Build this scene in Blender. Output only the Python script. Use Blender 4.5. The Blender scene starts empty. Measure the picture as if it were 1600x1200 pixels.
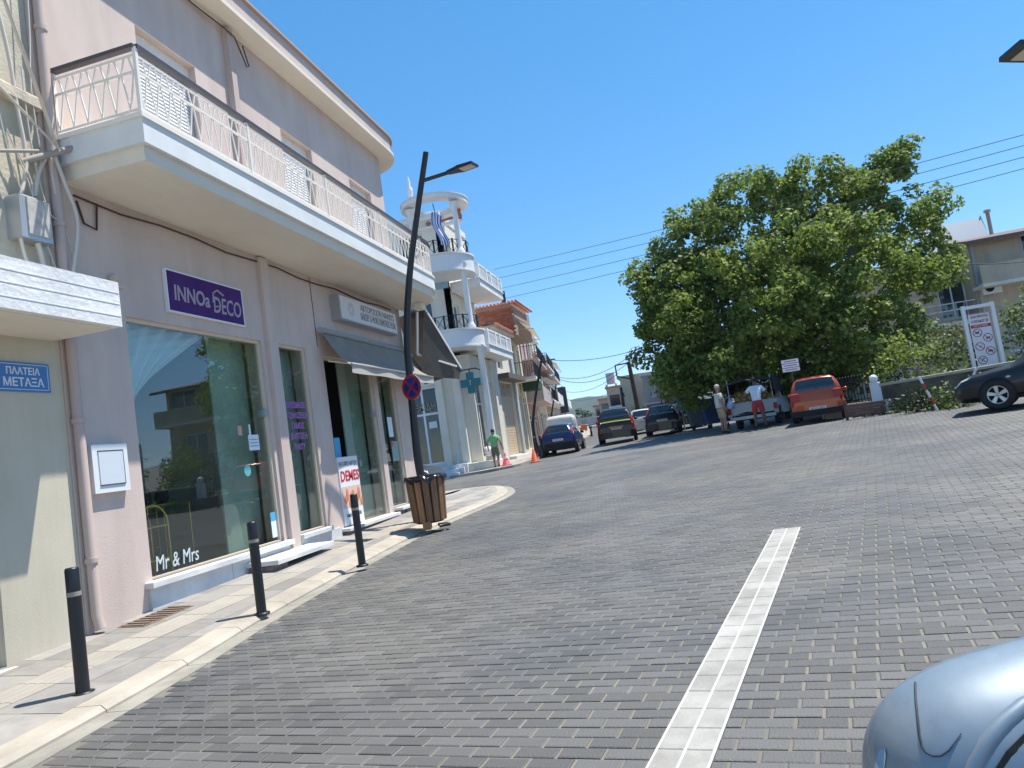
import bpy, math, random
import numpy as np
from mathutils import Vector, Matrix
random.seed(7)
R = math.radians
SC = bpy.context.scene
COL = SC.collection

# ---------------------------------------------------------------- camera
F_PX, PITCH, ROLL, YAW = 1117.6, .0826921, -.1461408, .2302108
cp, sp = math.cos(PITCH), math.sin(PITCH)
_rt = Vector((math.cos(YAW), math.sin(YAW), 0))
FW = Vector((-math.sin(YAW)*cp, math.cos(YAW)*cp, sp))
_up = _rt.cross(FW)
RT = math.cos(ROLL)*_rt + math.sin(ROLL)*_up
UP = -math.sin(ROLL)*_rt + math.cos(ROLL)*_up
EYE = Vector((0, 0, 1.5))
cam = bpy.data.cameras.new('camera')
cam.sensor_width = 36; cam.lens = F_PX/1600*36; cam.clip_end = 6000; cam.clip_start = .05
camo = bpy.data.objects.new('camera', cam); COL.objects.link(camo)
M3 = Matrix((RT, UP, -FW)).transposed()
camo.matrix_world = Matrix.Translation(EYE) @ M3.to_4x4()
SC.camera = camo

# ---------------------------------------------------------------- light
SUN = Vector((1.0, .72, 2.85)).normalized()
w = bpy.data.worlds.new('World'); SC.world = w; w.use_nodes = True
nt = w.node_tree; bg = nt.nodes['Background']
sky = nt.nodes.new('ShaderNodeTexSky'); sky.sky_type = 'NISHITA'; sky.sun_disc = False
sky.sun_elevation = math.asin(SUN.z); sky.sun_rotation = math.atan2(SUN.x, SUN.y)
sky.air_density = .6; sky.dust_density = 0; sky.ozone_density = 4.0; sky.altitude = 50
hs = nt.nodes.new('ShaderNodeHueSaturation'); hs.inputs['Saturation'].default_value = 1.29; hs.inputs['Hue'].default_value = .5035; hs.inputs['Value'].default_value = 2.7
gm = nt.nodes.new('ShaderNodeGamma'); gm.inputs[1].default_value = .65
nt.links.new(sky.outputs[0], hs.inputs['Color']); nt.links.new(hs.outputs[0], gm.inputs[0]); nt.links.new(gm.outputs[0], bg.inputs[0]); bg.inputs[1].default_value = .15
sl = bpy.data.lights.new('sun', 'SUN'); sl.energy = 5.0; sl.angle = R(.5); sl.color = (1, .94, .84)
so = bpy.data.objects.new('sun', sl); COL.objects.link(so)
so.rotation_euler = (-SUN).to_track_quat('-Z', 'Y').to_euler()
SC.view_settings.view_transform = 'Standard'; SC.view_settings.look = 'None'
SC.view_settings.gamma = 1; SC.view_settings.use_curve_mapping = False
SC.view_settings.exposure = .58

# ---------------------------------------------------------------- helpers
GA, GB = .03, .0235
def g(x, y): return GA*x + GB*y                       # the square is one gently tilted plane
def ray(px, py): return (RT*(px-800) - UP*(py-600))/F_PX + FW
def at(px, py, Y):
    d = ray(px, py); return EYE + d*(Y/d.y)
def atx(px, py, X):
    d = ray(px, py); return EYE + d*(X/d.x)
def gr(px, py, h=0):
    d = ray(px, py); n = Vector((-GA, -GB, 1)); return EYE + d*((h - n.dot(EYE))/n.dot(d))

class MB:
    def __init__(s, M=None): s.v = []; s.f = []; s.mi = []; s.M = M; s.cur = 0; s.sm = []; s.smooth = False
    def add(s, vs, fs, mi=None):
        n = len(s.v)
        if s.M is not None: vs = [s.M @ Vector(p) for p in vs]
        s.v += [tuple(p) for p in vs]; s.f += [tuple(i+n for i in q) for q in fs]
        s.mi += [s.cur if mi is None else mi]*len(fs); s.sm += [s.smooth]*len(fs)
        return s
    def box(s, x0, x1, y0, y1, z0, z1, mi=None):
        v = [(x, y, z) for z in (z0, z1) for y in (y0, y1) for x in (x0, x1)]
        return s.add(v, [(0,2,3,1),(4,5,7,6),(0,1,5,4),(2,6,7,3),(0,4,6,2),(1,3,7,5)], mi)
    def bbox(s, x0, x1, y0, y1, z0, z1, b=.01):         # box with chamfered top edges
        b = min(b, (x1-x0)*.45, (y1-y0)*.45)
        v = [(x0,y0,z0),(x1,y0,z0),(x1,y1,z0),(x0,y1,z0),(x0,y0,z1-b),(x1,y0,z1-b),(x1,y1,z1-b),(x0,y1,z1-b),
             (x0+b,y0+b,z1),(x1-b,y0+b,z1),(x1-b,y1-b,z1),(x0+b,y1-b,z1)]
        f = [(3,2,1,0)]
        for i in range(4):
            j = (i+1) % 4; f += [(i,j,4+j,4+i),(4+i,4+j,8+j,8+i)]
        return s.add(v, f+[(8,9,10,11)])
    def poly(s, pts, mi=None): return s.add(pts, [tuple(range(len(pts)))], mi)
    def prism(s, poly, z0, z1, mi=None):                # poly: xy list (ccw); z0/z1 number or function(x,y)
        n = len(poly); a = z0 if callable(z0) else (lambda x, y: z0); b = z1 if callable(z1) else (lambda x, y: z1)
        v = [(x, y, a(x, y)) for x, y in poly] + [(x, y, b(x, y)) for x, y in poly]
        return s.add(v, [tuple(range(n))[::-1], tuple(range(n, 2*n))] + [(i, (i+1) % n, n+(i+1) % n, n+i) for i in range(n)], mi)
    def tube(s, pts, r, n=8, cap=True):
        pts = [Vector(p) for p in pts]; k = len(pts); rs = r if isinstance(r, (list, tuple)) else [r]*k
        v = []; prev = None
        for i, p in enumerate(pts):
            t = (pts[min(i+1, k-1)] - pts[max(i-1, 0)]).normalized()
            if prev is None: a = t.orthogonal().normalized()
            else: a = (prev - t*prev.dot(t)).normalized()
            prev = a; b = t.cross(a)
            v += [p + (a*math.cos(2*math.pi*j/n) + b*math.sin(2*math.pi*j/n))*rs[i] for j in range(n)]
        f = [(i*n+j, i*n+(j+1) % n, (i+1)*n+(j+1) % n, (i+1)*n+j) for i in range(k-1) for j in range(n)]
        o = s.smooth; s.smooth = True; s.add(v, f); s.smooth = o
        if cap: s.add(v[:n], [tuple(range(n))[::-1]]); s.add(v[-n:], [tuple(range(n))])
        return s
    def bar(s, a, b, w, d=None, up=(0,0,1)):
        a, b = Vector(a), Vector(b); t = (b-a).normalized(); u = Vector(up)
        x = t.cross(u)
        if x.length < 1e-4: x = t.orthogonal()
        x.normalize(); y = x.cross(t); d = d or w
        v = [p + x*sx*w/2 + y*sy*d/2 for p in (a, b) for sx, sy in ((-1,-1),(1,-1),(1,1),(-1,1))]
        return s.add(v, [(3,2,1,0),(4,5,6,7)] + [(i, (i+1) % 4, 4+(i+1) % 4, 4+i) for i in range(4)])
    def lathe(s, prof, c, n=16, axis='z', cap=True):              # prof: (r, h)
        v = []
        for r, h in prof:
            for j in range(n):
                a = 2*math.pi*j/n; x, y = r*math.cos(a), r*math.sin(a)
                q = {'z': (x, y, h), 'x': (h, x, y), 'y': (y, h, x)}[axis]
                v.append((c[0]+q[0], c[1]+q[1], c[2]+q[2]))
        k = len(prof); o = s.smooth; s.smooth = True
        s.add(v, [(i*n+j, i*n+(j+1) % n, (i+1)*n+(j+1) % n, (i+1)*n+j) for i in range(k-1) for j in range(n)])
        s.smooth = o
        if not cap: return s
        if prof[0][0] > 1e-4: s.add(v[:n], [tuple(range(n))[::-1]])
        if prof[-1][0] > 1e-4: s.add(v[-n:], [tuple(range(n))])
        return s
    def ball(s, c, r, n=12, sq=(1,1,1)):
        v = []; m = n//2
        for i in range(m+1):
            a = math.pi*i/m
            for j in range(n):
                b = 2*math.pi*j/n
                v.append((c[0]+r*sq[0]*math.sin(a)*math.cos(b), c[1]+r*sq[1]*math.sin(a)*math.sin(b), c[2]-r*sq[2]*math.cos(a)))
        o = s.smooth; s.smooth = True
        s.add(v, [(i*n+j, i*n+(j+1) % n, (i+1)*n+(j+1) % n, (i+1)*n+j) for i in range(m) for j in range(n)]); s.smooth = o
        return s
    def build(s, name, mats, parent=None, loc=None):
        m = bpy.data.meshes.new(name); off = Vector((0,0,0))
        if parent is not None and loc is None: off = parent.get('_o', None); off = Vector(off) if off is not None else Vector((0,0,0))
        if loc is not None: off = Vector(loc)
        m.from_pydata([(p[0]-off.x, p[1]-off.y, p[2]-off.z) for p in s.v], [], s.f)
        for q in (mats if isinstance(mats, (list, tuple)) else [mats]): m.materials.append(q)
        m.polygons.foreach_set('material_index', s.mi)
        m.polygons.foreach_set('use_smooth', s.sm)
        m.update()
        o = bpy.data.objects.new(name, m); COL.objects.link(o)
        if parent is not None:
            o.parent = parent
            if loc is not None:
                po = Vector(parent.get('_o', (0,0,0))); o.location = off - po
            o['_o'] = tuple(off)
        elif loc is not None: o.location = off
        return o

def tag(o, label=None, cat=None, group=None, kind=None):
    if label: o['label'] = label
    if cat: o['category'] = cat
    if group: o['group'] = group
    if kind: o['kind'] = kind
    return o
def thing(name, label, cat, loc=(0,0,0), rotz=0, group=None, world=False):
    # world=True: children are given in world coordinates and shifted to the base point
    o = bpy.data.objects.new(name, None); COL.objects.link(o); o.location = loc; o.rotation_euler = (0,0,rotz)
    o.empty_display_size = .2
    if world: o['_o'] = tuple(loc)
    return tag(o, label, cat, group)
def kids(o): return [c for c in bpy.data.objects if c.parent == o]
def copy_tree(o, parent=None):
    c = o.copy(); COL.objects.link(c)
    if parent is not None: c.parent = parent
    for ch in KID.get(o.name, None) or kids(o): copy_tree(ch, c)
    return c
KID = {}
def inst(src, name, parent, loc, rot=(0,0,0), scale=None):
    o = bpy.data.objects.new(name, src); COL.objects.link(o); o.parent = parent
    po = Vector(parent.get('_o', (0,0,0))) if parent is not None else Vector((0,0,0))
    o.location = Vector(loc) - po; o.rotation_euler = rot
    if scale: o.scale = scale
    return o
def mesh_of(mb, name, mats):
    o = mb.build(name, mats); m = o.data; bpy.data.objects.remove(o); return m

def text(name, body, size, mat, parent, M, ext=.003, align='CENTER', sx=1.0, shear=0, off=0, wmax=None):
    c = bpy.data.curves.new(name, 'FONT'); c.body = body; c.size = size; c.extrude = ext; c.align_x = align; c.align_y = 'CENTER'
    c.shear = shear; c.offset = off; c.resolution_u = 3
    o = bpy.data.objects.new(name, c); COL.objects.link(o)
    dg = bpy.context.evaluated_depsgraph_get(); dg.update()
    me = bpy.data.meshes.new_from_object(o.evaluated_get(dg)); bpy.data.objects.remove(o)
    me.name = name
    if wmax and len(me.vertices):
        xs = [v.co.x for v in me.vertices]; wd = max(xs)-min(xs); sx = wmax/wd
    po = Vector(parent.get('_o', (0,0,0)))
    me.transform(Matrix.Translation(-po) @ M @ Matrix.Diagonal((sx, 1, 1, 1)))
    me.materials.clear(); me.materials.append(mat)
    t = bpy.data.objects.new(name, me); COL.objects.link(t); t.parent = parent; t['_o'] = tuple(po)
    return t
def basis(o, x, z):                                     # plane at o with text x-direction x and normal z
    x = Vector(x).normalized(); z = Vector(z).normalized(); y = z.cross(x).normalized(); x = y.cross(z)
    m = Matrix((x, y, z)).transposed().to_4x4(); m.translation = Vector(o); return m
EAST = lambda o: basis(o, (0,1,0), (1,0,0))             # reads along +Y on a wall that faces +X

# ---------------------------------------------------------------- materials
def mat(name, col, rough=.7, col2=None, scale=3.0, bump=0, bscale=None, metal=0, spec=.5, island=0, streak=None, coat=0, detail=6, thr=(.35,.65), trans=0, grime=0, gsc=(2.2,2.2,.22)):
    m = bpy.data.materials.new(name); m.use_nodes = True; n = m.node_tree.nodes; l = m.node_tree.links; b = n['Principled BSDF']
    b.inputs['Base Color'].default_value = (*col, 1); b.inputs['Roughness'].default_value = rough; b.inputs['Metallic'].default_value = metal
    b.inputs['Specular IOR Level'].default_value = spec
    if coat: b.inputs['Coat Weight'].default_value = coat; b.inputs['Coat Roughness'].default_value = .04
    tc = n.new('ShaderNodeTexCoord'); src = None
    if col2 is not None:
        t = n.new('ShaderNodeTexNoise'); t.inputs['Scale'].default_value = scale; t.inputs['Detail'].default_value = detail; t.inputs['Roughness'].default_value = .6
        if streak:
            mp = n.new('ShaderNodeMapping'); mp.inputs['Scale'].default_value = streak; l.new(tc.outputs['Object'], mp.inputs[0]); l.new(mp.outputs[0], t.inputs[0])
        else: l.new(tc.outputs['Object'], t.inputs[0])
        r = n.new('ShaderNodeValToRGB'); r.color_ramp.elements[0].position = thr[0]; r.color_ramp.elements[1].position = thr[1]
        r.color_ramp.elements[0].color = (*col, 1); r.color_ramp.elements[1].color = (*col2, 1)
        l.new(t.outputs[0], r.inputs[0]); src = r.outputs[0]
    if island:
        gi = n.new('ShaderNodeNewGeometry'); oi = n.new('ShaderNodeObjectInfo'); ad = n.new('ShaderNodeMath'); ad.operation = 'ADD'
        l.new(gi.outputs['Random Per Island'], ad.inputs[0]); l.new(oi.outputs['Random'], ad.inputs[1])
        fr = n.new('ShaderNodeMath'); fr.operation = 'FRACT'; l.new(ad.outputs[0], fr.inputs[0])
        mr = n.new('ShaderNodeMapRange'); mr.inputs[3].default_value = 1-island; mr.inputs[4].default_value = 1+island; l.new(fr.outputs[0], mr.inputs[0])
        mx = n.new('ShaderNodeMix'); mx.data_type = 'RGBA'; mx.blend_type = 'MULTIPLY'; mx.inputs[0].default_value = 1
        if src is not None: l.new(src, mx.inputs[6])
        else: mx.inputs[6].default_value = (*col, 1)
        l.new(mr.outputs[0], mx.inputs[7]); src = mx.outputs[2]
    if grime:                                           # streaks and blotches of dirt
        mp2 = n.new('ShaderNodeMapping'); mp2.inputs['Scale'].default_value = gsc; l.new(tc.outputs['Object'], mp2.inputs[0])
        t3 = n.new('ShaderNodeTexNoise'); t3.inputs['Scale'].default_value = 1; t3.inputs['Detail'].default_value = 7; t3.inputs['Roughness'].default_value = .65; l.new(mp2.outputs[0], t3.inputs[0])
        m3 = n.new('ShaderNodeMapRange'); m3.inputs[1].default_value = .42; m3.inputs[2].default_value = .72; m3.inputs[3].default_value = 1; m3.inputs[4].default_value = 1-grime; l.new(t3.outputs[0], m3.inputs[0])
        x3 = n.new('ShaderNodeMix'); x3.data_type = 'RGBA'; x3.blend_type = 'MULTIPLY'; x3.inputs[0].default_value = 1
        if src is not None: l.new(src, x3.inputs[6])
        else: x3.inputs[6].default_value = (*col, 1)
        l.new(m3.outputs[0], x3.inputs[7]); src = x3.outputs[2]
    if src is not None: l.new(src, b.inputs['Base Color'])
    if bump:
        t2 = n.new('ShaderNodeTexNoise'); t2.inputs['Scale'].default_value = bscale or scale*8; t2.inputs['Detail'].default_value = 5; l.new(tc.outputs['Object'], t2.inputs[0])
        bp = n.new('ShaderNodeBump'); bp.inputs['Strength'].default_value = bump; bp.inputs['Distance'].default_value = .02
        l.new(t2.outputs[0], bp.inputs['Height']); l.new(bp.outputs[0], b.inputs['Normal'])
    if trans:                                           # thin leaves: let some light through
        out = n['Material Output']; tr = n.new('ShaderNodeBsdfTranslucent'); ms = n.new('ShaderNodeMixShader'); ms.inputs[0].default_value = trans
        if src is not None: l.new(src, tr.inputs[0])
        else: tr.inputs[0].default_value = (*col, 1)
        l.new(b.outputs[0], ms.inputs[1]); l.new(tr.outputs[0], ms.inputs[2]); l.new(ms.outputs[0], out.inputs[0])
    return m
def glass(name, tint=(.75,.85,.8), ior=1.5, boost=1.0):
    m = bpy.data.materials.new(name); m.use_nodes = True; n = m.node_tree.nodes; l = m.node_tree.links; n.remove(n['Principled BSDF'])
    t = n.new('ShaderNodeBsdfTransparent'); t.inputs[0].default_value = (*tint, 1)
    gl = n.new('ShaderNodeBsdfGlossy'); gl.inputs['Roughness'].default_value = 0
    lw = n.new('ShaderNodeLayerWeight'); lw.inputs[0].default_value = .5
    pw = n.new('ShaderNodeMath'); pw.operation = 'POWER'; pw.inputs[1].default_value = 4.0; l.new(lw.outputs['Facing'], pw.inputs[0])
    mu = n.new('ShaderNodeMath'); mu.operation = 'MULTIPLY_ADD'; mu.use_clamp = True; mu.inputs[1].default_value = .9; mu.inputs[2].default_value = .045*boost; l.new(pw.outputs[0], mu.inputs[0])
    ms = n.new('ShaderNodeMixShader'); l.new(mu.outputs[0], ms.inputs[0]); l.new(t.outputs[0], ms.inputs[1]); l.new(gl.outputs[0], ms.inputs[2])
    l.new(ms.outputs[0], n['Material Output'].inputs[0]); return m

K = {}
K['pink'] = mat('pink_plaster', (.56,.455,.405), .85, (.60,.495,.445), 1.3, .14, 45, grime=.17, gsc=(1.6,1.6,.28))
K['pink_d'] = mat('pink_trim', (.48,.385,.35), .8)
K['white'] = mat('white_paint', (.78,.78,.75), .7, (.70,.70,.67), 2.5, .06, 40, grime=.1)
K['soffit'] = mat('cream_soffit', (.74,.68,.58), .85, (.70,.64,.54), .8, .05, 30, grime=.12, gsc=(1.2,.5,1.2))
K['rail_w'] = mat('white_rail_paint', (.76,.72,.66), .5)
K['rail_d'] = mat('dark_handrail', (.055,.055,.07), .45)
K['black'] = mat('black_metal', (.012,.013,.017), .42)
K['dark'] = mat('dark_plastic', (.014,.014,.016), .6, spec=.25)
K['rubber'] = mat('rubber', (.018,.018,.018), .85)
K['chrome'] = mat('bright_metal', (.62,.63,.64), .25, metal=1)
K['alu'] = mat('grey_metal', (.42,.44,.46), .4, metal=.6)
K['steel_w'] = mat('white_metal', (.72,.74,.76), .45)
K['stone_w'] = mat('white_marble', (.74,.73,.70), .5, (.52,.54,.56), 2.2, .05, 50, streak=(1,1,3))
K['marble_g'] = mat('grey_marble', (.50,.53,.56), .5, (.66,.67,.68), 2.6, .05, 40)
K['rubble'] = mat('rubble_stone', (.30,.25,.20), .9, (.16,.13,.11), 7, .6, 25)
K['glass'] = glass('shop_glass', (.88,.94,.91), 1.55, 2.0)
K['wglass'] = mat('window_glass', (.02,.03,.04), .03, spec=1.0)
K['cglass'] = mat('car_glass', (.012,.016,.02), .04, spec=.9)
K['concrete_w'] = mat('board_marked_white_concrete', (.80,.80,.79), .85, (.66,.67,.68), 2.0, .5, 18, streak=(1,.35,6), grime=.12)
K['old'] = mat('old_cream_plaster', (.58,.53,.42), .9, (.40,.37,.30), 1.6, .45, 26)
K['green_w'] = mat('olive_cream_wall', (.56,.515,.41), .85, (.52,.475,.375), 1.2, .1, 50, grime=.14)
K['cream'] = mat('cream_plaster', (.70,.62,.46), .85, (.64,.56,.42), 1.0, .1, 30, grime=.15)
K['cream_l'] = mat('pale_cream_plaster', (.74,.70,.60), .85, (.68,.64,.54), 1.0, .1, 30, grime=.15)
K['tan'] = mat('tan_plaster', (.56,.47,.36), .85, (.48,.40,.30), 1.0, .15, 30, grime=.22)
K['pinkw'] = mat('rose_plaster', (.56,.40,.36), .85, (.48,.34,.31), 1.0, .15, 30, grime=.22)
K['greyw'] = mat('grey_plaster', (.47,.48,.48), .85, (.40,.41,.42), 1.0, .1, 30, grime=.2)
K['brick_r'] = mat('red_brick', (.36,.13,.075), .9, (.27,.10,.06), 6, .4, 30, island=.25)
K['tile_r'] = mat('roof_tile', (.50,.17,.10), .8, (.60,.26,.17), 5, .2, 30, island=.2)
K['blue_t'] = mat('blue_band', (.26,.45,.58), .6)
K['brown_d'] = mat('dark_brown_wood', (.07,.04,.03), .7)
def spline3(P, n=6):
    P = [Vector(p) for p in P]; out = []
    for i in range(len(P)-1):
        p0, p1, p2, p3 = (P[max(0, min(len(P)-1, i+k))] for k in (-1,0,1,2))
        for j in range(n):
            t = j/n; out.append(.5*((2*p1)+(p2-p0)*t+(2*p0-5*p1+4*p2-p3)*t*t+(3*p1-p0-3*p2+p3)*t**3))
    return out + [P[-1]]
# ---------------------------------------------------------------- ground
K['paver'] = mat('dark_paver', (.097,.099,.104), .66, (.145,.14,.13), .45, .35, 90, island=.18, grime=.26, gsc=(.5,.9,.5), detail=4, thr=(.40,.62))
K['sand'] = mat('pale_jointing_sand', (.225,.207,.172), .95, (.125,.12,.108), .55, .2, 60, detail=4)
K['wpaver'] = mat('white_paver', (.40,.39,.365), .7, (.32,.31,.285), 3, .2, 60, island=.08, grime=.2, gsc=(3,3,3))
K['kerb'] = mat('cream_kerb_stone', (.44,.40,.335), .8, (.385,.345,.285), 2.5, .12, 50, island=.06, grime=.22, gsc=(2,2,2))
K['gutter'] = mat('pale_concrete_gutter', (.35,.33,.285), .85, (.29,.27,.235), 3, .2, 50, island=.06, grime=.3, gsc=(2,2,2))
K['ptile'] = mat('grey_pavement_tile', (.25,.245,.235), .75, (.32,.295,.27), 2.4, .12, 50, island=.20, grime=.25, gsc=(2.5,2.5,2.5))
K['ptile2'] = mat('tactile_tile', (.35,.32,.28), .8, (.31,.285,.25), 3, .12, 50, island=.06)
TH = R(10.5); CU = Vector((math.cos(TH), -math.sin(TH))); CV = Vector((math.sin(TH), math.cos(TH)))   # course direction and normal
BL, BH = .225, .1035
WL0, WL1, WLW = Vector((-.275, 3.135)), Vector((.82, 8.01)), .245     # white lane marker axis
wd = (WL1-WL0).normalized(); wn = Vector((wd.y, -wd.x)); WL0 = WL0 - wd*.9
KO = [(-4.22,-3),(-4.22,2),(-4.23,3.74),(-4.34,5.48),(-4.53,7),(-4.66,9),(-4.76,11),(-4.76,12.5),(-4.62,14),(-4.45,15.5),(-4.40,16.7),(-4.52,17.9),(-4.98,19.4),(-5.35,20.2),(-6.02,20.9),(-7.0,21.5),(-8.0,21.8),(-14,22.6)]
def spline(P, n=6):
    out = []
    for i in range(len(P)-1):
        p0, p1, p2, p3 = (Vector(P[max(0, min(len(P)-1, i+k))]) for k in (-1,0,1,2))
        for j in range(n):
            t = j/n; out.append(.5*((2*p1)+(p2-p0)*t+(2*p0-5*p1+4*p2-p3)*t*t+(3*p1-p0-3*p2+p3)*t**3))
    out.append(Vector(P[-1])); return out
KOS = spline(KO)
def offset(P, d):
    out = []
    for i, p in enumerate(P):
        t = (P[min(i+1, len(P)-1)] - P[max(i-1, 0)]).normalized(); out.append(p + Vector((-t.y, t.x))*d)
    return out
def kerb_x(y):
    for a, b in zip(KOS, KOS[1:]):
        if a.y <= y <= b.y and b.y > a.y: return a.x + (b.x-a.x)*(y-a.y)/(b.y-a.y)
    return -20 if y > 21 else -4.22

mb = MB()                                               # one sheet to the horizon, pale sand in the joints
xs = [-1500,-300,-60,-20,0,20,60,300,1500]; ys = [-200,-20,0,20,40,80,160,300,600,1200]
for i in range(len(xs)-1):
    for j in range(len(ys)-1):
        mb.poly([(x, y, g(x, y)-.012 - (.35 if 0 else 0)) for x, y in ((xs[i],ys[j]),(xs[i+1],ys[j]),(xs[i+1],ys[j+1]),(xs[i],ys[j+1]))])
ground = tag(mb.build('ground', mat('dry_ground', (.20,.19,.17), .95, (.26,.24,.20), .3, .2, 10)), kind='structure')
YB = 26.0                                               # built pavers up to here, material beyond
def far_paver():
    m = mat('paver_field', (.097,.099,.104), .68, (.145,.14,.13), .45, .1, 60, grime=.25, gsc=(.5,.9,.5), detail=4, thr=(.40,.62)); n = m.node_tree.nodes; l = m.node_tree.links; b = n['Principled BSDF']
    src = b.inputs['Base Color'].links[0].from_socket
    tc = n.new('ShaderNodeTexCoord'); mp = n.new('ShaderNodeMapping'); mp.inputs['Rotation'].default_value = (0,0,TH); l.new(tc.outputs['Object'], mp.inputs[0])
    br = n.new('ShaderNodeTexBrick'); br.inputs['Scale'].default_value = 1; br.inputs['Brick Width'].default_value = BL; br.inputs['Row Height'].default_value = BH
    br.inputs['Mortar Size'].default_value = .0055; br.inputs['Mortar Smooth'].default_value = .1; br.inputs['Mortar'].default_value = (.19,.176,.15,1)
    l.new(mp.outputs[0], br.inputs[0]); l.new(src, br.inputs['Color1']); l.new(src, br.inputs['Color2']); l.new(br.outputs[0], b.inputs['Base Color'])
    return m
mb = MB(); PW = [(-11.5,YB),(40,YB),(40,46),(-11.5,46)]
mb.poly([(x, y, g(x, y)) for x, y in PW])
mb.poly([(x, y, g(x, y)) for x, y in ((-40,21.5),(-11.5,21.5),(-11.5,30),(-40,30))])
road = mb.build('road', [far_paver(), K['sand']]); tag(road, kind='structure')
mb.poly
mb2 = MB(); mb2.poly([(x, y, g(x, y)-.006) for x, y in ((-12,-4),(40,-4),(40,YB),(-12,YB))])
tag(mb2.build('joint_bed', K['sand'], road), kind='stuff')
mb2 = MB(); mb2.poly([(x, y, g(x, y)+.002) for x, y in ((-11.4,40),(8,40),(-2,130),(-26,130))])
tag(mb2.build('street', mat('worn_asphalt', (.085,.085,.09), .85, (.115,.11,.105), .5, .3, 40)), kind='structure')

vis = []                                                # paver lattice, clipped at kerb, marker and view wedge
r0, r1 = int(1.2/BH), int(29/BH); drift = .0055
for r in range(r0, r1):
    v = r*BH; ph = (r % 2)*BL*.5 + r*drift
    for k in range(-75, 90):
        u0 = k*BL + ph; u1 = u0+BL-.017
        c = CU*((u0+u1)/2) + CV*(v+BH/2)
        if c.y > YB or c.y < 1.6: continue
        d = Vector((c.x, c.y, g(c.x, c.y))) - EYE; z = d.dot(FW)
        if z < .6: continue
        X = d.dot(RT)/z*F_PX; Y = -d.dot(UP)/z*F_PX
        if abs(X) > 840 or Y > 660: continue
        if c.x < -4.2 and c.x < kerb_x(c.y)+.02: continue
        segs = [(u0, u1)]
        p = c - WL0; s = p.dot(wd)
        if 0 < s < (WL1-WL0).length:
            # marker interval along this course
            a = WL0 + wd*s; uc = a.dot(CU); ua, ub = uc-WLW/2-.012, uc+WLW/2+.012
            segs = [q for q in ((u0, min(u1, ua)), (max(u0, ub), u1)) if q[1]-q[0] > .03]
        for q in segs: vis.append((z, q[0], q[1], v))
vis.sort()
near, rest = vis[:290], vis[290:]
rb = np.random.RandomState(3)
def brick_geo(u0, u1, v, dz, b=.006):
    v1 = v+BH-.011; P = []
    for (a, c, h) in ((u0,v,-.012),(u1,v,-.012),(u1,v1,-.012),(u0,v1,-.012)): P.append((a,c,h))
    for (a, c) in ((u0,v),(u1,v),(u1,v1),(u0,v1)): P.append((a,c,dz-b*.6))
    for (a, c) in ((u0+b,v+b),(u1-b,v+b),(u1-b,v1-b),(u0+b,v1-b)): P.append((a,c,dz))
    return P
BF = []
for i in range(4):
    j = (i+1) % 4; BF += [(i,j,4+j,4+i),(4+i,4+j,8+j,8+i)]
BF.append((8,9,10,11))
mb = MB()
for z, u0, u1, v in rest:
    dz = rb.uniform(-.0015,.0025); P = brick_geo(u0, u1, v, dz)
    Q = []
    for a, c, h in P:
        x = CU.x*a + CV.x*c; y = CU.y*a + CV.y*c; Q.append((x, y, g(x, y)+h))
    mb.add(Q, BF)
tag(mb.build('paving_bricks', K['paver'], road), kind='stuff')
ga = Vector((CU.x, CU.y, g(*CU))); 
bm_cache = {}
for z, u0, u1, v in near:
    key = round(u1-u0, 3); 
    if key not in bm_cache:
        m_ = MB(); L = u1-u0; Q = []
        for a, c, h in brick_geo(-L/2, L/2, -BH/2, 0):
            x = CU.x*a + CV.x*c; y = CU.y*a + CV.y*c; Q.append((x, y, g(x, y)+h))
        m_.add(Q, BF); bm_cache[key] = mesh_of(m_, 'brick', K['paver'])
    c = CU*((u0+u1)/2) + CV*(v+BH/2)
    inst(bm_cache[key], 'brick', road, (c.x, c.y, g(c.x, c.y)+rb.uniform(-.0015,.0025)))
# lane marker: two columns of pale pavers
LM = (WL1-WL0).length; nm = int(LM/.2065); tl = LM/nm
for side in (-1, 1):
    for i in range(nm):
        m_ = MB(); sft = (.0 if side < 0 else .0)
        a0, a1 = i*tl+.003+sft, (i+1)*tl-.003+sft; o0, o1 = (-WLW/2, -.006) if side < 0 else (.006, WLW/2)
        Q = []; dz = rb.uniform(0,.002)
        for (a, c, h) in ((a0,o0,-.01),(a1,o0,-.01),(a1,o1,-.01),(a0,o1,-.01),(a0,o0,dz),(a1,o0,dz),(a1,o1,dz),(a0,o1,dz),(a0+.004,o0+.004,dz+.004),(a1-.004,o0+.004,dz+.004),(a1-.004,o1-.004,dz+.004),(a0+.004,o1-.004,dz+.004)):
            q = WL0 + wd*a + wn*c; Q.append((q.x, q.y, g(q.x, q.y)+h))
        m_.add(Q, [f[::-1] for f in BF]); m_.build('marker_paver', K['wpaver'], road)
m_ = MB(); a = WL0; b_ = WL1
m_.poly([(q.x, q.y, g(q.x, q.y)+.0005) for q in (a-wn*(WLW/2+.012), a+wn*(WLW/2+.012), b_+wn*(WLW/2+.012), b_-wn*(WLW/2+.012))])
m_.build('marker_joint', mat('white_line_paint', (.55,.54,.52), .8), road)

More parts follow.
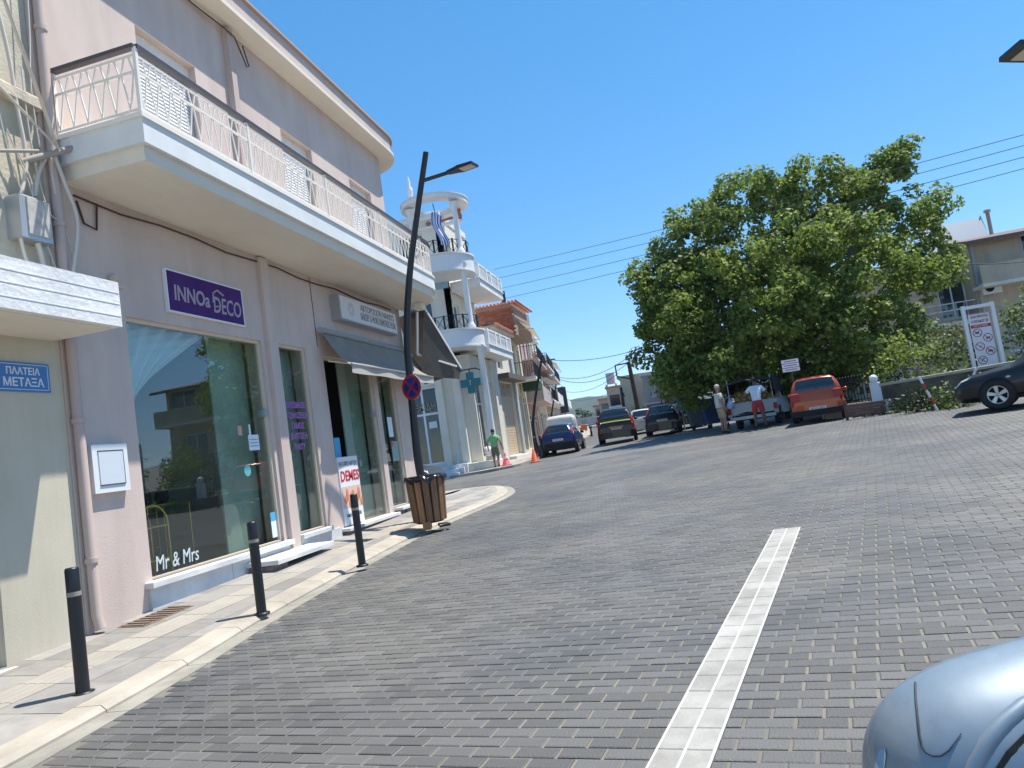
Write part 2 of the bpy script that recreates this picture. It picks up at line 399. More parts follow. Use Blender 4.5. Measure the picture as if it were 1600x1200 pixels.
# ---- near pavement: gutter strip, kerb stones, tiles
def pz(x, y):
    fade = max(0, min(1, (20-y)/4)); return g(x, y) + .075 + .08*max(0, -4.75-x)*fade
pav = thing('pavement', None, None, (-5.4, 8, g(-5.4, 8)), world=True); tag(pav, kind='structure')
K1 = offset(KOS, .19); K2 = offset(KOS, .46); K15 = offset(KOS, .22)
def arc_cut(P, step):
    L = [0]
    for a, b in zip(P, P[1:]): L.append(L[-1] + (b-a).length)
    return L
LL = arc_cut(KOS, 1)
def at_len(P, s):
    for i in range(len(LL)-1):
        if LL[i] <= s <= LL[i+1]:
            t = (s-LL[i])/max(1e-6, LL[i+1]-LL[i]); return P[i].lerp(P[i+1], t)
    return P[-1]
s = 0.6
while s < LL[-1]-.5:
    n = 3; e = s+.99 if True else 0
    for nm_, A, B, ha, hb, mt in (('gutter_slab', KOS, K1, (.004,.004), (.004,.010), 'gutter'), ('kerb_stone', K1, K2, (.03,.055), (.078,.078), 'kerb')):
        m_ = MB(); top = []; 
        for i in range(n+1):
            q = s+.004+(e-s-.008)*i/n; a, b = at_len(A, q), at_len(B, q); top.append((a, b))
        V = []
        for a, b in top:
            d = (b-a)
            c1 = a + d*.16
            V += [(a.x, a.y, g(a.x,a.y)-.06), (a.x, a.y, g(a.x,a.y)+ha[0]), (c1.x, c1.y, g(c1.x,c1.y)+ha[1]+(.012 if nm_ == 'kerb_stone' else 0)), (b.x, b.y, (pz(b.x,b.y) if nm_ == 'kerb_stone' else g(b.x,b.y)+hb[1])), (b.x, b.y, g(b.x,b.y)-.06)]
        Fs = []
        for i in range(n):
            for j in range(4): Fs.append((i*5+j, (i+1)*5+j, (i+1)*5+j+1, i*5+j+1))
        Fs += [(0,1,2,3,4), tuple(n*5+j for j in (4,3,2,1,0))]
        m_.add(V, Fs); m_.build(nm_, K[mt], pav)
    s = e
# base under the tiles
inner = [p for p in offset(KOS, .44)]
mb = MB(); 
for a, b in zip(inner, inner[1:]):
    mb.add([(a.x,a.y,pz(a.x,a.y)-.006),(b.x,b.y,pz(b.x,b.y)-.006),(min(-6.9,b.x-.2) if b.x > -7 else b.x,b.y if b.x > -7 else 16,0),(min(-6.9,a.x-.2) if a.x > -7 else a.x,a.y if a.x > -7 else 16,0)], [(0,1,2,3)])
mb.v = [(x, y, (pz(x, y)-.006 if abs(z) < 1e-9 else z)) for x, y, z in mb.v]
mb.build('tile_bed', mat('grey_mortar', (.33,.31,.28), .9), pav)
# tiles: bands parallel to the wall; tactile band in the middle
def inside(x, y):
    # inside the kerb's inner line
    if y < 17.5: return x < kerb_x(y)-.47
    if y > 21.4: return False
    best = min(((p-Vector((x,y))).length, i) for i, p in enumerate(inner)); i = best[1]
    t = inner[min(i+1, len(inner)-1)] - inner[max(i-1,0)]; d = Vector((x,y)) - inner[i]
    return t.x*d.y - t.y*d.x > .0
bands = [(-6.45,-6.2,'ptile',.4),(-6.2,-5.8,'ptile',.4),(-5.8,-5.4,'ptile2',.4),(-5.4,-5.1,'ptile',.6),(-5.1,-4.62,'ptile',.6)]
tilecount = 0
for bx0, bx1, mt, ln in bands:
    y = 3.0 + (.2 if mt == 'ptile' else 0)
    while y < 21.2:
        y1 = y+ln-.006; x0, x1 = bx0+.003, bx1-.003; ok = False
        # trim the outer band to the kerb line
        def lim(x, yy):
            return x if inside(x, yy) else None
        pts = []
        if y1 < 17.4:
            xa, xb = min(x1, kerb_x(y)-.463), min(x1, kerb_x(y1)-.463)
            if xa-x0 > .04: pts = [(x0,y),(xa,y),(xb,y1),(x0,y1)]
        else:
            q = [(x0,y),(x1,y),(x1,y1),(x0,y1)]
            if sum(inside(*p) for p in q) >= 4: pts = q
        if pts:
            m_ = MB(); dz = rb.uniform(-.0015,.0015)
            if mt == 'ptile2':                          # four ribs along the walking line
                V = []; Fs = []; nr = 4; wv = (x1-x0)/nr; prof = []
                for k in range(nr): prof += [(x0+k*wv, 0), (x0+k*wv+wv*.2, .004), (x0+k*wv+wv*.7, .004), (x0+k*wv+wv*.9, 0)]
                prof.append((x1, 0))
                for xx, h in prof: V += [(xx, y, pz(xx,y)+h+dz), (xx, y1, pz(xx,y1)+h+dz)]
                for k in range(len(prof)-1): Fs.append((2*k, 2*k+2, 2*k+3, 2*k+1))
                V += [(x0,y,pz(x0,y)-.02),(x1,y,pz(x1,y)-.02)]; e_ = len(prof)*2; Fs.append((e_, e_+1) + tuple(2*k for k in range(len(prof)-1,-1,-1)))
                m_.add(V, Fs)
            else:
                m_.prism(pts, lambda a, b: pz(a, b)-.02, lambda a, b: pz(a, b)+dz)
            m_.build('tactile_tile' if mt == 'ptile2' else 'pavement_tile', K[mt], pav); tilecount += 1
        y += ln
# inlaid drain grate by the wall
gq = [gr(205,975,.15), gr(262,975,.15)]
gc = gr(246,965,.17)
grate = thing('drain_grate', 'rusty speckled grate set in the pavement beside the pink wall', 'drain grate', (gc.x, gc.y, pz(gc.x, gc.y)), world=True)
mb = MB(); mb.prism([(gc.x-.17,gc.y-.4),(gc.x+.17,gc.y-.4),(gc.x+.17,gc.y+.4),(gc.x-.17,gc.y+.4)], lambda a, b: pz(a,b)-.01, lambda a, b: pz(a,b)+.006); mb.build('frame', mat('rust', (.24,.16,.10), .9, (.12,.09,.07), 20), grate)
for i in range(9):
    yy = gc.y-.36+i*.09; mb = MB(); mb.prism([(gc.x-.14,yy-.02),(gc.x+.14,yy-.02),(gc.x+.14,yy+.02),(gc.x-.14,yy+.02)], lambda a, b: pz(a,b), lambda a, b: pz(a,b)+.016); mb.build('slat', mat('rusty_bar', (.20,.15,.11), .85, (.10,.08,.07), 30) if i == 0 else bpy.data.materials['rusty_bar'], grate)
# far pavement in front of the pharmacy row
FPV = [(-7.55,30.2),(-7.3,30.6),(-7.2,33),(-7.0,38),(-8.0,60),(-16,120),(-20,120),(-14,46),(-14,30.4),(-10,29.9),(-8.4,29.85)]
def fz(x, y): return g(x, y)+.11
mb = MB(); mb.prism(FPV, lambda a, b: g(a,b)-.05, fz); 
fp = mb.build('far_pavement', K['ptile2']); tag(fp, kind='structure')
mb = MB(); RK = [(2.9,46),(4.2,46),(4.2,44),(-2.5,130),(-4.5,130)]
mb.prism([(2.2,45),(9,45),(4,130),(-6.2,130)], lambda a, b: g(a,b)-.05, lambda a, b: g(a,b)+.12); tag(mb.build('right_pavement', K['ptile']), kind='structure')
# ---------------------------------------------------------------- pink corner building with the balcony
def cell_wall(mb, us, vs, holes, d0, d1, fn, mi=None):
    """wall slab with rectangular openings; fn(u, v, d) -> point; d0 front, d1 back"""
    us = sorted(set(us) | {h[i] for h in holes for i in (0,1)}); vs = sorted(set(vs) | {h[i] for h in holes for i in (2,3)})
    us = [u for u in us if us[0] <= u <= us[-1]]
    def solid(i, j):
        if i < 0 or j < 0 or i >= len(us)-1 or j >= len(vs)-1: return False
        u, v = (us[i]+us[i+1])/2, (vs[j]+vs[j+1])/2
        return not any(h[0] < u < h[1] and h[2] < v < h[3] for h in holes)
    for i in range(len(us)-1):
        for j in range(len(vs)-1):
            if not solid(i, j): continue
            a, b, c, d = us[i], us[i+1], vs[j], vs[j+1]
            mb.poly([fn(a,c,d0), fn(b,c,d0), fn(b,d,d0), fn(a,d,d0)], mi); mb.poly([fn(a,c,d1), fn(a,d,d1), fn(b,d,d1), fn(b,c,d1)], mi)
            for (p, q, ok) in (((a,c),(a,d),solid(i-1,j)),((b,d),(b,c),solid(i+1,j)),((b,c),(a,c),solid(i,j-1)),((a,d),(b,d),solid(i,j+1))):
                if not ok: mb.poly([fn(*p,d0), fn(*q,d0), fn(*q,d1), fn(*p,d1)], mi)
XF = -6.4
fnE = lambda u, v, d: (XF-d, u, v)                      # facade looking east
PB = thing('pink_building', 'two storey pale pink corner building with shops below and a long white balcony', 'building', (-8, 12, .2), world=True)
zb = -.1
holes = [(7.33,10.20,.52,3.73),(10.70,11.58,.54,3.74),(12.20,14.30,.40,3.66),(14.52,15.46,.50,3.66)]
mb = MB(); cell_wall(mb, [6.35,16.2], [zb,5.2], holes, 0, .30, fnE); mb.build('ground_floor_wall', K['pink'], PB)
uh = [(8.04,9.27,5.72,7.91),(11.65,12.78,5.72,7.91),(14.42,15.55,5.72,7.88)]
mb = MB(); cell_wall(mb, [6.35,16.2], [5.2,9.05], uh, 0, .28, fnE); mb.build('upper_wall', K['pink'], PB)
def arc(cx, cy, r, a0, a1, n=10): return [(cx+r*math.cos(R(a0+(a1-a0)*i/n)), cy+r*math.sin(R(a0+(a1-a0)*i/n))) for i in range(n+1)]
# rounded corner and the side-street wall
cr = arc(-7.2, 16.2, .8, 0, 90, 10)
mb = MB()
outl = [(x, y) for x, y in cr] + [(-16,17.0)]
for (x0, y0), (x1, y1) in zip(outl, outl[1:]):
    mb.poly([(x0,y0,zb),(x1,y1,zb),(x1,y1,9.05),(x0,y0,9.05)][::1])
mb.build('corner_wall', K['pink'], PB)
mb = MB(); mb.box(-16,-6.72,6.36,16.1,9.0,9.1); mb.box(-16,-15.9,6.36,17,zb,9.0); mb.box(-15.9,-6.7,6.36,6.5,4.2,9.0); mb.box(-15.9,-6.72,6.5,16.0,5.1,5.2)
mb.build('inner_structure', K['pink_d'], PB)
# ground floor pilaster strips, seam and downpipe
mb = MB(); mb.box(XF,XF+.07,10.32,10.56,.2,5.14); mb.build('pilaster', K['pink'], PB)
mb = MB(); mb.box(XF+.002,XF+.11,10.10,10.24,5.68,9.0); mb.build('downpipe', K['pink_d'], PB)
mb = MB(); mb.tube([(XF+.06,6.42,9.3),(XF+.06,6.42,.35),(XF+.1,6.42,.2)], .055, 10)
for z in (.9, 2.4, 4.6, 6.9): mb.lathe([(.07,0),(.07,.05)], (XF+.06,6.42,z), 10)
mb.build('downpipe', K['pink_d'], PB)
mb = MB(); mb.box(XF,XF+.006,12.03,12.045,3.8,5.14); mb.build('wall_crack', K['brown_d'], PB)
# thin cable under the soffit
mb = MB(); mb.tube([(XF+.02,6.7+i*.7,5.06-.03*math.sin(i*1.9)) for i in range(14)], .012, 5); mb.tube([(XF+.03,6.72,5.0),(XF+.03,6.8,4.75),(XF+.03,6.98,4.72),(XF+.03,7.02,5.05)], .014, 6); mb.build('cable', K['brown_d'], PB)
mb = MB(); mb.box(XF,XF+.05,6.62,7.3,4.06,4.09); mb.box(XF,XF+.04,6.6,6.63,3.6,4.09); mb.lathe([(.05,0),(.06,.05),(.03,.09)], (XF,7.15,4.16), 10, 'x'); mb.build('old_conduit', mat('pale_conduit', (.55,.48,.38), .7), PB)
# frames, sills
def frame(mb, y0, y1, z0, z1, t=.05, d=.10, x=XF-.14):
    mb.box(x, x+d, y0, y0+t, z0, z1); mb.box(x, x+d, y1-t, y1, z0, z1); mb.box(x, x+d, y0+t, y1-t, z1-t, z1); mb.box(x, x+d, y0+t, y1-t, z0, z0+t*.6)
WN = {}
K['trim_b'] = mat('beige_window_trim', (.62,.52,.42), .6)
for i, h in enumerate(holes):
    mb = MB(); frame(mb, h[0], h[1], h[2], h[3], .045, .06, XF-.10); fr = mb.build('shop_window', K['trim_b'], PB); WN[i] = fr
    if i != 2:
        mb = MB(); mb.box(XF-.085,XF-.077, h[0]+.045, h[1]-.045, h[2]+.03, h[3]-.045); mb.build('pane', K['glass'], fr)
# bakery door: one glass leaf on the right, open on the left
mb = MB(); mb.box(XF-.085,XF-.075,13.2,14.25,.44,3.6); pane = mb.build('glass_door', K['glass'], WN[2])
mb = MB(); mb.box(XF-.12,XF-.04,13.24,13.34,1.5,1.62); mb.build('door_handle', K['alu'], WN[2])
for y_ in (10.1,14.22): mb = MB(); mb.box(XF-.12,XF-.02,y_,y_+.12,2.5,2.61); mb.build('glass_clamp', K['alu'], PB)
for y0, y1, z, d in ((7.2,10.3,.52,.12),(10.62,11.66,.54,.10)):
    mb = MB(); mb.bbox(XF-.14,XF+d,y0,y1,z-.075,z,.012); mb.build('marble_sill', K['stone_w'], PB)
y = 7.25
for ln in (1.55,1.5):
    mb = MB(); mb.box(XF-.05,XF+.035,y,y+ln-.01,zb,.44); mb.build('marble_slab', K['marble_g'], PB); y += ln
mb = MB(); mb.box(XF-.05,XF+.04,10.64,12.02,zb,.46); mb.build('marble_slab', K['marble_g'], PB)
mb = MB(); mb.bbox(XF,XF+.55,9.1,10.75,.30,.37,.01); mb.build('marble_step', K['stone_w'], PB); mb = MB(); mb.bbox(XF,XF+.42,9.15,9.55,.15,.298,.02); mb.build('step_block', K['rubble'], PB)
for y0, y1, z in ((12.05,14.4,.42),(14.55,15.6,.50)):
    mb = MB(); mb.bbox(XF-.14,XF+.2,y0,y1,z-.06,z,.01); mb.build('marble_step', K['stone_w'], PB)
    yy = y0+.05; mb0 = None
    while yy < y1-.1:
        L = rb.uniform(.22,.42); mb = MB(); mb.bbox(XF-.02,XF+.13+rb.uniform(-.02,.02),yy,min(yy+L,y1-.03)-.02,zb,z-.065,.03); mb.build('rubble_stone', K['rubble'], PB); yy += L
# balcony slab, two stepped bands
def outline(r, y0, ys, x=XF):
    return [(x, y0), (x+r, y0)] + arc(x, ys, r, 0, 90, 14)[0:]
def band(name, r, y0, z0, z1, m, ys=15.6, parent=None):
    o = outline(r, y0, ys); mb = MB(); mb.prism(o, z0, z1); return mb.build(name, m, parent or PB)
K['band'] = mat('blue_white_paint', (.70,.72,.72), .7, (.62,.64,.64), 2.0, .08, 30)
bal = band('balcony', 1.20, 6.5, 5.34, 5.62, K['band'])
band('lower_band', 1.135, 6.56, 5.165, 5.34, K['soffit'], parent=bal)
band('floor_lip', 1.225, 6.47, 5.62, 5.672, K['rail_w'], parent=bal)
# railing path
rp = [Vector((XF+.05,6.53)), Vector((XF+1.17,6.53)), Vector((XF+1.17,15.6))] + [Vector(p) for p in arc(XF,15.6,1.17,6,86,12)]
def resample(P, step):
    out = []; L = [0]
    for a, b in zip(P, P[1:]): L.append(L[-1]+(b-a).length)
    n = round(L[-1]/step)
    for i in range(n+1):
        s = L[-1]*i/n; k = max(j for j in range(len(L)-1) if L[j] <= s+1e-9); t = (s-L[k])/max(1e-9, L[k+1]-L[k])
        q = P[k].lerp(P[k+1], t); d = (P[k+1]-P[k]).normalized(); out.append((q, d))
    return out


ZR = 6.46
mb = MB(); 
for a, b in zip(rp, rp[1:]): mb.bar((a.x,a.y,ZR), (b.x,b.y,ZR), .075, .045)
rail = mb.build('handrail', K['rail_d'], PB)
mb = MB()
for z in (6.36, 6.17, 5.73):
    for a, b in zip(rp, rp[1:]): mb.bar((a.x,a.y,z), (b.x,b.y,z), .022, .03)
mb.build('rail_bar', K['rail_w'], PB)
mb = MB(); mb.bar((0,-.05,5.73),(0,.035,6.17),.014); mb.bar((0,.035,6.17),(0,-.02,6.36),.014); bA = mesh_of(mb, 'baluster', K['rail_w'])
mb = MB(); mb.bar((0,.05,5.73),(0,-.035,6.17),.014); mb.bar((0,-.035,6.17),(0,.02,6.36),.014); bB = mesh_of(mb, 'baluster', K['rail_w'])
for i, (q, d) in enumerate(resample(rp, .095)):
    inst(bA if i % 2 else bB, 'baluster', PB, (q.x, q.y, 0), (0,0,math.atan2(-d.x, d.y)))
mb = MB(); mb.box(-.02,.02,-.02,.02,5.6,6.45); pm = mesh_of(mb, 'rail_post', K['rail_w'])
for q in [rp[0], rp[1]] + [Vector((XF+1.17,y)) for y in (8.6,10.8,13,15.2)]: inst(pm, 'rail_post', PB, (q.x,q.y,0))
# balcony doors with roller shutters
K['shut'] = mat('white_shutter', (.80,.82,.85), .5)
for h in uh:
    mb = MB(); mb.box(XF-.2,XF-.12,h[0],h[1],7.66,h[3]-.002); bx = mb.build('balcony_door', K['rail_w'], PB)
    mb = MB(); n = 34
    for i in range(n):
        z0 = 5.72+i*(7.60-5.72)/n; z1 = z0+(7.60-5.72)/n
        mb.add([(XF-.16,h[0]+.06,z0+.012),(XF-.16,h[1]-.06,z0+.012),(XF-.135,h[1]-.06,z0+.02),(XF-.135,h[0]+.06,z0+.02),(XF-.148,h[1]-.06,z1),(XF-.148,h[0]+.06,z1)], [(0,1,2,3),(3,2,4,5)])
    mb.box(XF-.2,XF-.17,h[0],h[1],5.72,7.62); mb.build('shutter', K['shut'], bx)
    mb = MB(); mb.box(XF-.17,XF-.11,h[0],h[0]+.06,5.72,7.65); mb.box(XF-.17,XF-.11,h[1]-.06,h[1],5.72,7.65); mb.box(XF-.15,XF-.10,h[0],h[1],7.62,7.66); mb.build('shutter_rail', K['rail_w'] if 0 else K['alu'], bx)
# cornice and parapet, wrapped round the corner
def wrap(name, r, y0, z0, z1, m):
    o = [(-15.9, y0), (XF+r, y0)] + arc(-7.2, 16.2, .8+r, 0, 90, 16) + [(-15.9, 17.0+r)]; mb = MB(); mb.prism(o, z0, z1); return mb.build(name, m, PB)

wrap('cornice', .40, 6.3, 9.055, 9.13, K['soffit'])
wrap('parapet_wall', .34, 6.34, 9.145, 9.50, K['pink'])
wrap('parapet_cap', .40, 6.30, 9.50, 9.54, mat('cap_tile', (.42,.31,.26), .8))
mb = MB(); mb.tube([(XF+.05,6.6,8.98),(XF+.05,9.4,8.97),(XF+.12,10.0,8.93),(XF+.14,10.25,8.9),(XF+.10,10.6,8.55),(XF+.08,10.7,8.62),(XF+.06,10.6,8.95)], .012, 5); mb.build('roof_cable', K['brown_d'], PB)
# meter box door
mb = MB(); mb.box(XF,XF+.07,6.55,7.06,1.62,2.16); mbx = mb.build('meter_box', K['steel_w'], PB)
mb = MB(); mb.box(XF+.071,XF+.08,6.63,6.98,1.71,2.08); mb.build('meter_door', mat('pale_blue_door', (.60,.64,.70), .4), mbx)
mb = MB(); mb.bar((XF+.076,6.625,2.085),(XF+.076,6.985,2.085),.012); mb.bar((XF+.076,6.985,1.7),(XF+.076,6.985,2.09),.012); mb.bar((XF+.076,6.625,1.705),(XF+.076,6.985,1.705),.012); mb.build('door_gap', K['rail_d'], mbx)
# --- inside of the shops
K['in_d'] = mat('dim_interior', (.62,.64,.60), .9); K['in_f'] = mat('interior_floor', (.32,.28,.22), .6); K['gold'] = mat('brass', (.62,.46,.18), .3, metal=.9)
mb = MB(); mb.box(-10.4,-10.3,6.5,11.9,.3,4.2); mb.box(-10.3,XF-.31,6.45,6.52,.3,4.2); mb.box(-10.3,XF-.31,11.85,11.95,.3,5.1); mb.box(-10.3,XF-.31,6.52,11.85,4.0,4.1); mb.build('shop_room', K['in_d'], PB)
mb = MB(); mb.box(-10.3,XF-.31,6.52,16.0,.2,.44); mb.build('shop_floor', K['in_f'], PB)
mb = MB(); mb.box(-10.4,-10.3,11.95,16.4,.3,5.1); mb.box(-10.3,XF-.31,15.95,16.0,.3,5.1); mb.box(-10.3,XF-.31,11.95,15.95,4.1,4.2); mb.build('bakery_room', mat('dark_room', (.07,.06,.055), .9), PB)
K['panel_g'] = mat('grey_green_panel', (.40,.47,.42), .5, (.34,.41,.37), 1.5)
for y0_, y1_, d_ in ((9.30,10.2,.36),(11.02,11.58,.34),(13.38,14.28,.34),(15.05,15.44,.34)):  # bakery-door panel is added: its grey-green stands in for reflections in the glass
    mb = MB(); mb.box(XF-d_-.03,XF-d_,y0_,y1_,.46,3.9); mb.build('inner_panel', K['panel_g'], PB)
def sheet(name, mt, fn, nu, nv, parent):
    mb = MB(); mb.smooth = True; mb.add([fn(i/nu, j/nv) for j in range(nv+1) for i in range(nu+1)], [(j*(nu+1)+i, j*(nu+1)+i+1, (j+1)*(nu+1)+i+1, (j+1)*(nu+1)+i) for j in range(nv) for i in range(nu)]); return mb.build(name, mt, parent)
cur = thing('curtain', 'white gauze curtain swept aside inside the big shop window', 'curtain', (-6.75,8,3.7), world=True)
def cfn(u, v):
    yw = 7.36+u*(1.75*(1-v)**1.3+.05); z = 3.72-v*(1.15+.75*(1-u)); return (-6.68-.05*math.sin(u*34+v*4)-.05*v, yw-.25*v*(1-u)*0, z)
sheet('drape', mat('gauze', (.86,.88,.90), .9, trans=.25), cfn, 60, 14, cur)
def stand(y, x, s, label, z=.45):
    t = thing('arch_stand', label, 'display stand', (x,y,z))
    mb = MB(); P = [(0,-.3*s,0),(0,-.3*s,.75*s)] + [(0,-.3*s*math.cos(R(a)),.75*s+.3*s*math.sin(R(a))) for a in range(20,180,20)] + [(0,.3*s,.75*s),(0,.3*s,0)]
    mb.tube(P, .016, 6); mb.tube([(-.28,p[1]*1.0,p[2]) for p in P], .016, 6); mb.build('arch_frame', K['gold'], t)
    for h in (.25,.72): mb = MB(); mb.box(-.28,.0,-.3*s,.3*s,h*s,h*s+.02); mb.build('shelf', K['gold'], t)
    mb = MB(); mb.ball((-.14,0,1.1*s),.03,8); mb.build('finial', K['gold'], t)
stand(7.95,-6.85,.9,'brass arch shaped stand at the bottom left of the big shop window')
stand(9.05,-8.0,1.1,'brass arch shaped stand further back in the dark shop room', .45)
t = thing('glass_stand', 'brass console table with black pots behind the big shop window', 'table', (-7.6,8.9,.45))
mb = MB(); mb.box(-.25,.25,-.45,.45,.9,.93); mb.build('top', K['gold'], t)
for sx in (-.23,.23):
    for sy in (-.43,.43): mb = MB(); mb.tube([(sx,sy,0),(sx,sy,.9)],.014,6); mb.build('leg', K['gold'], t)
for yy in (-.2,.15): mb = MB(); mb.lathe([(.06,.93),(.1,1.0),(.09,1.12),(.06,1.2)],(0,yy,0),12); mb.build('pot', K['dark'], t)
t = thing('wooden_cabinet', 'dark wooden cabinet at the back of the decoration shop', 'cabinet', (-9.6,9.4,.45)); mb = MB(); mb.box(-.3,.3,-1.2,1.2,0,1.15); mb.build('carcass', K['brown_d'], t); mb = MB(); mb.box(.3,.32,-1.1,-.05,.1,1.05); mb.box(.3,.32,.05,1.1,.1,1.05); mb.build('door', mat('walnut', (.12,.07,.05), .5), t)
t = thing('white_table', 'white wire table with green plant in the narrow shop window', 'table', (-6.95,11.15,.45))
mb = MB(); mb.box(-.22,.22,-.3,.3,.88,.9); mb.build('top', K['white'], t)
for sx in (-.2,.2):
    for sy in (-.28,0,.28): mb = MB(); mb.tube([(sx,sy,0),(sx,sy,.88)],.011,6); mb.build('leg', K['white'], t)
mb = MB()
for i in range(40):
    a = rb.uniform(0,6.28); r_ = rb.uniform(.03,.2); z = .95+rb.uniform(0,.4); c = Vector((r_*math.cos(a)-.05,r_*math.sin(a)-.15,z)); mb.poly([c, c+Vector((.05,.03,.04)), c+Vector((.02,.02,.1))])
mb.build('plant', mat('house_plant', (.05,.09,.03), .7), t)
# bakery counter
t = thing('bakery_counter', 'dark bakery counter with shelves behind the glass door', 'counter', (-8.6,14.2,.45)); mb = MB(); mb.box(-.3,.3,-1.4,1.4,0,1.05); mb.build('body', mat('counter_brown', (.14,.10,.08), .5), t); mb = MB(); mb.box(-.34,.34,-1.45,1.45,1.05,1.09); mb.build('top', K['marble_g'], t)
t = thing('bakery_shelf', 'dark bread shelf against the back wall of the bakery', 'shelf', (-10.1,13.6,.45))
for z in (.6,1.1,1.6,2.1): mb = MB(); mb.box(-.18,.18,-1.2,1.2,z,z+.03); mb.build('shelf_board', K['brown_d'], t)
mb = MB()
for k in range(26): mb.ball((rb.uniform(-.08,.12), rb.uniform(-1.1,1.1), rb.choice([.7,1.2,1.7,2.2])), .09, 6, (1,1.5,.7))
mb.build('bread', mat('bread_crust', (.45,.24,.10), .8), t)
# window lettering and stickers (flat print on the glass)
K['print_w'] = mat('white_lettering', (.50,.58,.62), .6); K['purple_l'] = mat('purple_lettering', (.36,.16,.45), .6)
shopw = WN[0]
text('lettering', 'Mr & Mrs', .26, K['print_w'], shopw, EAST((XF-.06,7.86,.68)), wmax=.78, shear=.15)
for k, (z, s_) in enumerate(zip((2.70,2.52,2.34,2.16,1.98), ('ΔΙΑΚΟΣΜΗΣΕΙΣ','ΕΚΔΗΛΩΣΕΩΝ','ΓΑΜΟΣ','ΒΑΠΤΙΣΗ','PARTY'))): text('lettering', s_, .14, K['purple_l'], WN[1], EAST((XF-.07,11.13,z)), wmax=[.66,.74,.40,.52,.34][k], off=.004)
def sticker(y0, y1, z0, z1, m, parent, x=XF-.072): mb = MB(); mb.box(x,x+.002,y0,y1,z0,z1); return mb.build('sticker', m, parent)
K['paper'] = mat('paper', (.68,.74,.80), .8); K['cyan'] = mat('cyan_print', (.08,.38,.62), .6)
st = sticker(9.66,9.93,1.98,2.22,K['paper'],shopw); sticker(9.70,9.74,2.22,2.38,K['paper'],shopw)
for z in (2.04,2.09,2.14): sticker(9.69,9.90,z,z+.012,K['print_w'] if 0 else mat('ink_grey', (.25,.3,.36), .8) if 'ink_grey' not in bpy.data.materials else bpy.data.materials['ink_grey'],shopw,XF-.069)
sticker(10.0,10.15,.60,.98,K['paper'],shopw); sticker(10.0,10.15,.86,.99,K['cyan'],shopw,XF-.069)
sticker(9.42,9.52,2.22,2.36,mat('pink_sticker', (.6,.3,.3), .7),shopw)
ro = MB(); ro.lathe([(.085,0),(.085,.002)],(XF-.072,9.55,1.68),16,'x'); ro.build('round_sticker', mat('teal_sticker', (.10,.38,.42), .6), shopw)
sticker(12.35,12.58,1.6,2.1,K['cyan'],WN[2],XF-.072); 
sticker(14.95,15.2,2.05,2.5,K['paper'],WN[3]); sticker(15.0,15.36,1.5,1.95,mat('menu_green', (.25,.38,.36), .7),WN[3])
pin = MB(); pin.lathe([(.07,0),(.07,.002)],(XF-.068,15.06,1.9),14,'x'); pin.build('map_pin', mat('pin_red', (.5,.12,.16), .6), WN[3])
# signs on the wall
sg = thing('purple_sign', 'purple shop sign reading INNOa DECO above the big window', 'sign', (XF,8.9,3.9), world=True)
K['purple'] = mat('purple_panel', (.05,.010,.12), .6, (.07,.016,.145), 2, spec=.25)
mb = MB(); mb.box(XF+.005,XF+.05,8.07,9.72,3.91,4.46); mb.build('panel', K['purple'], sg)
mb = MB(); 
for a in ((8.05,8.07,3.89,4.48),(9.72,9.74,3.89,4.48),(8.07,9.72,3.89,3.91),(8.07,9.72,4.46,4.48)): mb.box(XF+.003,XF+.055,a[0],a[1],a[2],a[3])
mb.build('edge', K['steel_w'], sg)
K['sil'] = mat('silver_lettering', (.36,.30,.36), .5)
text('lettering', 'INNOa', .30, K['sil'], sg, EAST((XF+.052,8.55,4.16)), wmax=.74, shear=.08, off=.006)
text('lettering', 'DECO', .34, K['sil'], sg, EAST((XF+.052,9.33,4.12)), wmax=.66, shear=.12, off=.004)
mb = MB(); mb.tube([(XF+.054,9.0,4.16),(XF+.054,9.02,4.30),(XF+.054,9.12,4.36),(XF+.054,9.26,4.30)],.014,5); mb.tube([(XF+.054,9.02,4.10),(XF+.054,9.14,4.12)],.012,5); mb.build('flourish', K['sil'], sg)
sg = thing('white_lightbox', 'white bakery lightbox sign with thin grey lettering over the awning', 'sign', (XF,14.4,4.4), world=True)
mb = MB(); mb.box(XF,XF+.20,12.75,15.60,4.40,4.92); mb.build('case', K['alu'], sg)
mb = MB(); mb.box(XF+.20,XF+.212,12.79,15.56,4.43,4.89); mb.build('face', mat('lightbox_face', (.72,.70,.70), .4), sg)
K['ink'] = mat('grey_ink', (.20,.19,.20), .7)
text('lettering', 'ARTOPOLION NANSYS', .2, K['ink'], sg, EAST((XF+.214,14.55,4.76)), wmax=1.75)
text('lettering', 'BAKERY & MORE DEMETRES YIORI', .2, K['ink'], sg, EAST((XF+.214,14.55,4.57)), wmax=1.8)
mb = MB(); mb.bar((XF+.214,13.7,4.665),(XF+.214,15.4,4.665),.004,.008); mb.build('rule', K['ink'], sg)
lg = mat('faint_logo', (.60,.57,.56), .5)
mb = MB()
for k in range(6): a = R(60*k); mb.ball((XF+.213,13.22+.1*math.cos(a),4.66+.1*math.sin(a)),.055,8,(.04,1,1))
mb.build('logo', lg, sg)
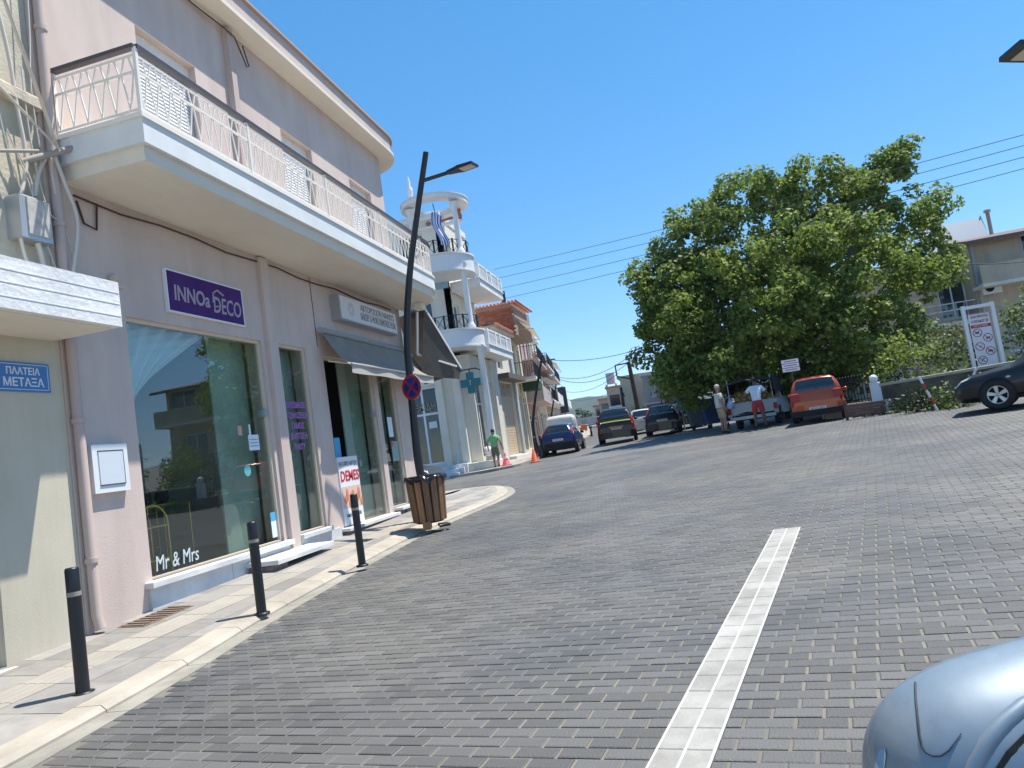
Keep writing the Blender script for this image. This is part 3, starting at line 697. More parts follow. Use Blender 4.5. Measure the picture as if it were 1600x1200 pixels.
# poster in the bakery doorway
ps = thing('bread_poster', 'bread poster with red DEMES lettering standing in the bakery doorway', 'poster', (XF-.2,12.6,.43), world=True)
px_, py0, py1, pz0, pz1 = XF+.02, 12.22, 13.03, .44, 1.72
mb = MB(); mb.box(px_-.03,px_,py0,py1,pz0,pz1); mb.build('board', mat('poster_white', (.76,.78,.80), .6), ps)
text('lettering', 'ΡΑΤΗΡΙΟ ΑΡΤΟΥ', .12, K['ink'], ps, EAST((px_+.003,12.61,1.58)), wmax=.74)
text('lettering', 'DEMES', .27, mat('poster_red', (.55,.03,.05), .6), ps, EAST((px_+.003,12.63,1.35)), wmax=.76, off=.006, shear=.05)
mb = MB(); mb.box(px_,px_+.002,py0+.02,py1-.02,.76,1.16); mb.build('picture', mat('peach_print', (.72,.50,.42), .7), ps)
mb = MB()
for k in range(9): mb.ball((px_+.003, 12.36+.08*k, .92+.10*math.sin(k*2.1)), .085, 8, (.05,.7,1.5 if k % 2 else 1))
mb.build('loaves', mat('crust_print', (.62,.22,.10), .7), ps)
text('lettering', 'από το 1938', .1, K['ink'], ps, EAST((px_+.003,12.62,.62)), wmax=.62)
# awning over the bakery: shallow front sheet and the side-street sheet seen from below
K['fab'] = mat('grey_awning_fabric', (.235,.21,.185), .9, (.29,.26,.23), 3, .15, 60); K['fab_d'] = mat('brown_awning_fabric', (.085,.072,.062), .9, (.11,.095,.08), 3, .15, 60, trans=.08)
aw = thing('front_awning', 'grey fabric awning over the bakery door with a pale valance', 'awning', (XF,14,4), world=True)
sheet('fabric', K['fab'], lambda u, v: (XF+.12+.50*v, 12.05+u*4.35+.02*v, 4.07-.70*v-.10*math.sin(v*3.1)+.02*math.sin(u*9)*v), 24, 10, aw)
sheet('valance', mat('pale_valance', (.46,.43,.38), .9), lambda u, v: (XF+.62+.01*math.sin(u*20), 12.07+u*4.35, 3.37-(.15+.008*math.sin(u*17))*v), 40, 3, aw)
mb = MB(); mb.tube([(XF+.13,11.98,4.10),(XF+.13,16.3,4.10)],.055,10); mb.tube([(XF+.63,12.05,3.38),(XF+.63,16.4,3.38)],.022,8); mb.build('roller', K['alu'], aw)
for yy in (12.3,16.0): mb = MB(); mb.tube([(XF+.05,yy,3.55),(XF+.6,yy,3.40)],.016,6); mb.build('arm', K['rail_w'], aw)
aw = thing('side_awning', 'dark brown awning on the rounded corner held by two white arms', 'awning', (-6,17,4.5), world=True)
A0, A1, B1, B0 = Vector((-6.7,16.95,5.10)), Vector((-5.68,16.2,5.05)), Vector((-5.30,17.25,3.58)), Vector((-6.6,18.0,3.50))
fr_ = lambda u, v: tuple(A0.lerp(A1,u).lerp(B0.lerp(B1,u), v) + Vector((0,0,-.10*math.sin(v*3.14))))
sheet('fabric', K['fab_d'], fr_, 14, 12, aw)
S0, S1 = Vector((-5.90,16.45,5.04)), Vector((-5.95,16.1,3.42))
sheet('side_panel', K['fab_d'], lambda u, v: tuple(A1.lerp(S1, v).lerp(B1.lerp(B1+Vector((-.05,-.1,-.28)), v), u)), 10, 6, aw)
sheet('valance', K['fab_d'], lambda u, v: tuple(B0.lerp(B1,u)+Vector((0,.01*math.sin(u*20),-.10*v))), 16, 2, aw)
for a, b in ((A1, B1), ((-5.80,16.0,4.95),(-5.98,16.1,3.95)), ((-5.98,16.1,3.95),(-5.34,17.05,3.62))):
    mb = MB(); mb.bar(a, b, .045); mb.build('arm', K['rail_w'], aw)
mb = MB(); mb.box(-5.85,-5.65,15.95,16.2,5.0,5.16); mb.build('bracket', K['rail_w'], aw)

# ---------------------------------------------------------------- old building at the left edge
OB = thing('old_building', 'old olive cream building at the left edge with flaking upper wall', 'building', (-7,4,0), world=True)
mb = MB(); mb.box(-14,XF-.02,-3,5.44,-.4,.0); mb.box(-14,XF-.02,5.44,6.345,-.4,4.05); mb.box(-14,XF-.30,-3,5.44,0,4.05); mb.build('ground_floor_wall', K['green_w'], OB)
mb = MB(); mb.box(-14,XF-.03,-3,6.345,4.05,5.9); mb.box(-14,XF-.06,-3,6.345,6.02,12); mb.build('upper_wall', K['old'], OB)
mb = MB(); mb.bbox(-14,XF+.10,-3,6.32,5.9,6.04,.03); mb.build('string_course', mat('weathered_ledge', (.66,.56,.42), .9, (.42,.38,.32), 5, .6, 20), OB)
mb = MB(); mb.box(XF-.3,XF+.12,5.0,5.44,.0,.14); mb.build('door_step', K['stone_w'], OB)
can = MB(); can.box(XF-.05,-5.58,-2,6.335,3.32,3.80)
can = can.build('canopy', K['concrete_w'], OB)
mb = MB()
for z in (3.43,3.56,3.68): mb.bar((-5.578,-2,z),(-5.578,6.33,z),.006,.008)
mb.build('board_ridge', K['concrete_w'], can)
mb = MB(); mb.box(XF-.04,-5.66,-2,6.26,3.305,3.322); mb.build('canopy_soffit', K['soffit'], can)
sgn = thing('street_sign', 'blue street name sign reading ΠΛΑΤΕΙΑ ΜΕΤΑΞΑ on the left wall', 'sign', (XF,5.85,2.9), world=True)
mb = MB(); mb.box(XF-.018,XF+.0,5.55,6.17,2.74,3.04); mb.build('plate', mat('sign_blue', (.04,.16,.42), .35), sgn)
mb = MB()
for a in ((5.57,6.15,2.758,2.764),(5.57,6.15,3.016,3.022),(5.57,5.576,2.758,3.022),(6.144,6.15,2.758,3.022)): mb.box(XF,XF+.002,*a)
mb.build('border', mat('sign_pale', (.62,.70,.78), .5), sgn)
text('lettering', 'ΠΛΑΤΕΙΑ', .1, bpy.data.materials['sign_pale'], sgn, EAST((XF+.001,5.86,2.945)), wmax=.38, off=.002)
text('lettering', 'ΜΕΤΑΞΑ', .12, bpy.data.materials['sign_pale'], sgn, EAST((XF+.001,5.86,2.83)), wmax=.46, off=.002)
eb = thing('electric_box', 'weathered grey electric box with cables on the left wall', 'electric box', (XF,6.03,4.3), world=True)
mb = MB(); mb.bbox(XF-.03,XF+.16,5.85,6.22,4.33,4.80,.02); mb.build('case', K['alu'], eb); mb = MB(); mb.box(XF+.16,XF+.175,5.93,6.19,4.38,4.77); mb.build('door', mat('worn_grey', (.50,.48,.45), .8, (.36,.34,.32), 12), eb)
cb = thing('cable_bundle', 'tangle of pale cables and conduits beside the electric box', 'cables', (XF,6.2,4), world=True)
K['cab'] = mat('pale_cable', (.56,.52,.46), .7); K['cab_d'] = mat('grey_conduit', (.33,.30,.27), .7)
X1 = XF+.08
cabs = [([(X1,6.36,5.42),(X1,6.38,5.0),(X1,6.46,4.5),(X1,6.42,3.85)],.016),([(X1+.05,6.37,5.4),(X1+.08,6.44,5.1),(X1+.1,6.55,4.65),(X1+.06,6.44,4.0)],.022),
 ([(X1,5.8,7.2),(X1,5.95,6.4),(X1,6.0,5.8),(X1,6.05,5.2),(X1,5.9,4.6),(X1,5.95,4.1),(X1,6.15,3.85)],.02),([(X1,6.1,4.33),(X1,6.14,4.1),(X1,6.08,3.86),(X1,5.95,3.84)],.03),
 ([(X1,5.95,5.3),(X1,6.1,4.95),(X1,6.0,4.5)],.008),([(X1,6.1,6.3),(X1,6.12,5.6),(X1,6.2,5.0),(X1,6.3,4.7),(X1,6.46,4.62),(X1,6.55,4.2)],.009),([(X1,5.85,5.5),(X1,6.05,5.0),(X1,6.2,4.4),(X1,6.38,3.85)],.008),
 ([(X1,5.7,6.2),(X1,5.84,5.3),(X1,5.98,4.8)],.007),([(X1,6.33,5.4),(X1,6.2,5.15),(X1,6.12,4.85)],.022),([(X1,6.3,9),(X1,6.26,7),(X1,6.2,6.1),(X1,6.24,5.45)],.008)]
for P, r_ in cabs: mb = MB(); mb.tube([Vector(p) for p in spline3(P)], r_, 6); mb.build('cable', K['cab'], cb)
mb = MB(); mb.tube([(XF+.05,6.0,5.2),(XF+.25,6.55,5.52)],.035,8); mb.tube([(XF+.05,5.4,5.1),(XF+.2,6.1,5.32)],.02,8); mb.build('bracket', K['cab_d'], cb)
for a, b, r_ in (((XF+.2,6.36,5.45),(-4.0,3.2,6.6),.017),((XF+.2,6.36,5.45),(-4.4,2.6,5.5),.012)): mb = MB(); mb.tube([a,b],r_,6); mb.build('service_cable', K['cab'], cb)
# ---------------------------------------------------------------- white corner building with the pharmacy
K['wht'] = mat('white_facade', (.76,.76,.75), .7, (.70,.70,.70), 1.2, .06, 30)
K['frame_w'] = mat('white_window_frame', (.74,.76,.78), .4)
K['iron'] = mat('black_wrought_iron', (.015,.015,.018), .5)
K['bglass'] = glass('tinted_shop_glass', (.35,.45,.45), 1.6, 1.5)
WB = thing('white_building', 'white corner building with round columned balconies above a pharmacy', 'building', (-11,33,.5), world=True)
CX, CY, RB = -9.85, 31.5, 1.45
zg = .45
# walls: south side and street side
sh = [(-15.5,-13.7,1.1,4.7),(-13.3,-10.95,1.05,4.7)]
fnS = lambda u, v, d: (u, 31.3+d, v)
mb = MB(); cell_wall(mb, [-16,-9.95], [zg,5.9], sh, 0, .3, fnS); mb.build('south_wall', K['cream_l'], WB)
eh = [(31.75,33.1,1.1,4.7),(33.5,34.9,1.1,4.7)]
fnW = lambda u, v, d: (-9.25-d, u, v)
mb = MB(); cell_wall(mb, [31.6,36.4], [zg,5.9], eh, 0, .3, fnW); mb.build('street_wall', K['cream_l'], WB)
mb = MB(); mb.poly([(-9.95,31.3,zg),(-9.25,31.6,zg),(-9.25,31.6,5.9),(-9.95,31.3,5.9)]); mb.build('corner_wall', K['cream_l'], WB)
# upper storeys
uS = [(-14.6,-13.4,6.9,9.1),(-12.2,-10.9,6.2,8.8),(-12.2,-10.9,10,12.2)]; uE = [(32.4,33.5,6.3,8.6),(34.6,35.7,6.3,8.6),(32.4,33.5,9.8,12),(34.6,35.7,9.8,12)]
fnS2 = lambda u, v, d: (u, 32.2+d, v); fnW2 = lambda u, v, d: (-9.95-d, u, v)
mb = MB(); cell_wall(mb, [-16,-9.95], [5.9,12.6], uS, 0, .25, fnS2); cell_wall(mb, [32.2,36.4], [5.9,12.6], uE, 0, .25, fnW2); mb.build('upper_wall', K['cream_l'], WB)
mb = MB(); mb.box(-16,-10.21,32.46,36.3,5.75,5.9); mb.box(-16,-10.21,32.46,36.3,9.2,9.3); mb.box(-16,-9.97,32.22,36.38,12.6,12.75); mb.box(-15.9,-15.8,32.5,36.3,.5,12.5); mb.box(-15.8,-10.3,36.2,36.39,.5,12.5); mb.build('inner_structure', K['cream_l'], WB)
def win(parent, mk, name='window', fm=None, n=1):
    """mk(u0,u1,v0,v1,d0,d1) boxes helper in wall space; frame plus pane"""
    pass
def wall_window(parent, fn, h, nsplit=1, transom=None, fm=None, gm=None, t=.07, name='window', dep=.12, sill=None):
    fm = fm or K['frame_w']; gm = gm or K['wglass']; u0, u1, v0, v1 = h
    def bx(mb, a, b, c, d, e, f):
        P = [fn(x, y, z) for z in (f, e) for y in (c, d) for x in (a, b)]
        mb.add(P, [(0,2,3,1),(4,5,7,6),(0,1,5,4),(2,6,7,3),(0,4,6,2),(1,3,7,5)])
    mb = MB(); d0, d1 = dep, dep+.07
    bx(mb,u0,u0+t,v0,v1,d0,d1); bx(mb,u1-t,u1,v0,v1,d0,d1); bx(mb,u0+t,u1-t,v0,v0+t,d0,d1); bx(mb,u0+t,u1-t,v1-t,v1,d0,d1)
    for i in range(1, nsplit): u = u0+(u1-u0)*i/nsplit; bx(mb,u-t/2,u+t/2,v0+t,v1-t,d0+.002,d1-.002)
    if transom: bx(mb,u0+t,u1-t,transom-t/2,transom+t/2,d0+.001,d1-.001)
    f = mb.build(name, fm, parent)
    zs = [v0+t*.5, transom, v1-t*.5] if transom else [v0+t*.5, v1-t*.5]
    for i in range(nsplit):
        for j in range(len(zs)-1):
            mb = MB(); bx(mb, u0+t*.5+(u1-u0-t)*i/nsplit, u0+t*.5+(u1-u0-t)*(i+1)/nsplit, zs[j], zs[j+1], d0+.03, d0+.04); mb.build('pane', gm, f)
    return f
wall_window(WB, fnS, sh[0], 1, 3.4, gm=K['bglass']); dw = wall_window(WB, fnS, sh[1], 3, 3.42, gm=K['bglass'], name='shop_door', t=.10)
wall_window(WB, fnW, eh[0], 2, 3.6, gm=K['bglass']); wall_window(WB, fnW, eh[1], 1, 3.6, gm=K['bglass'])
for h in uS: wall_window(WB, fnS2, h, 2)
for h in uE: wall_window(WB, fnW2, h, 2)
mb = MB(); mb.box(-15.8,-9.7,34.0,34.1,.6,5.7); mb.box(-15.8,-9.6,31.65,34,.6,.95); mb.box(-15.8,-10.9,31.65,34,5.4,5.5)
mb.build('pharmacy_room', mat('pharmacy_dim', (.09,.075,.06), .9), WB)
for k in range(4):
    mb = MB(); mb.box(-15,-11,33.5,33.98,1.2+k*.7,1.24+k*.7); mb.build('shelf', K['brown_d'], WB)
mb = MB(); mb.box(-11.55,-11.15,31.395,31.40,2.75,3.05); mb.build('notice', K['paper'], dw)
text('lettering', 'ΚΟΣΤΕΚΙΔΗ', .4, mat('dull_gold', (.35,.31,.22), .6), WB, basis((-12.1,31.39,3.75), (1,0,0), (0,-1,0)), wmax=2.0)
# pilasters, columns
for x, y in ((-10.75,31.18),(-13.5,31.18),(-9.9,31.2)):
    mb = MB(); mb.box(x-.17,x+.17,y-.1,y+.12,zg,5.85); mb.build('pilaster', K['cream_l'], WB)
for y in (33.3,35.15): mb = MB(); mb.box(-9.27,-9.1,y-.18,y+.18,zg,5.85); mb.build('pilaster', K['cream_l'], WB)
def column(x, y, z0, z1, r, name='column'):
    mb = MB(); mb.lathe([(r*1.5,0),(r*1.5,.12),(r*1.15,.2),(r,.3),(r*.88,z1-z0-.35),(r*1.1,z1-z0-.28),(r*1.1,z1-z0-.2),(r*1.5,z1-z0-.1),(r*1.5,z1-z0)], (x,y,z0), 16); mb.build(name, K['wht'], WB)
c1, c2 = (CX+1.12, CY-.62), (CX-.95, CY-.85)
for cx_, cy_ in (c1, c2):
    for z0, z1 in ((6.94,10.0),(10.42,12.85)): column(cx_, cy_, z0, z1, .14)
column(-8.55,31.2,.7,6.15,.155)
# round balconies
def ringpts(r, a0=-200, a1=40, n=34): return [(CX+r*math.cos(R(a0+(a1-a0)*i/n)), CY+r*math.sin(R(a0+(a1-a0)*i/n))) for i in range(n+1)]
for z0, z1, nm_ in ((6.15,6.86,'balcony'),(9.65,10.36,'balcony')):
    o = ringpts(RB); mb = MB(); mb.prism(o, z0, z1); b = mb.build(nm_, K['wht'], WB)
    mb = MB(); mb.prism(ringpts(RB+.07), z1, z1+.07); mb.build('balcony_edge', K['wht'], b)
    mb = MB(); mb.prism(ringpts(RB+.05), z0-.06, z0); mb.build('balcony_edge', K['wht'], b)
    mb = MB(); q = [Vector(p) for p in ringpts(RB-.12, -180, 10, 20)]
    for a, c in zip(q, q[1:]):
        for z in (.08, .70): mb.bar((a.x,a.y,z1+z),(c.x,c.y,z1+z),.03)
    rl = mb.build('iron_rail', K['iron'], b)
    q = [Vector(p) for p in ringpts(RB-.12, -180, 10, 10)]
    for i, (a, c) in enumerate(zip(q, q[1:])):
        mb = MB(); mb.bar((a.x,a.y,z1+.1),(c.x,c.y,z1+.7),.02); mb.bar((a.x,a.y,z1+.7),(c.x,c.y,z1+.1),.02); mb.build('cross_bar', K['iron'], b)
        mb = MB(); mb.bar((a.x,a.y,z1+.07),(a.x,a.y,z1+.74),.06); mb.build('iron_post', K['iron'], b)
# flat ring canopy on top
mb = MB(); n = 40
V = []; 
for i in range(n):
    a = 2*math.pi*i/n; ca, sa = math.cos(a), math.sin(a)
    V += [(CX+1.58*ca,CY+1.58*sa,12.95),(CX+1.58*ca,CY+1.58*sa,13.15),(CX+1.02*ca,CY+1.02*sa,13.15),(CX+1.02*ca,CY+1.02*sa,12.95),(CX+1.62*ca,CY+1.62*sa,13.15),(CX+1.62*ca,CY+1.62*sa,13.2),(CX+0.97*ca,CY+0.97*sa,13.2)]
Fq = []
for i in range(n):
    j = (i+1) % n; A, B = i*7, j*7
    Fq += [(A,B,B+1,A+1),(A+1,B+1,B+4,A+4),(A+4,B+4,B+5,A+5),(A+5,B+5,B+6,A+6),(A+6,B+6,B+3,A+3),(A+3,B+3,B,A)]
mb.add(V, Fq); mb.build('ring_canopy', K['wht'], WB)
mb = MB(); mb.box(-16,-9.9,32.15,36.4,12.75,13.05); mb.build('roof_edge', K['wht'], WB)
mb = MB(); mb.box(-15,-9.93,32.17,32.2,9.3,9.62); mb.build('blue_band', K['blue_t'], WB)
# straight street balconies with white balusters
bal_m = MB(); bal_m.lathe([(.05,0),(.07,.12),(.045,.28),(.07,.45),(.05,.62)], (0,0,0), 8); bal_me = mesh_of(bal_m, 'baluster', K['wht'])
for z0, y0, y1 in ((5.95,32.4,37.0),(9.15,32.4,36.8)):
    mb = MB(); mb.box(-9.9,-8.42,y0,y1,z0,z0+.34); b = mb.build('balcony', K['wht'], WB)
    mb = MB(); mb.box(-9.9,-8.36,y0-.05,y1+.05,z0+.34,z0+.40); mb.box(-8.56,-8.42,y0,y1,z0+1.05,z0+1.13); mb.box(-9.9,-8.56,y1-.13,y1,z0+1.05,z0+1.13); mb.build('balcony_edge', K['wht'], b)
    for yy in (y0+.1, y0+1.5, y0+2.3, y0+3.6, y1-.1): mb = MB(); mb.box(-8.58,-8.40,yy-.09,yy+.09,z0+.4,z0+1.13); mb.build('baluster_post', K['wht'], b)
    yy = y0+.3
    while yy < y1-.2: inst(bal_me, 'baluster', b, (-8.49,yy,z0+.41)); yy += .2
    mb = MB()
    for k in range(5): mb.bar((-8.49,y0+1.62+k*.13,z0+.42),(-8.49,y0+1.62+k*.13,z0+1.04),.05)
    mb.build('iron_insert', K['iron'], b)
# pinnacle ornament on the roof
st = thing('roof_ornament', 'white pinnacle ornament standing on the roof behind the round canopy', 'ornament', (-11.0,31.6,13.2), world=True)
mb = MB(); mb.lathe([(.22,0),(.22,.3),(.14,.4),(.18,.6),(.09,.8),(.15,1.0),(.15,1.15),(.06,1.35),(.09,1.5),(.02,1.8)], (-11.0,31.6,13.05), 12); mb.build('pinnacle', K['wht'], st)
rt_ = thing('terrace_pots', 'row of small reddish pots and a lamp on the white terrace ledge', 'pots', (-9.9,31.9,12.6), world=True)
mb = MB(); mb.box(-11.2,-8.8,32.1,32.3,12.30,12.42); mb.build('ledge', K['wht'], rt_)
mb = MB(); mb.tube([(-10.3,32.2,12.55),(-9.0,32.2,12.62)], .07, 8); mb.build('trough', mat('clay', (.40,.16,.11), .8), rt_)
for x, h in ((-10.0,.5),(-8.9,.55),(-10.5,.2)): mb = MB(); mb.lathe([(.09,0),(.13,.15),(.08,h*.6),(.11,h*.8),(.05,h)],(x,32.2,12.45),10); mb.build('pot', bpy.data.materials['clay'], rt_)
# Greek flag
fl = thing('greek_flag', 'blue and white striped Greek flag hanging from a pole on the round balcony', 'flag', (-9.6,29.9,10.4), world=True)
p0, p1 = at(694,391,30.0), at(676,318,29.6)
mb = MB(); mb.tube([p0, p1], .022, 6); mb.build('pole', K['brown_d'], fl)
fbl, fwh = mat('flag_blue', (.06,.11,.42), .8), mat('flag_white', (.74,.76,.80), .8)
mb = MB(); 
for k in range(9):
    mb.cur = k % 2
    for j in range(8):
        def q(u, v): return (p1.x-.1+.42*u-.12*math.sin(v*5)+.10*v, p1.y+.08*math.sin(u*7+v*3), p1.z-.35-1.6*v-.28*u*(1-v))
        a, b = k/9, (k+1)/9; mb.add([q(a,j/8),q(b,j/8),q(b,(j+1)/8),q(a,(j+1)/8)], [(0,1,2,3)])
mb.build('cloth', [fbl, fwh], fl)
# platform and steps in front of the pharmacy
stp = thing('pharmacy_steps', 'grey marble platform and steps in front of the pharmacy door', 'steps', (-11,30.4,.5), world=True)
for i, (y0, z1) in enumerate(((29.95,.62),(30.3,.78),(30.65,.95))):
    mb = MB(); mb.bbox(-15.5,-9.95+.1*i,y0,31.28,.3,z1,.015); mb.build('step', K['marble_g'], stp)
mb = MB(); mb.bbox(-9.8,-8.3,30.85,31.5,.4,.92,.02); mb.build('plinth', K['cream_l'], stp)
hr = MB(); hr.tube([(-10.0,30.1,.7),(-10.0,30.1,1.5),(-10.1,31.2,1.9)], .02, 6); hr.build('handrail', K['chrome'], stp)
# pharmacy cross
pc = thing('pharmacy_cross', 'teal pharmacy cross sign hanging from a bracket on the white building', 'sign', (-9.5,30.6,5), world=True)
cc = at(735,598,30.6); a_ = .47; t_ = .17
mb = MB(); pts = [(-t_,-a_),(t_,-a_),(t_,-t_),(a_,-t_),(a_,t_),(t_,t_),(t_,a_),(-t_,a_),(-t_,t_),(-a_,t_),(-a_,-t_),(-t_,-t_)]
V = [(cc.x+u, cc.y, cc.z+v) for u, v in pts] + [(cc.x+u, cc.y+.14, cc.z+v) for u, v in pts]
mb.add(V, [tuple(range(12)), tuple(range(12,24))[::-1]] + [(i, 12+i, 12+(i+1) % 12, (i+1) % 12) for i in range(12)]); mb.build('cross', mat('teal_sign', (.012,.14,.17), .4), pc)
mb = MB(); mb.tube([(cc.x+.02*math.sin(z*9),cc.y-.012,cc.z-.1+z*.02) for z in range(11)],.012,5); mb.tube([(cc.x-.05,cc.y-.012,cc.z+.08),(cc.x+.05,cc.y-.012,cc.z+.1)],.014,5); mb.build('emblem', K['frame_w'], pc)
mb = MB(); mb.bar((cc.x-.5,cc.y+.07,cc.z+.62),(cc.x+.35,cc.y+.07,cc.z+.62),.05); mb.bar((cc.x,cc.y+.07,cc.z+.45),(cc.x,cc.y+.07,cc.z+.6),.04); mb.bar((cc.x+.3,cc.y+.07,cc.z+.6),(cc.x+.3,31.4,cc.z+.6),.04); mb.build('bracket', K['iron'], pc)

# ---------------------------------------------------------------- shutter building with the brick gable behind
GBd = thing('shutter_building', 'narrow cream building with a tall beige shutter and a red tiled eave', 'building', (-10,39,.6), world=True)
gh = [(37.15,40.55,.9,4.95)]
fnG = lambda u, v, d: (-9.5-d, u, v)
mb = MB(); cell_wall(mb, [36.4,41.2], [.4,7.75], gh+[(37.6,38.9,5.7,7.3)], 0, .3, fnG); mb.box(-15,-9.8,36.42,36.7,.4,7.75); mb.box(-15,-9.8,40.9,41.15,.4,7.75); mb.build('wall', K['cream_l'], GBd)
mb = MB(); mb.box(-9.5,-9.36,36.5,37.1,.5,7.7); mb.box(-9.5,-9.36,40.6,41.15,.5,7.7); mb.build('pilaster', K['greyw'], GBd)
mb = MB(); mb.box(-9.72,-9.66,37.15,40.55,.9,4.95)
sh_ = mb.build('shutter', mat('beige_shutter', (.50,.41,.29), .7), GBd)
n = 26
for i in range(n): z = .95+i*(3.9/n); mb = MB(); mb.box(-9.66,-9.645,37.15,40.55,z,z+.12); mb.build('shutter_slat', bpy.data.materials['beige_shutter'], sh_)
mb = MB(); mb.box(-9.64,-9.62,37.15,40.55,4.2,4.95); mb.build('stone_panel', mat('stone_veneer', (.42,.36,.27), .9, (.20,.17,.13), 4.5, .5, 20, thr=(.5,.56)), GBd)
mb = MB(); mb.box(-9.5,-8.75,36.9,41.0,5.02,5.3); mb.build('dark_canopy', mat('dark_canopy', (.12,.10,.09), .8), GBd)
wall_window(GBd, fnG, (37.6,38.9,5.7,7.3), 2)
mb = MB(); mb.box(-15,-9.1,36.4,41.25,7.75,7.88); mb.build('eave', K['cream_l'], GBd)
ti = MB(); ti.lathe([(.11,0),(.09,.55)],(0,0,0),8,'x'); tm = mesh_of(ti, 'roof_tile', K['tile_r'])
for j in range(24):
    for i in range(2): inst(tm, 'roof_tile', GBd, (-9.02-i*.5, 36.5+j*.2, 7.93+i*.12), (0,R(193),0))
for i, yy in enumerate((30.2,29.7)):
    mb = MB()
mb = MB(); mb.box(-10.2,-8.9,36.6,41.1,.4,.85); mb.box(-8.9,-8.5,37,40.8,.4,.70); mb.build('step', K['stone_w'], GBd)
BG = thing('brick_gable', 'red brick gable of an attic with a tiled roof above the shutter building', 'building', (-11,42,9), world=True)
by = 40.9; bx0, bx1 = at(745,480,by).x, at(800,490,by).x; bz0, bz1 = 7.9, at(775,478,by).z
mb = MB(); mb.box(bx0-2.5,bx1,by+.05,by+5,bz0,bz1-.02); mb.build('wall', mat('brick_mortar', (.33,.24,.19), .9), BG)
bm_ = MB(); bm_.bbox(-.14,.14,-.04,.02,-.055,.055,.006); bme = mesh_of(bm_, 'brick', K['brick_r'])
nr = int((bz1-bz0-.1)/.125); cnt = 0
for r in range(nr):
    x = bx0-.8 + (r % 2)*.15
    while x < bx1-.15 and cnt < 300:
        inst(bme, 'brick', BG, (x+.15, by+.03, bz0+.07+r*.125)); x += .3; cnt += 1
for j in range(int((bx1-bx0+3)/.22)): inst(tm, 'roof_tile', BG, (bx0-2.4+j*.22, by-.15, bz1+.05), (0,0,R(90)), (8,.8,.8))
mb = MB(); mb.tube([(bx1-.6,by+1,bz1),(bx1-.6,by+1,bz1+1.0)],.13,10); mb.build('chimney_pipe', K['iron'], BG)

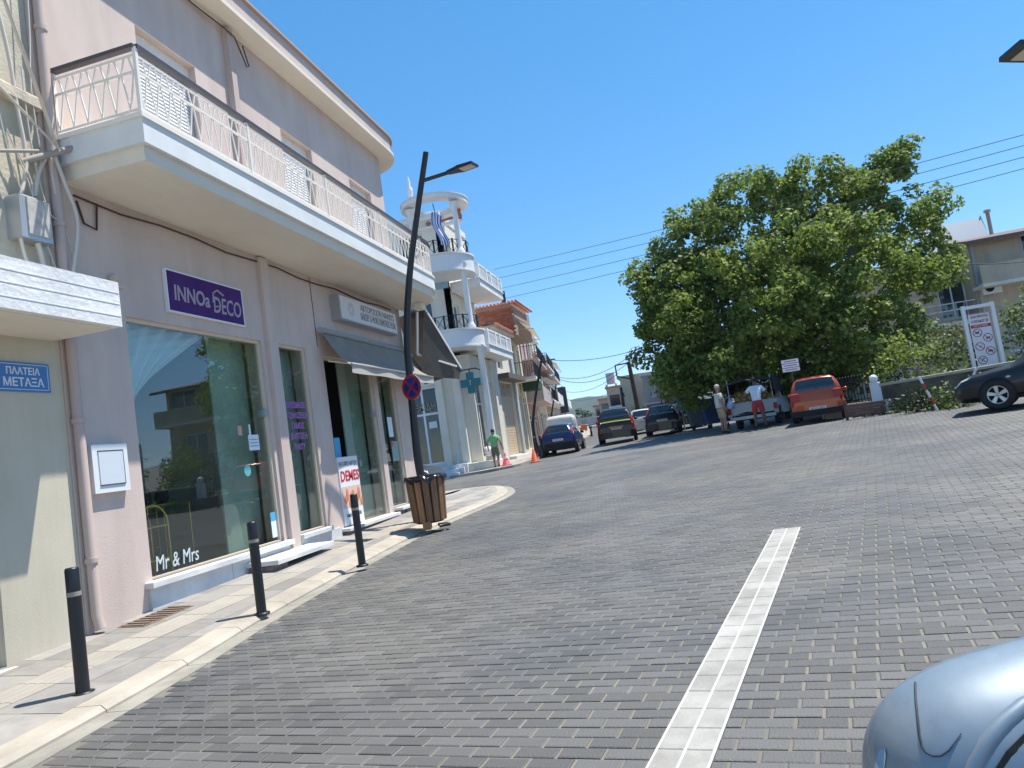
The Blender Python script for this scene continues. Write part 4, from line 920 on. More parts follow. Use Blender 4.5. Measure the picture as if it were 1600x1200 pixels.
# ---------------------------------------------------------------- apartment row further along the left side
ST = Matrix.Translation((-9.5,41.3,0)) @ Matrix.Rotation(R(7.0),4,'Z')   # local x: towards the street, y: along it
def sw(x, y, z): return tuple(ST @ Vector((x, y, z)))
def lbase(x, y): p = ST @ Vector((x, y, 0)); return g(p.x, p.y)
def apartment(label, y0, y1, hgt, mw, nfl, name='apartment_building', balm=None, setb=0, shops=True, awn=None, railc=None, nb=2, depth=9, clutter=0, group=None, gf=3.6):
    zb_ = lbase(0,(y0+y1)/2); t = thing(name, label, 'building', sw(-depth/2,(y0+y1)/2,zb_), world=True, group=group); x0 = -setb
    fl = (hgt-gf)/nfl; fn = lambda u, v, d: sw(x0-d, u, zb_+v); W_ = y1-y0
    holes = []
    for f in range(nfl):
        for k in range(nb): u = y0+W_*(k+.5)/nb; holes.append((u-.65,u+.65,gf+f*fl+.12,gf+f*fl+2.25))
    sh = [(y0+W_*k/2+.4,y0+W_*(k+1)/2-.4,.25,gf-.9) for k in range(2)] if shops else []
    mb = MB(); cell_wall(mb, [y0,y1], [-.8,hgt], holes+sh, 0, .25, fn); mb.build('wall', mw, t)
    mb = MB(ST); mb.box(-depth,x0-.27,y0,y0+.2,zb_-.8,zb_+hgt); mb.box(-depth,x0-.27,y1-.2,y1,zb_-.8,zb_+hgt); mb.box(-depth,x0-.02,y0+.01,y1-.01,zb_+hgt-.15,zb_+hgt); mb.build('side_wall', mw, t)
    for h in holes: wall_window(t, fn, h, 2)
    for h in sh: wall_window(t, fn, h, 2, gf-1.3, name='shop_window')
    for f in range(nfl):
        z = zb_+gf+f*fl
        mb = MB(ST); mb.box(x0-.05,x0+1.25,y0+.3,y1-.3,z-.16,z); b = mb.build('balcony', balm or K['wht'], t)
        if railc is not None and f % 2 == 0:
            mb = MB(ST); mb.box(x0+1.18,x0+1.25,y0+.3,y1-.3,z,z+.9); mb.box(x0,x0+1.18,y0+.3,y0+.36,z,z+.9); mb.build('balcony_front', railc, b)
        else:
            mb = MB(ST); mb.box(x0+1.19,x0+1.23,y0+.3,y1-.3,z+.9,z+.94); mb.box(x0,x0+1.19,y0+.3,y0+.34,z+.9,z+.94)
            yy = y0+.35
            while yy < y1-.3: mb.box(x0+1.2,x0+1.22,yy,yy+.02,z,z+.9); yy += .16
            for q in range(8): mb.box(x0+.1+q*.14,x0+.12+q*.14,y0+.31,y0+.33,z,z+.9)
            mb.build('balcony_rail', K['iron'], b)
        if awn and (f+len(label)) % 2 == 0:
            mb = MB(ST); 
            for q in range(6):
                a, c = q/6, (q+1)/6; mb.add([(x0+.05+1.5*a,y0+.5,z+fl-.25-.9*a**1.3),(x0+.05+1.5*a,y1-.5,z+fl-.25-.9*a**1.3),(x0+.05+1.5*c,y1-.5,z+fl-.25-.9*c**1.3),(x0+.05+1.5*c,y0+.5,z+fl-.25-.9*c**1.3)],[(0,1,2,3)])
            mb.build('awning', awn, t)
            mb = MB(ST)
            for yy in (y0+.5,y1-.5): mb.bar((x0+.05,yy,z+fl-1.0),(x0+1.55,yy,z+fl-1.15),.04)
            mb.build('awning_arm', K['alu'], t)
        for q in range(clutter):
            yy = rb.uniform(y0+.5,y1-.6); mb = MB(ST); mb.lathe([(.12,0),(.16,.28),(.17,.3)],(x0+1.0,yy,z),8); pt_ = mb.build('flower_pot', K['tile_r'], b)
            mb = MB(ST)
            for w_ in range(16): c = Vector((x0+1.0+rb.uniform(-.2,.2),yy+rb.uniform(-.25,.25),z+.3+rb.uniform(0,.5))); mb.poly([c, c+Vector((.12,.05,.05)), c+Vector((.02,.1,.13))])
            mb.build('plant', K['hplant'], b)
    mb = MB(ST); mb.box(-depth-.1,x0+.25,y0-.02,y1+.02,zb_+hgt,zb_+hgt+.22); mb.build('roof_slab', balm or K['wht'], t)
    return t
K['hplant'] = mat('balcony_plant', (.05,.08,.03), .7)
aw_c, aw_b = mat('cream_awning', (.66,.60,.48), .9, trans=.2), mat('brown_awning', (.34,.20,.13), .9, trans=.2)
a1 = apartment('cream building with yellow doorway strips and a sloping awning next to the shutter', .2,6.2,8.6,K['cream'],1,nb=2,balm=K['cream_l'],awn=aw_c,railc=None,gf=4.6,clutter=2)
a2 = apartment('rose plastered apartment block with deep balconies', 6.4,15.5,9.0,K['pinkw'],2,nb=3,balm=mat('rose_concrete', (.48,.40,.38), .8),railc=mat('grey_pink_parapet', (.42,.36,.35), .85),gf=3.4,clutter=3,setb=.1)
a3 = apartment('pale apartment block with black railings and white balconies beyond the rose one', 15.7,25,9.3,K['cream_l'],2,nb=3,awn=aw_b,clutter=2)
a4 = apartment('tan block with cream awnings far along the left row', 25.2,36,8.3,K['tan'],2,nb=3,awn=aw_c,clutter=1,railc=K['wht'])
a5 = apartment('grey block with closed balconies near the far end of the left row', 36.3,48,6.5,K['greyw'],1,nb=3,railc=K['cream_l'])
a6 = apartment('last visible pale rose block of the left row with a tall dark sign', 48.3,62,5.8,K['pinkw'],1,nb=3,railc=K['wht'])
vs = thing('vertical_sign', 'tall dark blue vertical banner sign at the end of the left row', 'sign', (0,0,0)); vs.location = at(879,640,78)
q0, q1 = at(883,645,78), at(873,606,78); vs.location = q0
mb = MB(); mb.box(-.45,.45,-.1,.1,0,(q1-q0).z); mb.build('banner', mat('navy_banner', (.03,.04,.09), .6), vs)
mb = MB(); mb.box(-.05,.05,-.02,.08,-3,0); mb.build('post', K['iron'], vs)
gbx = thing('green_planter', 'dark green box planter on the first balcony of the left row', 'planter', (0,0,0)); c_ = at(832,603,44.5); gbx.location = c_
mb = MB(); mb.bbox(-.5,.5,-.7,.7,-.3,.3,.03); mb.build('box', mat('dark_green', (.02,.06,.03), .8), gbx)
# ---------------------------------------------------------------- far end of the street and the right side
def cuboid(name, label, P0, P1, Y, depth, zbase, m, cat='building', wins=(), parent_mat=None, roof=None, balc=(), group=None):
    """house whose front spans pixels P0 (top left) .. P1 (right) at depth Y; zbase ground"""
    a, b = at(*P0, Y), at(*P1, Y); x0, x1, z1 = a.x, b.x, a.z
    t = thing(name, label, cat, ((x0+x1)/2, Y+depth/2, zbase), world=True, group=group)
    fn = lambda u, v, d: (x0+(x1-x0)*u, Y+d, zbase+(z1-zbase)*v)
    mb = MB(); cell_wall(mb, [0,1], [0,1], [w for w in wins], 0, .25, fn); mb.build('front_wall', m, t)
    mb = MB(); mb.box(x0,x0+.2,Y+.26,Y+depth,zbase-.5,z1); mb.box(x1-.2,x1,Y+.26,Y+depth,zbase-.5,z1); mb.box(x0+.21,x1-.21,Y+depth-.2,Y+depth,zbase-.5,z1); mb.build('side_wall', m, t)
    mb = MB(); mb.box(x0-.25,x1+.25,Y-.25,Y+depth+.2,z1,z1+.22); mb.build('roof', roof or m, t)
    for w in wins:
        wall_window(t, fn, w, 2, t=.012 if 0 else .03)
    for (u0, u1, v) in balc:
        bx0, bx1 = x0+(x1-x0)*u0, x0+(x1-x0)*u1; z = zbase+(z1-zbase)*v
        mb = MB(); mb.box(bx0,bx1,Y-1.2,Y-.001,z-.15,z); bb = mb.build('balcony', K['wht'], t)
        mb = MB(); mb.box(bx0,bx1,Y-1.2,Y-1.14,z+.85,z+.9)
        k = 0
        while bx0+k*.2 < bx1: mb.box(bx0+k*.2,bx0+k*.2+.03,Y-1.19,Y-1.16,z,z+.85); k += 1
        mb.build('balcony_rail', K['alu'], bb)
    return t
cuboid('house', 'plain cream house with grey upper balcony left of the big tree across the street', (968,592), (1012,577), 70, 12, 1.5, K['cream'], wins=[(.25,.4,.1,.4),(.6,.75,.1,.4)], roof=K['tan'])
cuboid('house', 'grey white house with curved balcony and blue rail left of the big tree', (1003,588), (1040,580), 62, 10, 1.3, K['greyw'], wins=[(.2,.45,.55,.85),(.6,.85,.55,.85),(.15,.85,.05,.35)], balc=[(-.1,1.0,.45)], roof=K['wht'])
cuboid('house', 'rose house with dark awning under the left edge of the big tree', (1028,560), (1078,545), 54, 10, 1.2, K['pinkw'], wins=[(.15,.4,.55,.8),(.55,.8,.55,.8),(.1,.9,.08,.3)], balc=[(0,.9,.42)], roof=K['tan'])
for px, py0, Y, m, lb in ((948,634,118,'tan','small tan house at the far end of the street on the right'),(958,624,105,'pinkw','small rose house far down the street between poles'),(973,606,92,'brick_r' if 0 else 'tan','tan house with rooftop tank far down the right side')):
    c = at(px, py0, Y); zb_ = g(c.x, c.y); t = thing('far_house', lb, 'house', (c.x,c.y,zb_))
    h = c.z-zb_; mb = MB(); mb.box(-1.8,1.8,-3,5,-.5,h); mb.build('wall', K[m], t)
    mb = MB(); mb.box(-1.95,1.95,-3.2,5.2,h,h+.25); mb.build('roof', K['tile_r'], t)
    for xx in (-.9,.9):
        for zz in (.35,.68): mb = MB(); mb.box(xx-.6,xx+.6,-3.08,-3.002,h*zz-.7,h*zz+.6); mb.build('window', K['wglass'], t)
    mb = MB(); mb.box(-1.7,1.7,-4,-3.09,h*.5-.15,h*.5); mb.build('balcony', K['wht'], t)
tk = thing('rooftop_tank', 'pale blue rooftop water tank on a frame above the far houses', 'tank', at(955,600,92)); 
mb = MB(); mb.lathe([(.5,0),(.55,.2),(.55,1.3),(.6,1.4)],(0,0,0),12); mb.build('tank', mat('tank_blue', (.32,.42,.48), .6), tk); mb = MB()
for x, y in ((-.6,-.6),(.6,-.6),(.6,.6),(-.6,.6)): mb.bar((x,y,-2.2),(x,y,0),.12)
mb.build('frame', K['alu'], tk)
# pale low wall and street end
ew = thing('end_wall', 'pale stone building closing the street below the far hills', 'building', at(915,668,150)); 
mb = MB(); mb.box(-5,5,-1,4,-1,1.9); mb.build('wall', mat('pale_stone_wall', (.42,.40,.36), .9, (.34,.32,.29), 1, .2), ew); mb = MB(); mb.box(-5.2,5.2,-1.2,4.2,1.9,2.1); mb.build('roof', K['greyw'], ew)
for xx in (-3,0,3): mb = MB(); mb.box(xx-.5,xx+.5,-1.08,-1.005,.6,1.5); mb.build('window', K['wglass'], ew)
# hills
hm = mat('forested_hill', (.022,.04,.022), .95, (.05,.065,.035), .02, 0)
mb = MB(); mb.smooth = True; n = 90; m_ = 10; V = []
for j in range(m_+1):
    for i in range(n+1):
        x = -1400+i*2400/n; y = 900+j*90; a = j/m_
        h = (54+16*math.sin(x*.006+1)+10*math.sin(x*.017)+6*math.sin(x*.041+2)+3*math.sin(x*.11))*math.sin(min(1,a*1.25)*1.57)
        V.append((x, y, g(x*.3, y)-6+h*(.9 + .1*math.sin(i*.9+j))))
mb.add(V, [(j*(n+1)+i, j*(n+1)+i+1, (j+1)*(n+1)+i+1, (j+1)*(n+1)+i) for j in range(m_) for i in range(n)]); tag(mb.build('hills', hm), kind='structure')

# apartment on the right behind the garden
RA = thing('beige_apartment', 'beige apartment block with brown eave and air conditioner behind the right hand garden', 'building', (16,42,1.2), world=True)
YR = 40.0
pL, pC, pR = at(1440,420,YR), at(1513,400,YR), at(1690,430,YR)
zb_ = 1.2; zt = at(1513,385,YR).z
fnR = lambda u, v, d: (u, YR+d, v)
z1b, z2b = at(1540,520,YR).z, at(1540,452,YR).z
wR = [(pC.x+1.0,pC.x+2.1,zb_+1.2,zb_+2.6),(pC.x+3.0,pC.x+4.2,zb_+1.2,zb_+2.6),(pC.x+1.9,pC.x+3.6,z1b-.2,z1b+1.6),(pC.x+2.4,pC.x+4.4,z2b+1.2,z2b+2.4)]
mb = MB(); cell_wall(mb, [pC.x,pR.x], [zb_-.4,zt], wR, 0, .3, fnR); mb.build('wall', K['tan'], RA)
for h in wR: wall_window(RA, fnR, h, 2)
lz = at(1470,480,YR).z
wL = [(pL.x+.9,pL.x+2.2,lz-.6,lz+1.4),(pL.x+.9,pL.x+2.2,lz-4,lz-2.2)]
fnL = lambda u, v, d: (u, YR+1.2+d, v)
mb = MB(); cell_wall(mb, [pL.x-3.5,pC.x], [zb_-.4,zt-.3], wL, 0, .3, fnL); mb.build('wall', mat('warm_tan', (.60,.46,.36), .85, (.52,.40,.31), 1.0, .15, 30), RA)
for h in wL: wall_window(RA, fnL, h, 2)
mb = MB(); mb.box(pL.x-3.5,pL.x-3.2,YR+1.51,YR+10,zb_-.4,zt-.3); mb.box(pR.x-.3,pR.x,YR+.31,YR+10,zb_-.4,zt); mb.box(pL.x-3.5,pR.x,YR+10,YR+10.2,zb_,zt-.4); mb.box(pC.x,pC.x+.2,YR+.31,YR+1.19,zb_,zt); mb.build('side_wall', K['tan'], RA)
mb = MB(); mb.add([(pC.x-.3,YR-.9,zt-.05),(pR.x+.5,YR-.9,zt-.05),(pR.x+.5,YR+5,zt+1.1),(pC.x-.3,YR+5,zt+1.1),(pC.x-.3,YR-.9,zt+.12),(pR.x+.5,YR-.9,zt+.12),(pR.x+.5,YR+5,zt+1.27),(pC.x-.3,YR+5,zt+1.27)],[(3,2,1,0),(4,5,6,7),(0,1,5,4),(1,2,6,5),(2,3,7,6),(3,0,4,7)]); mb.build('roof', mat('brown_roof', (.15,.095,.08), .8), RA)
mb = MB(); mb.box(pL.x-3.6,pC.x-.31,YR+.9,YR+10,zt-.3,zt-.05); mb.build('roof_slab', K['greyw'], RA)
mb = MB(); mb.box(pC.x-.1,pR.x,YR-1.3,YR-.001,z2b-.02,z2b+.14); b = mb.build('balcony', K['cream_l'], RA)
mb = MB(); mb.box(pC.x-.1,pR.x,YR-1.3,YR-1.2,z2b+.14,z2b+1.05); mb.build('balcony_front', K['tan'], b)
mb = MB(); mb.box(pL.x-1.5,pC.x-.2,YR-.3,YR+1.19,lz-1.1,lz-.85); b = mb.build('balcony', K['cream_l'], RA)
mb = MB(); mb.box(pL.x-1.5,pC.x-.2,YR-.3,YR-.26,lz-.3,lz-.24); mb.box(pL.x-1.5,pC.x-.2,YR-.3,YR-.26,lz+.05,lz+.1)
for k in range(8): mb.bar((pL.x-1.4+k*(pC.x-pL.x+1.1)/8,YR-.28,lz-.85),(pL.x-1.4+k*(pC.x-pL.x+1.1)/8,YR-.28,lz+.1),.04)
mb.build('balcony_rail', K['alu'], b)
mb = MB(); mb.tube([(pC.x+.15,YR-.1,zb_),(pC.x+.15,YR-.1,zt)],.07,8); mb.build('downpipe', K['greyw'], RA)
ac = at(1548,450,YR-.3); t = thing('air_conditioner', 'white air conditioner unit on the beige apartment wall', 'air conditioner', ac, 0)
mb = MB(); mb.bbox(-.42,.42,-.16,.16,-.3,.3,.03); mb.build('case', K['steel_w'], t); mb = MB(); mb.lathe([(.2,0),(.2,.02)],(-.1,-.18,0),16,'y'); mb.build('fan_grille', K['dark'], t)
sp = at(1502,375,YR+3); t = thing('solar_water_heater', 'grey solar panels on the flat roof left of the brown eave', 'solar heater', (sp.x,sp.y,zt))
mb = MB(); mb.add([(-1.7,-.6,0),(1.3,-.6,0),(1.3,.5,2.0),(-1.7,.5,2.0),(-1.7,-.5,0),(1.3,-.5,0),(1.3,.6,2.0),(-1.7,.6,2.0)],[(0,1,2,3),(7,6,5,4),(0,4,5,1),(1,5,6,2),(2,6,7,3),(3,7,4,0)]); mb.build('panel', K['alu'], t)
mb = MB(); mb.bar((1.3,.5,2.1),(1.9,.9,-.3),.06); mb.bar((-1.7,.5,2.0),(-1.2,1.2,0),.06); mb.build('strut', K['alu'], t)
cp_ = at(1552,378,YR+4); t = thing('flue_pipe', 'short grey flue pipe on the brown roof of the beige apartment', 'flue', (cp_.x,cp_.y,zt+.6)); mb = MB(); mb.lathe([(.1,0),(.1,1.7),(.18,1.72),(.18,1.85)],(0,0,0),10); mb.build('pipe', K['alu'], t)
# low house in the garden under the tree
t = cuboid('garden_house', 'low cream house with a pale blue roof edge half hidden behind the tree', (1322,566), (1432,556), 36, 6, .95, K['cream_l'], wins=[(.1,.3,.2,.75),(.62,.85,.3,.75)], roof=mat('pale_blue_metal', (.55,.62,.68), .4))
ya = at(1345,570,35.4); t = thing('yellow_awning', 'yellow awning on the low cream house behind the fence', 'awning', ya); mb = MB(); mb.add([(-1,.6,.5),(1.2,.6,.5),(1.2,-.7,-.3),(-1,-.7,-.3),(-1,-.7,-.5),(1.2,-.7,-.5)],[(0,1,2,3),(3,2,5,4)]); mb.build('fabric', mat('ochre_fabric', (.55,.38,.10), .9, trans=.2), t)

# garden boundary on the right: low wall, fence, posts
def ln(a, b, t): return (a[0]+(b[0]-a[0])*t, a[1]+(b[1]-a[1])*t)
W0, W1, W2 = (4.6,26.6), (5.75,24.6), (16,20.5)
gw = thing('garden_wall', 'low dark stained garden wall with a pale coping under the trees', 'wall', (9,22.4,.75), world=True)
A_, B_ = Vector(ln(W1,W2,.02)), Vector(W2); d_ = (B_-A_).normalized(); nn = Vector((-d_.y, d_.x))
mb = MB(); q = [A_, B_, B_+nn*.3, A_+nn*.3]; mb.prism([(p.x,p.y) for p in q], .2, lambda x, y: g(x,y)+.85); mb.build('wall', mat('stained_wall', (.085,.07,.05), .95, (.19,.165,.115), 1.6, .5, 20, grime=.55, gsc=(1.5,1.5,.5)), gw)
mb = MB(); q = [A_-nn*.05, B_-nn*.05, B_+nn*.35, A_+nn*.35]; mb.prism([(p.x,p.y) for p in q], lambda x, y: g(x,y)+.85, lambda x, y: g(x,y)+.93); mb.build('coping', mat('pale_coping', (.46,.42,.33), .9, (.36,.32,.26), 4), gw)
ww = thing('white_wall', 'whitewashed rubble wall with dark joints below the iron fence', 'wall', (5.2,25.5,.75), world=True)
A2, B2 = Vector(W0), Vector((6.1,24.35)); d2 = (B2-A2).normalized(); n2 = Vector((-d2.y, d2.x)); 
mb = MB(); q = [A2, B2, B2+n2*.3, A2+n2*.3]; mb.prism([(p.x,p.y) for p in q], .3, lambda x, y: g(x,y)+.42); mb.build('wall', K['rubble'], ww)
L2 = (B2-A2).length; s = .04
while s < L2-.1:
    l = rb.uniform(.3,.5)
    for k in range(2):
        o = s + (.14 if k else 0); a = A2+d2*o-n2*.03; b = A2+d2*min(o+l-.03,L2)-n2*.03
        mb = MB(); q = [a, b, b+n2*.1, a+n2*.1]; z0 = .0+k*.22; mb.prism([(p.x,p.y) for p in q], lambda x, y: g(x,y)+z0, lambda x, y: g(x,y)+z0+.2); mb.build('stone', mat('whitewashed_stone', (.62,.57,.47), .9) if 'whitewashed_stone' not in bpy.data.materials else bpy.data.materials['whitewashed_stone'], ww)
    s += l
fe = thing('iron_fence', 'dark iron railing fence on the whitewashed wall beside the orange car', 'fence', (5.2,25.5,1.2), world=True)
n_ = 20; bm_ = MB(); bm_.tube([(0,0,0),(0,0,.85)],.014,5); bm_.ball((0,0,.88),.03,6); bme2 = mesh_of(bm_, 'fence_bar', K['iron'])
for i in range(n_): 
    p = A2+d2*(L2*(i+.5)/n_)*.93+n2*.12; inst(bme2, 'fence_bar', fe, (p.x,p.y,g(p.x,p.y)+.42))
for h in (.52,1.12):
    mb = MB(); a, b = A2+n2*.12, A2+d2*L2*.93+n2*.12; mb.bar((a.x,a.y,g(a.x,a.y)+h),(b.x,b.y,g(b.x,b.y)+h),.03); mb.build('fence_rail', K['iron'], fe)
gp = thing('gate_post', 'white gate post topped by a ball lamp at the end of the iron fence', 'post', (5.85,24.6,g(5.85,24.6))); mb = MB(); mb.bbox(-.13,.13,-.13,.13,0,1.0,.02); mb.build('pillar', K['wht'], gp); mb = MB(); mb.ball((0,0,1.12),.13,14); mb.build('globe', K['shut'], gp)
gp2 = thing('gate_post', 'white gate post partly hidden behind the orange car', 'post', (4.75,27.0,g(4.75,27))); mb = MB(); mb.bbox(-.16,.16,-.16,.16,0,1.5,.02); mb.build('pillar', K['wht'], gp2)
# brown notice board on legs
bc = at(1350,640,23.9); nb_ = thing('wooden_board', 'low brown wooden board with carved lettering in front of the whitewashed wall', 'sign', (bc.x,bc.y,g(bc.x,bc.y)), R(-8))
hz = bc.z-g(bc.x,bc.y); K['bw'] = mat('stained_brown_wood', (.11,.055,.04), .7, (.16,.08,.055), 8, .2, 30)
for k in range(2): mb = MB(); mb.box(-.55,.6,-.03,.03,hz-.17+k*.19,hz+.01+k*.19); mb.build('plank', K['bw'], nb_)
text('lettering', 'ΠΑΙΔΙΚΗ ΧΑΡΑ', .1, mat('pale_carving', (.30,.20,.15), .8), nb_, basis((0,-.032,hz+.1),(1,0,0),(0,-1,0)), wmax=.95)
text('lettering', 'ΔΗΜΟΥ', .1, bpy.data.materials['pale_carving'], nb_, basis((0,-.032,hz-.09),(1,0,0),(0,-1,0)), wmax=.5)
for x in (-.5,.5): mb = MB(); mb.box(x-.04,x+.04,.031,.09,-.1,hz+.15); mb.build('leg', K['bw'], nb_)
mb = MB(); mb.bar((-.35,.05,.05),(.1,.05,hz-.15),.035); mb.bar((.4,.05,.05),(.1,.05,hz-.15),.035); mb.build('brace', K['iron'], nb_)
# prohibition billboard
YS = 25.0
q = [at(1503.5,480,YS), at(1550.5,470,YS), at(1527,600,YS), at(1571,590,YS)]
PSn = thing('prohibition_board', 'tall white board with five red prohibition symbols between two grey posts', 'sign', ((q[0].x+q[1].x)/2, YS, g(q[0].x,YS)), world=True)
xl, xr = (q[0].x+q[2].x)/2, (q[1].x+q[3].x)/2; ztop = (q[0].z+q[1].z)/2; Wd = xr-xl
for x in (xl, xr): mb = MB(); mb.box(x-.05,x+.05,YS-.05,YS+.05,.3,ztop); mb.build('post', K['alu'] if 0 else K['steel_w'], PSn)
mb = MB(); mb.box(xl+.05,xr-.05,YS-.045,YS+.045,ztop-.12,ztop-.02); mb.build('top_bar', K['steel_w'], PSn)
pz0, pz1 = at(1535,587,YS).z, ztop-.28; pxa, pxb = xl+.12, xr-.14
mb = MB(); mb.box(pxa,pxb,YS-.02,YS+.02,pz0,pz1); mb.build('panel', mat('sign_white', (.62,.65,.70), .4), PSn)
H = pz1-pz0; rd, bk = mat('sign_red', (.40,.02,.035), .5), mat('sign_black', (.03,.02,.025), .6); Y1 = YS-.022
NRM = lambda x, z, y=Y1: basis((x,y,z),(1,0,0),(0,-1,0))
mid = (pxa+pxb)/2; pw = pxb-pxa
def rect(x0, x1, z0, z1, m, y=Y1): mb = MB(); mb.box(x0,x1,y-.002,y+.001,z0,z1); return mb.build('print', m, PSn)
rect(pxa+.0,pxb,pz1-H*.235,pz1-H*.185,rd); rect(pxa+.01,pxb-.01,pz1-H*.012,pz1-H*.004,rd)
text('lettering','ΑΠΑΓΟΡΕΥΕΤΑΙ',.1,rd,PSn,NRM(mid,pz1-H*.06),wmax=pw*.85,off=.003); text('lettering','Η ΕΙΣΟΔΟΣ ΣΕ',.1,rd,PSn,NRM(mid,pz1-H*.135),wmax=pw*.85,off=.003)
text('lettering','ΟΛΟ ΤΟ 24ΩΡΟ',.07,K['sign_w'] if 'sign_w' in K else K['shut'],PSn,NRM(mid,pz1-H*.21,Y1-.003),wmax=pw*.7)
rect(pxa,pxb,pz0+H*.065,pz0+H*.115,rd); rect(pxa,pxb,pz0,pz0+H*.055,rd)
text('lettering','ΠΡΟΣΟΧΗ',.06,K['shut'],PSn,NRM(mid,pz0+H*.09,Y1-.003),wmax=pw*.6); text('lettering','ΑΥΣΤΗΡΑ',.06,K['shut'],PSn,NRM(mid,pz0+H*.028,Y1-.003),wmax=pw*.6)
rr = pw*.235
for k, (u, v) in enumerate(((.27,.685),(.73,.59),(.27,.465),(.73,.375),(.27,.245))):
    x, z = pxa+pw*u, pz0+H*v; mb = MB(); n = 24
    V = []; 
    for i in range(n):
        a = 2*math.pi*i/n; V += [(x+rr*math.cos(a),Y1-.003,z+rr*math.sin(a)),(x+rr*.84*math.cos(a),Y1-.003,z+rr*.84*math.sin(a))]
    mb.add(V, [(2*i,2*((i+1) % n),2*((i+1) % n)+1,2*i+1) for i in range(n)]); mb.bar((x-rr*.65,Y1-.004,z+rr*.6),(x+rr*.65,Y1-.004,z-rr*.6),.003,rr*.14,up=(0,0,1)); mb.build('prohibition_ring', rd, PSn)
    mb = MB()
    if k == 0: mb.ball((x-.02,Y1-.003,z),rr*.34,8,(1.3,.02,.6)); mb.ball((x+.03,Y1-.003,z+rr*.2),rr*.2,8,(1,.02,.8))
    elif k == 1: mb.bar((x-rr*.4,Y1-.003,z-rr*.2),(x+rr*.4,Y1-.003,z+rr*.15),.004,rr*.22); mb.ball((x-rr*.2,Y1-.003,z-rr*.25),rr*.16,8,(1,.03,1)); mb.ball((x+rr*.25,Y1-.003,z-rr*.15),rr*.16,8,(1,.03,1))
    elif k == 2: mb.bar((x-rr*.1,Y1-.003,z-rr*.3),(x+rr*.3,Y1-.003,z+rr*.3),.004,rr*.1)
    elif k == 3: mb.box(x-rr*.5,x+rr*.5,Y1-.004,Y1-.002,z-rr*.2,z+rr*.1); mb.ball((x,Y1-.003,z+rr*.15),rr*.25,8,(1,.03,.8))
    else: mb.bar((x-rr*.35,Y1-.003,z-rr*.35),(x+rr*.2,Y1-.003,z+rr*.3),.004,rr*.14); mb.ball((x+rr*.32,Y1-.003,z+rr*.4),rr*.17,8,(1,.03,1))
    mb.build('symbol', bk, PSn)
# white direction sign in front of the tree and blue one by the street
def board_sign(label, px, py, Y, w_, h_, m, rows, pole_m, cat='sign', rz=0):
    c = at(px, py, Y); gz = g(c.x, c.y); t = thing('road_sign', label, cat, (c.x,c.y,gz), rz)
    z = c.z-gz; mb = MB(); mb.tube([(0,.04,0),(0,.04,z+h_/2)],.035,8); mb.build('pole', pole_m, t)
    for k in range(rows):
        zz = z-h_/2+h_*k/rows; mb = MB(); mb.box(-w_/2,w_/2,-.02,0,zz+.01,zz+h_/rows-.01); mb.build('board', m, t)
        mb = MB(); mb.box(-w_*.36,w_*.36,-.023,-.0205,zz+h_/rows*.4,zz+h_/rows*.6); mb.build('text_strip', K['ink'], t)
    return t
board_sign('tilted white direction sign with three rows on the dark trunk of the big tree', 1235, 571, 27.5, .60, .46, K['shut'], 3, K['brown_d'], rz=R(6))
board_sign('blue and white direction sign on a post left of the dumpsters', 1062, 622, 38, 1.0, .55, mat('dir_blue', (.16,.26,.42), .5), 2, K['alu'])
# ---------------------------------------------------------------- trees and plants
def leafmat(name, a, b, tr=.35): return mat(name, a, .55, b, 1.1, island=.42, trans=tr, detail=3, spec=.35)
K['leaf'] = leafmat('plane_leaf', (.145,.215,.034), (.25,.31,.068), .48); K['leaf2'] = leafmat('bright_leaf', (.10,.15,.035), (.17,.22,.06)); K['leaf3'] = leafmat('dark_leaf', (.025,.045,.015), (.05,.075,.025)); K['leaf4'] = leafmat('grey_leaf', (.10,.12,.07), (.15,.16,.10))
K['bark'] = mat('bark', (.13,.10,.075), .95, (.22,.19,.15), 4, .5, 20)
def leaves(cl, per, size, rs, flat=.75):
    """cl: list of (centre, radius); returns numpy arrays of leaf quads folded along the midrib"""
    V = []; Fc = []
    N = sum(max(4, int(per*(r/1.0)**2)) for c, r in cl)
    C = np.concatenate([np.repeat(np.array([list(c)+[r]]), max(4, int(per*(r/1.0)**2)), 0) for c, r in cl])
    d = rs.normal(size=(N,3)); d /= np.linalg.norm(d, axis=1)[:,None]
    rad = rs.uniform(.35,1.05,N)**.6
    P = C[:,:3] + d*(C[:,3]*rad)[:,None]*np.array([1,1,flat])
    nrm = d*.7 + rs.normal(size=(N,3))*.55 + np.array([.1,.0,.55]); nrm /= np.linalg.norm(nrm, axis=1)[:,None]
    t = np.cross(nrm, rs.normal(size=(N,3))); t /= np.linalg.norm(t, axis=1)[:,None]; b = np.cross(nrm, t)
    s = size*rs.uniform(.6,1.25,N)[:,None]
    p0 = P - t*s*.5; p1 = P + b*s*.42 - nrm*s*.08; p2 = P + t*s*.55 - nrm*s*.12; p3 = P - b*s*.42 - nrm*s*.08
    V = np.stack([p0,p1,p2,p3],1).reshape(-1,3)
    return V, N
def leaf_mesh(name, V, N, m, parent):
    me = bpy.data.meshes.new(name); off = np.array(parent.get('_o', (0,0,0)))
    me.vertices.add(N*4); me.vertices.foreach_set('co', (V-off).astype(np.float32).ravel())
    me.loops.add(N*4); me.loops.foreach_set('vertex_index', np.arange(N*4, dtype=np.int32))
    me.polygons.add(N); me.polygons.foreach_set('loop_start', np.arange(0,N*4,4,dtype=np.int32)); me.polygons.foreach_set('loop_total', np.full(N,4,dtype=np.int32))
    me.materials.append(m); me.update(calc_edges=True)
    o = bpy.data.objects.new(name, me); COL.objects.link(o); o.parent = parent; return o
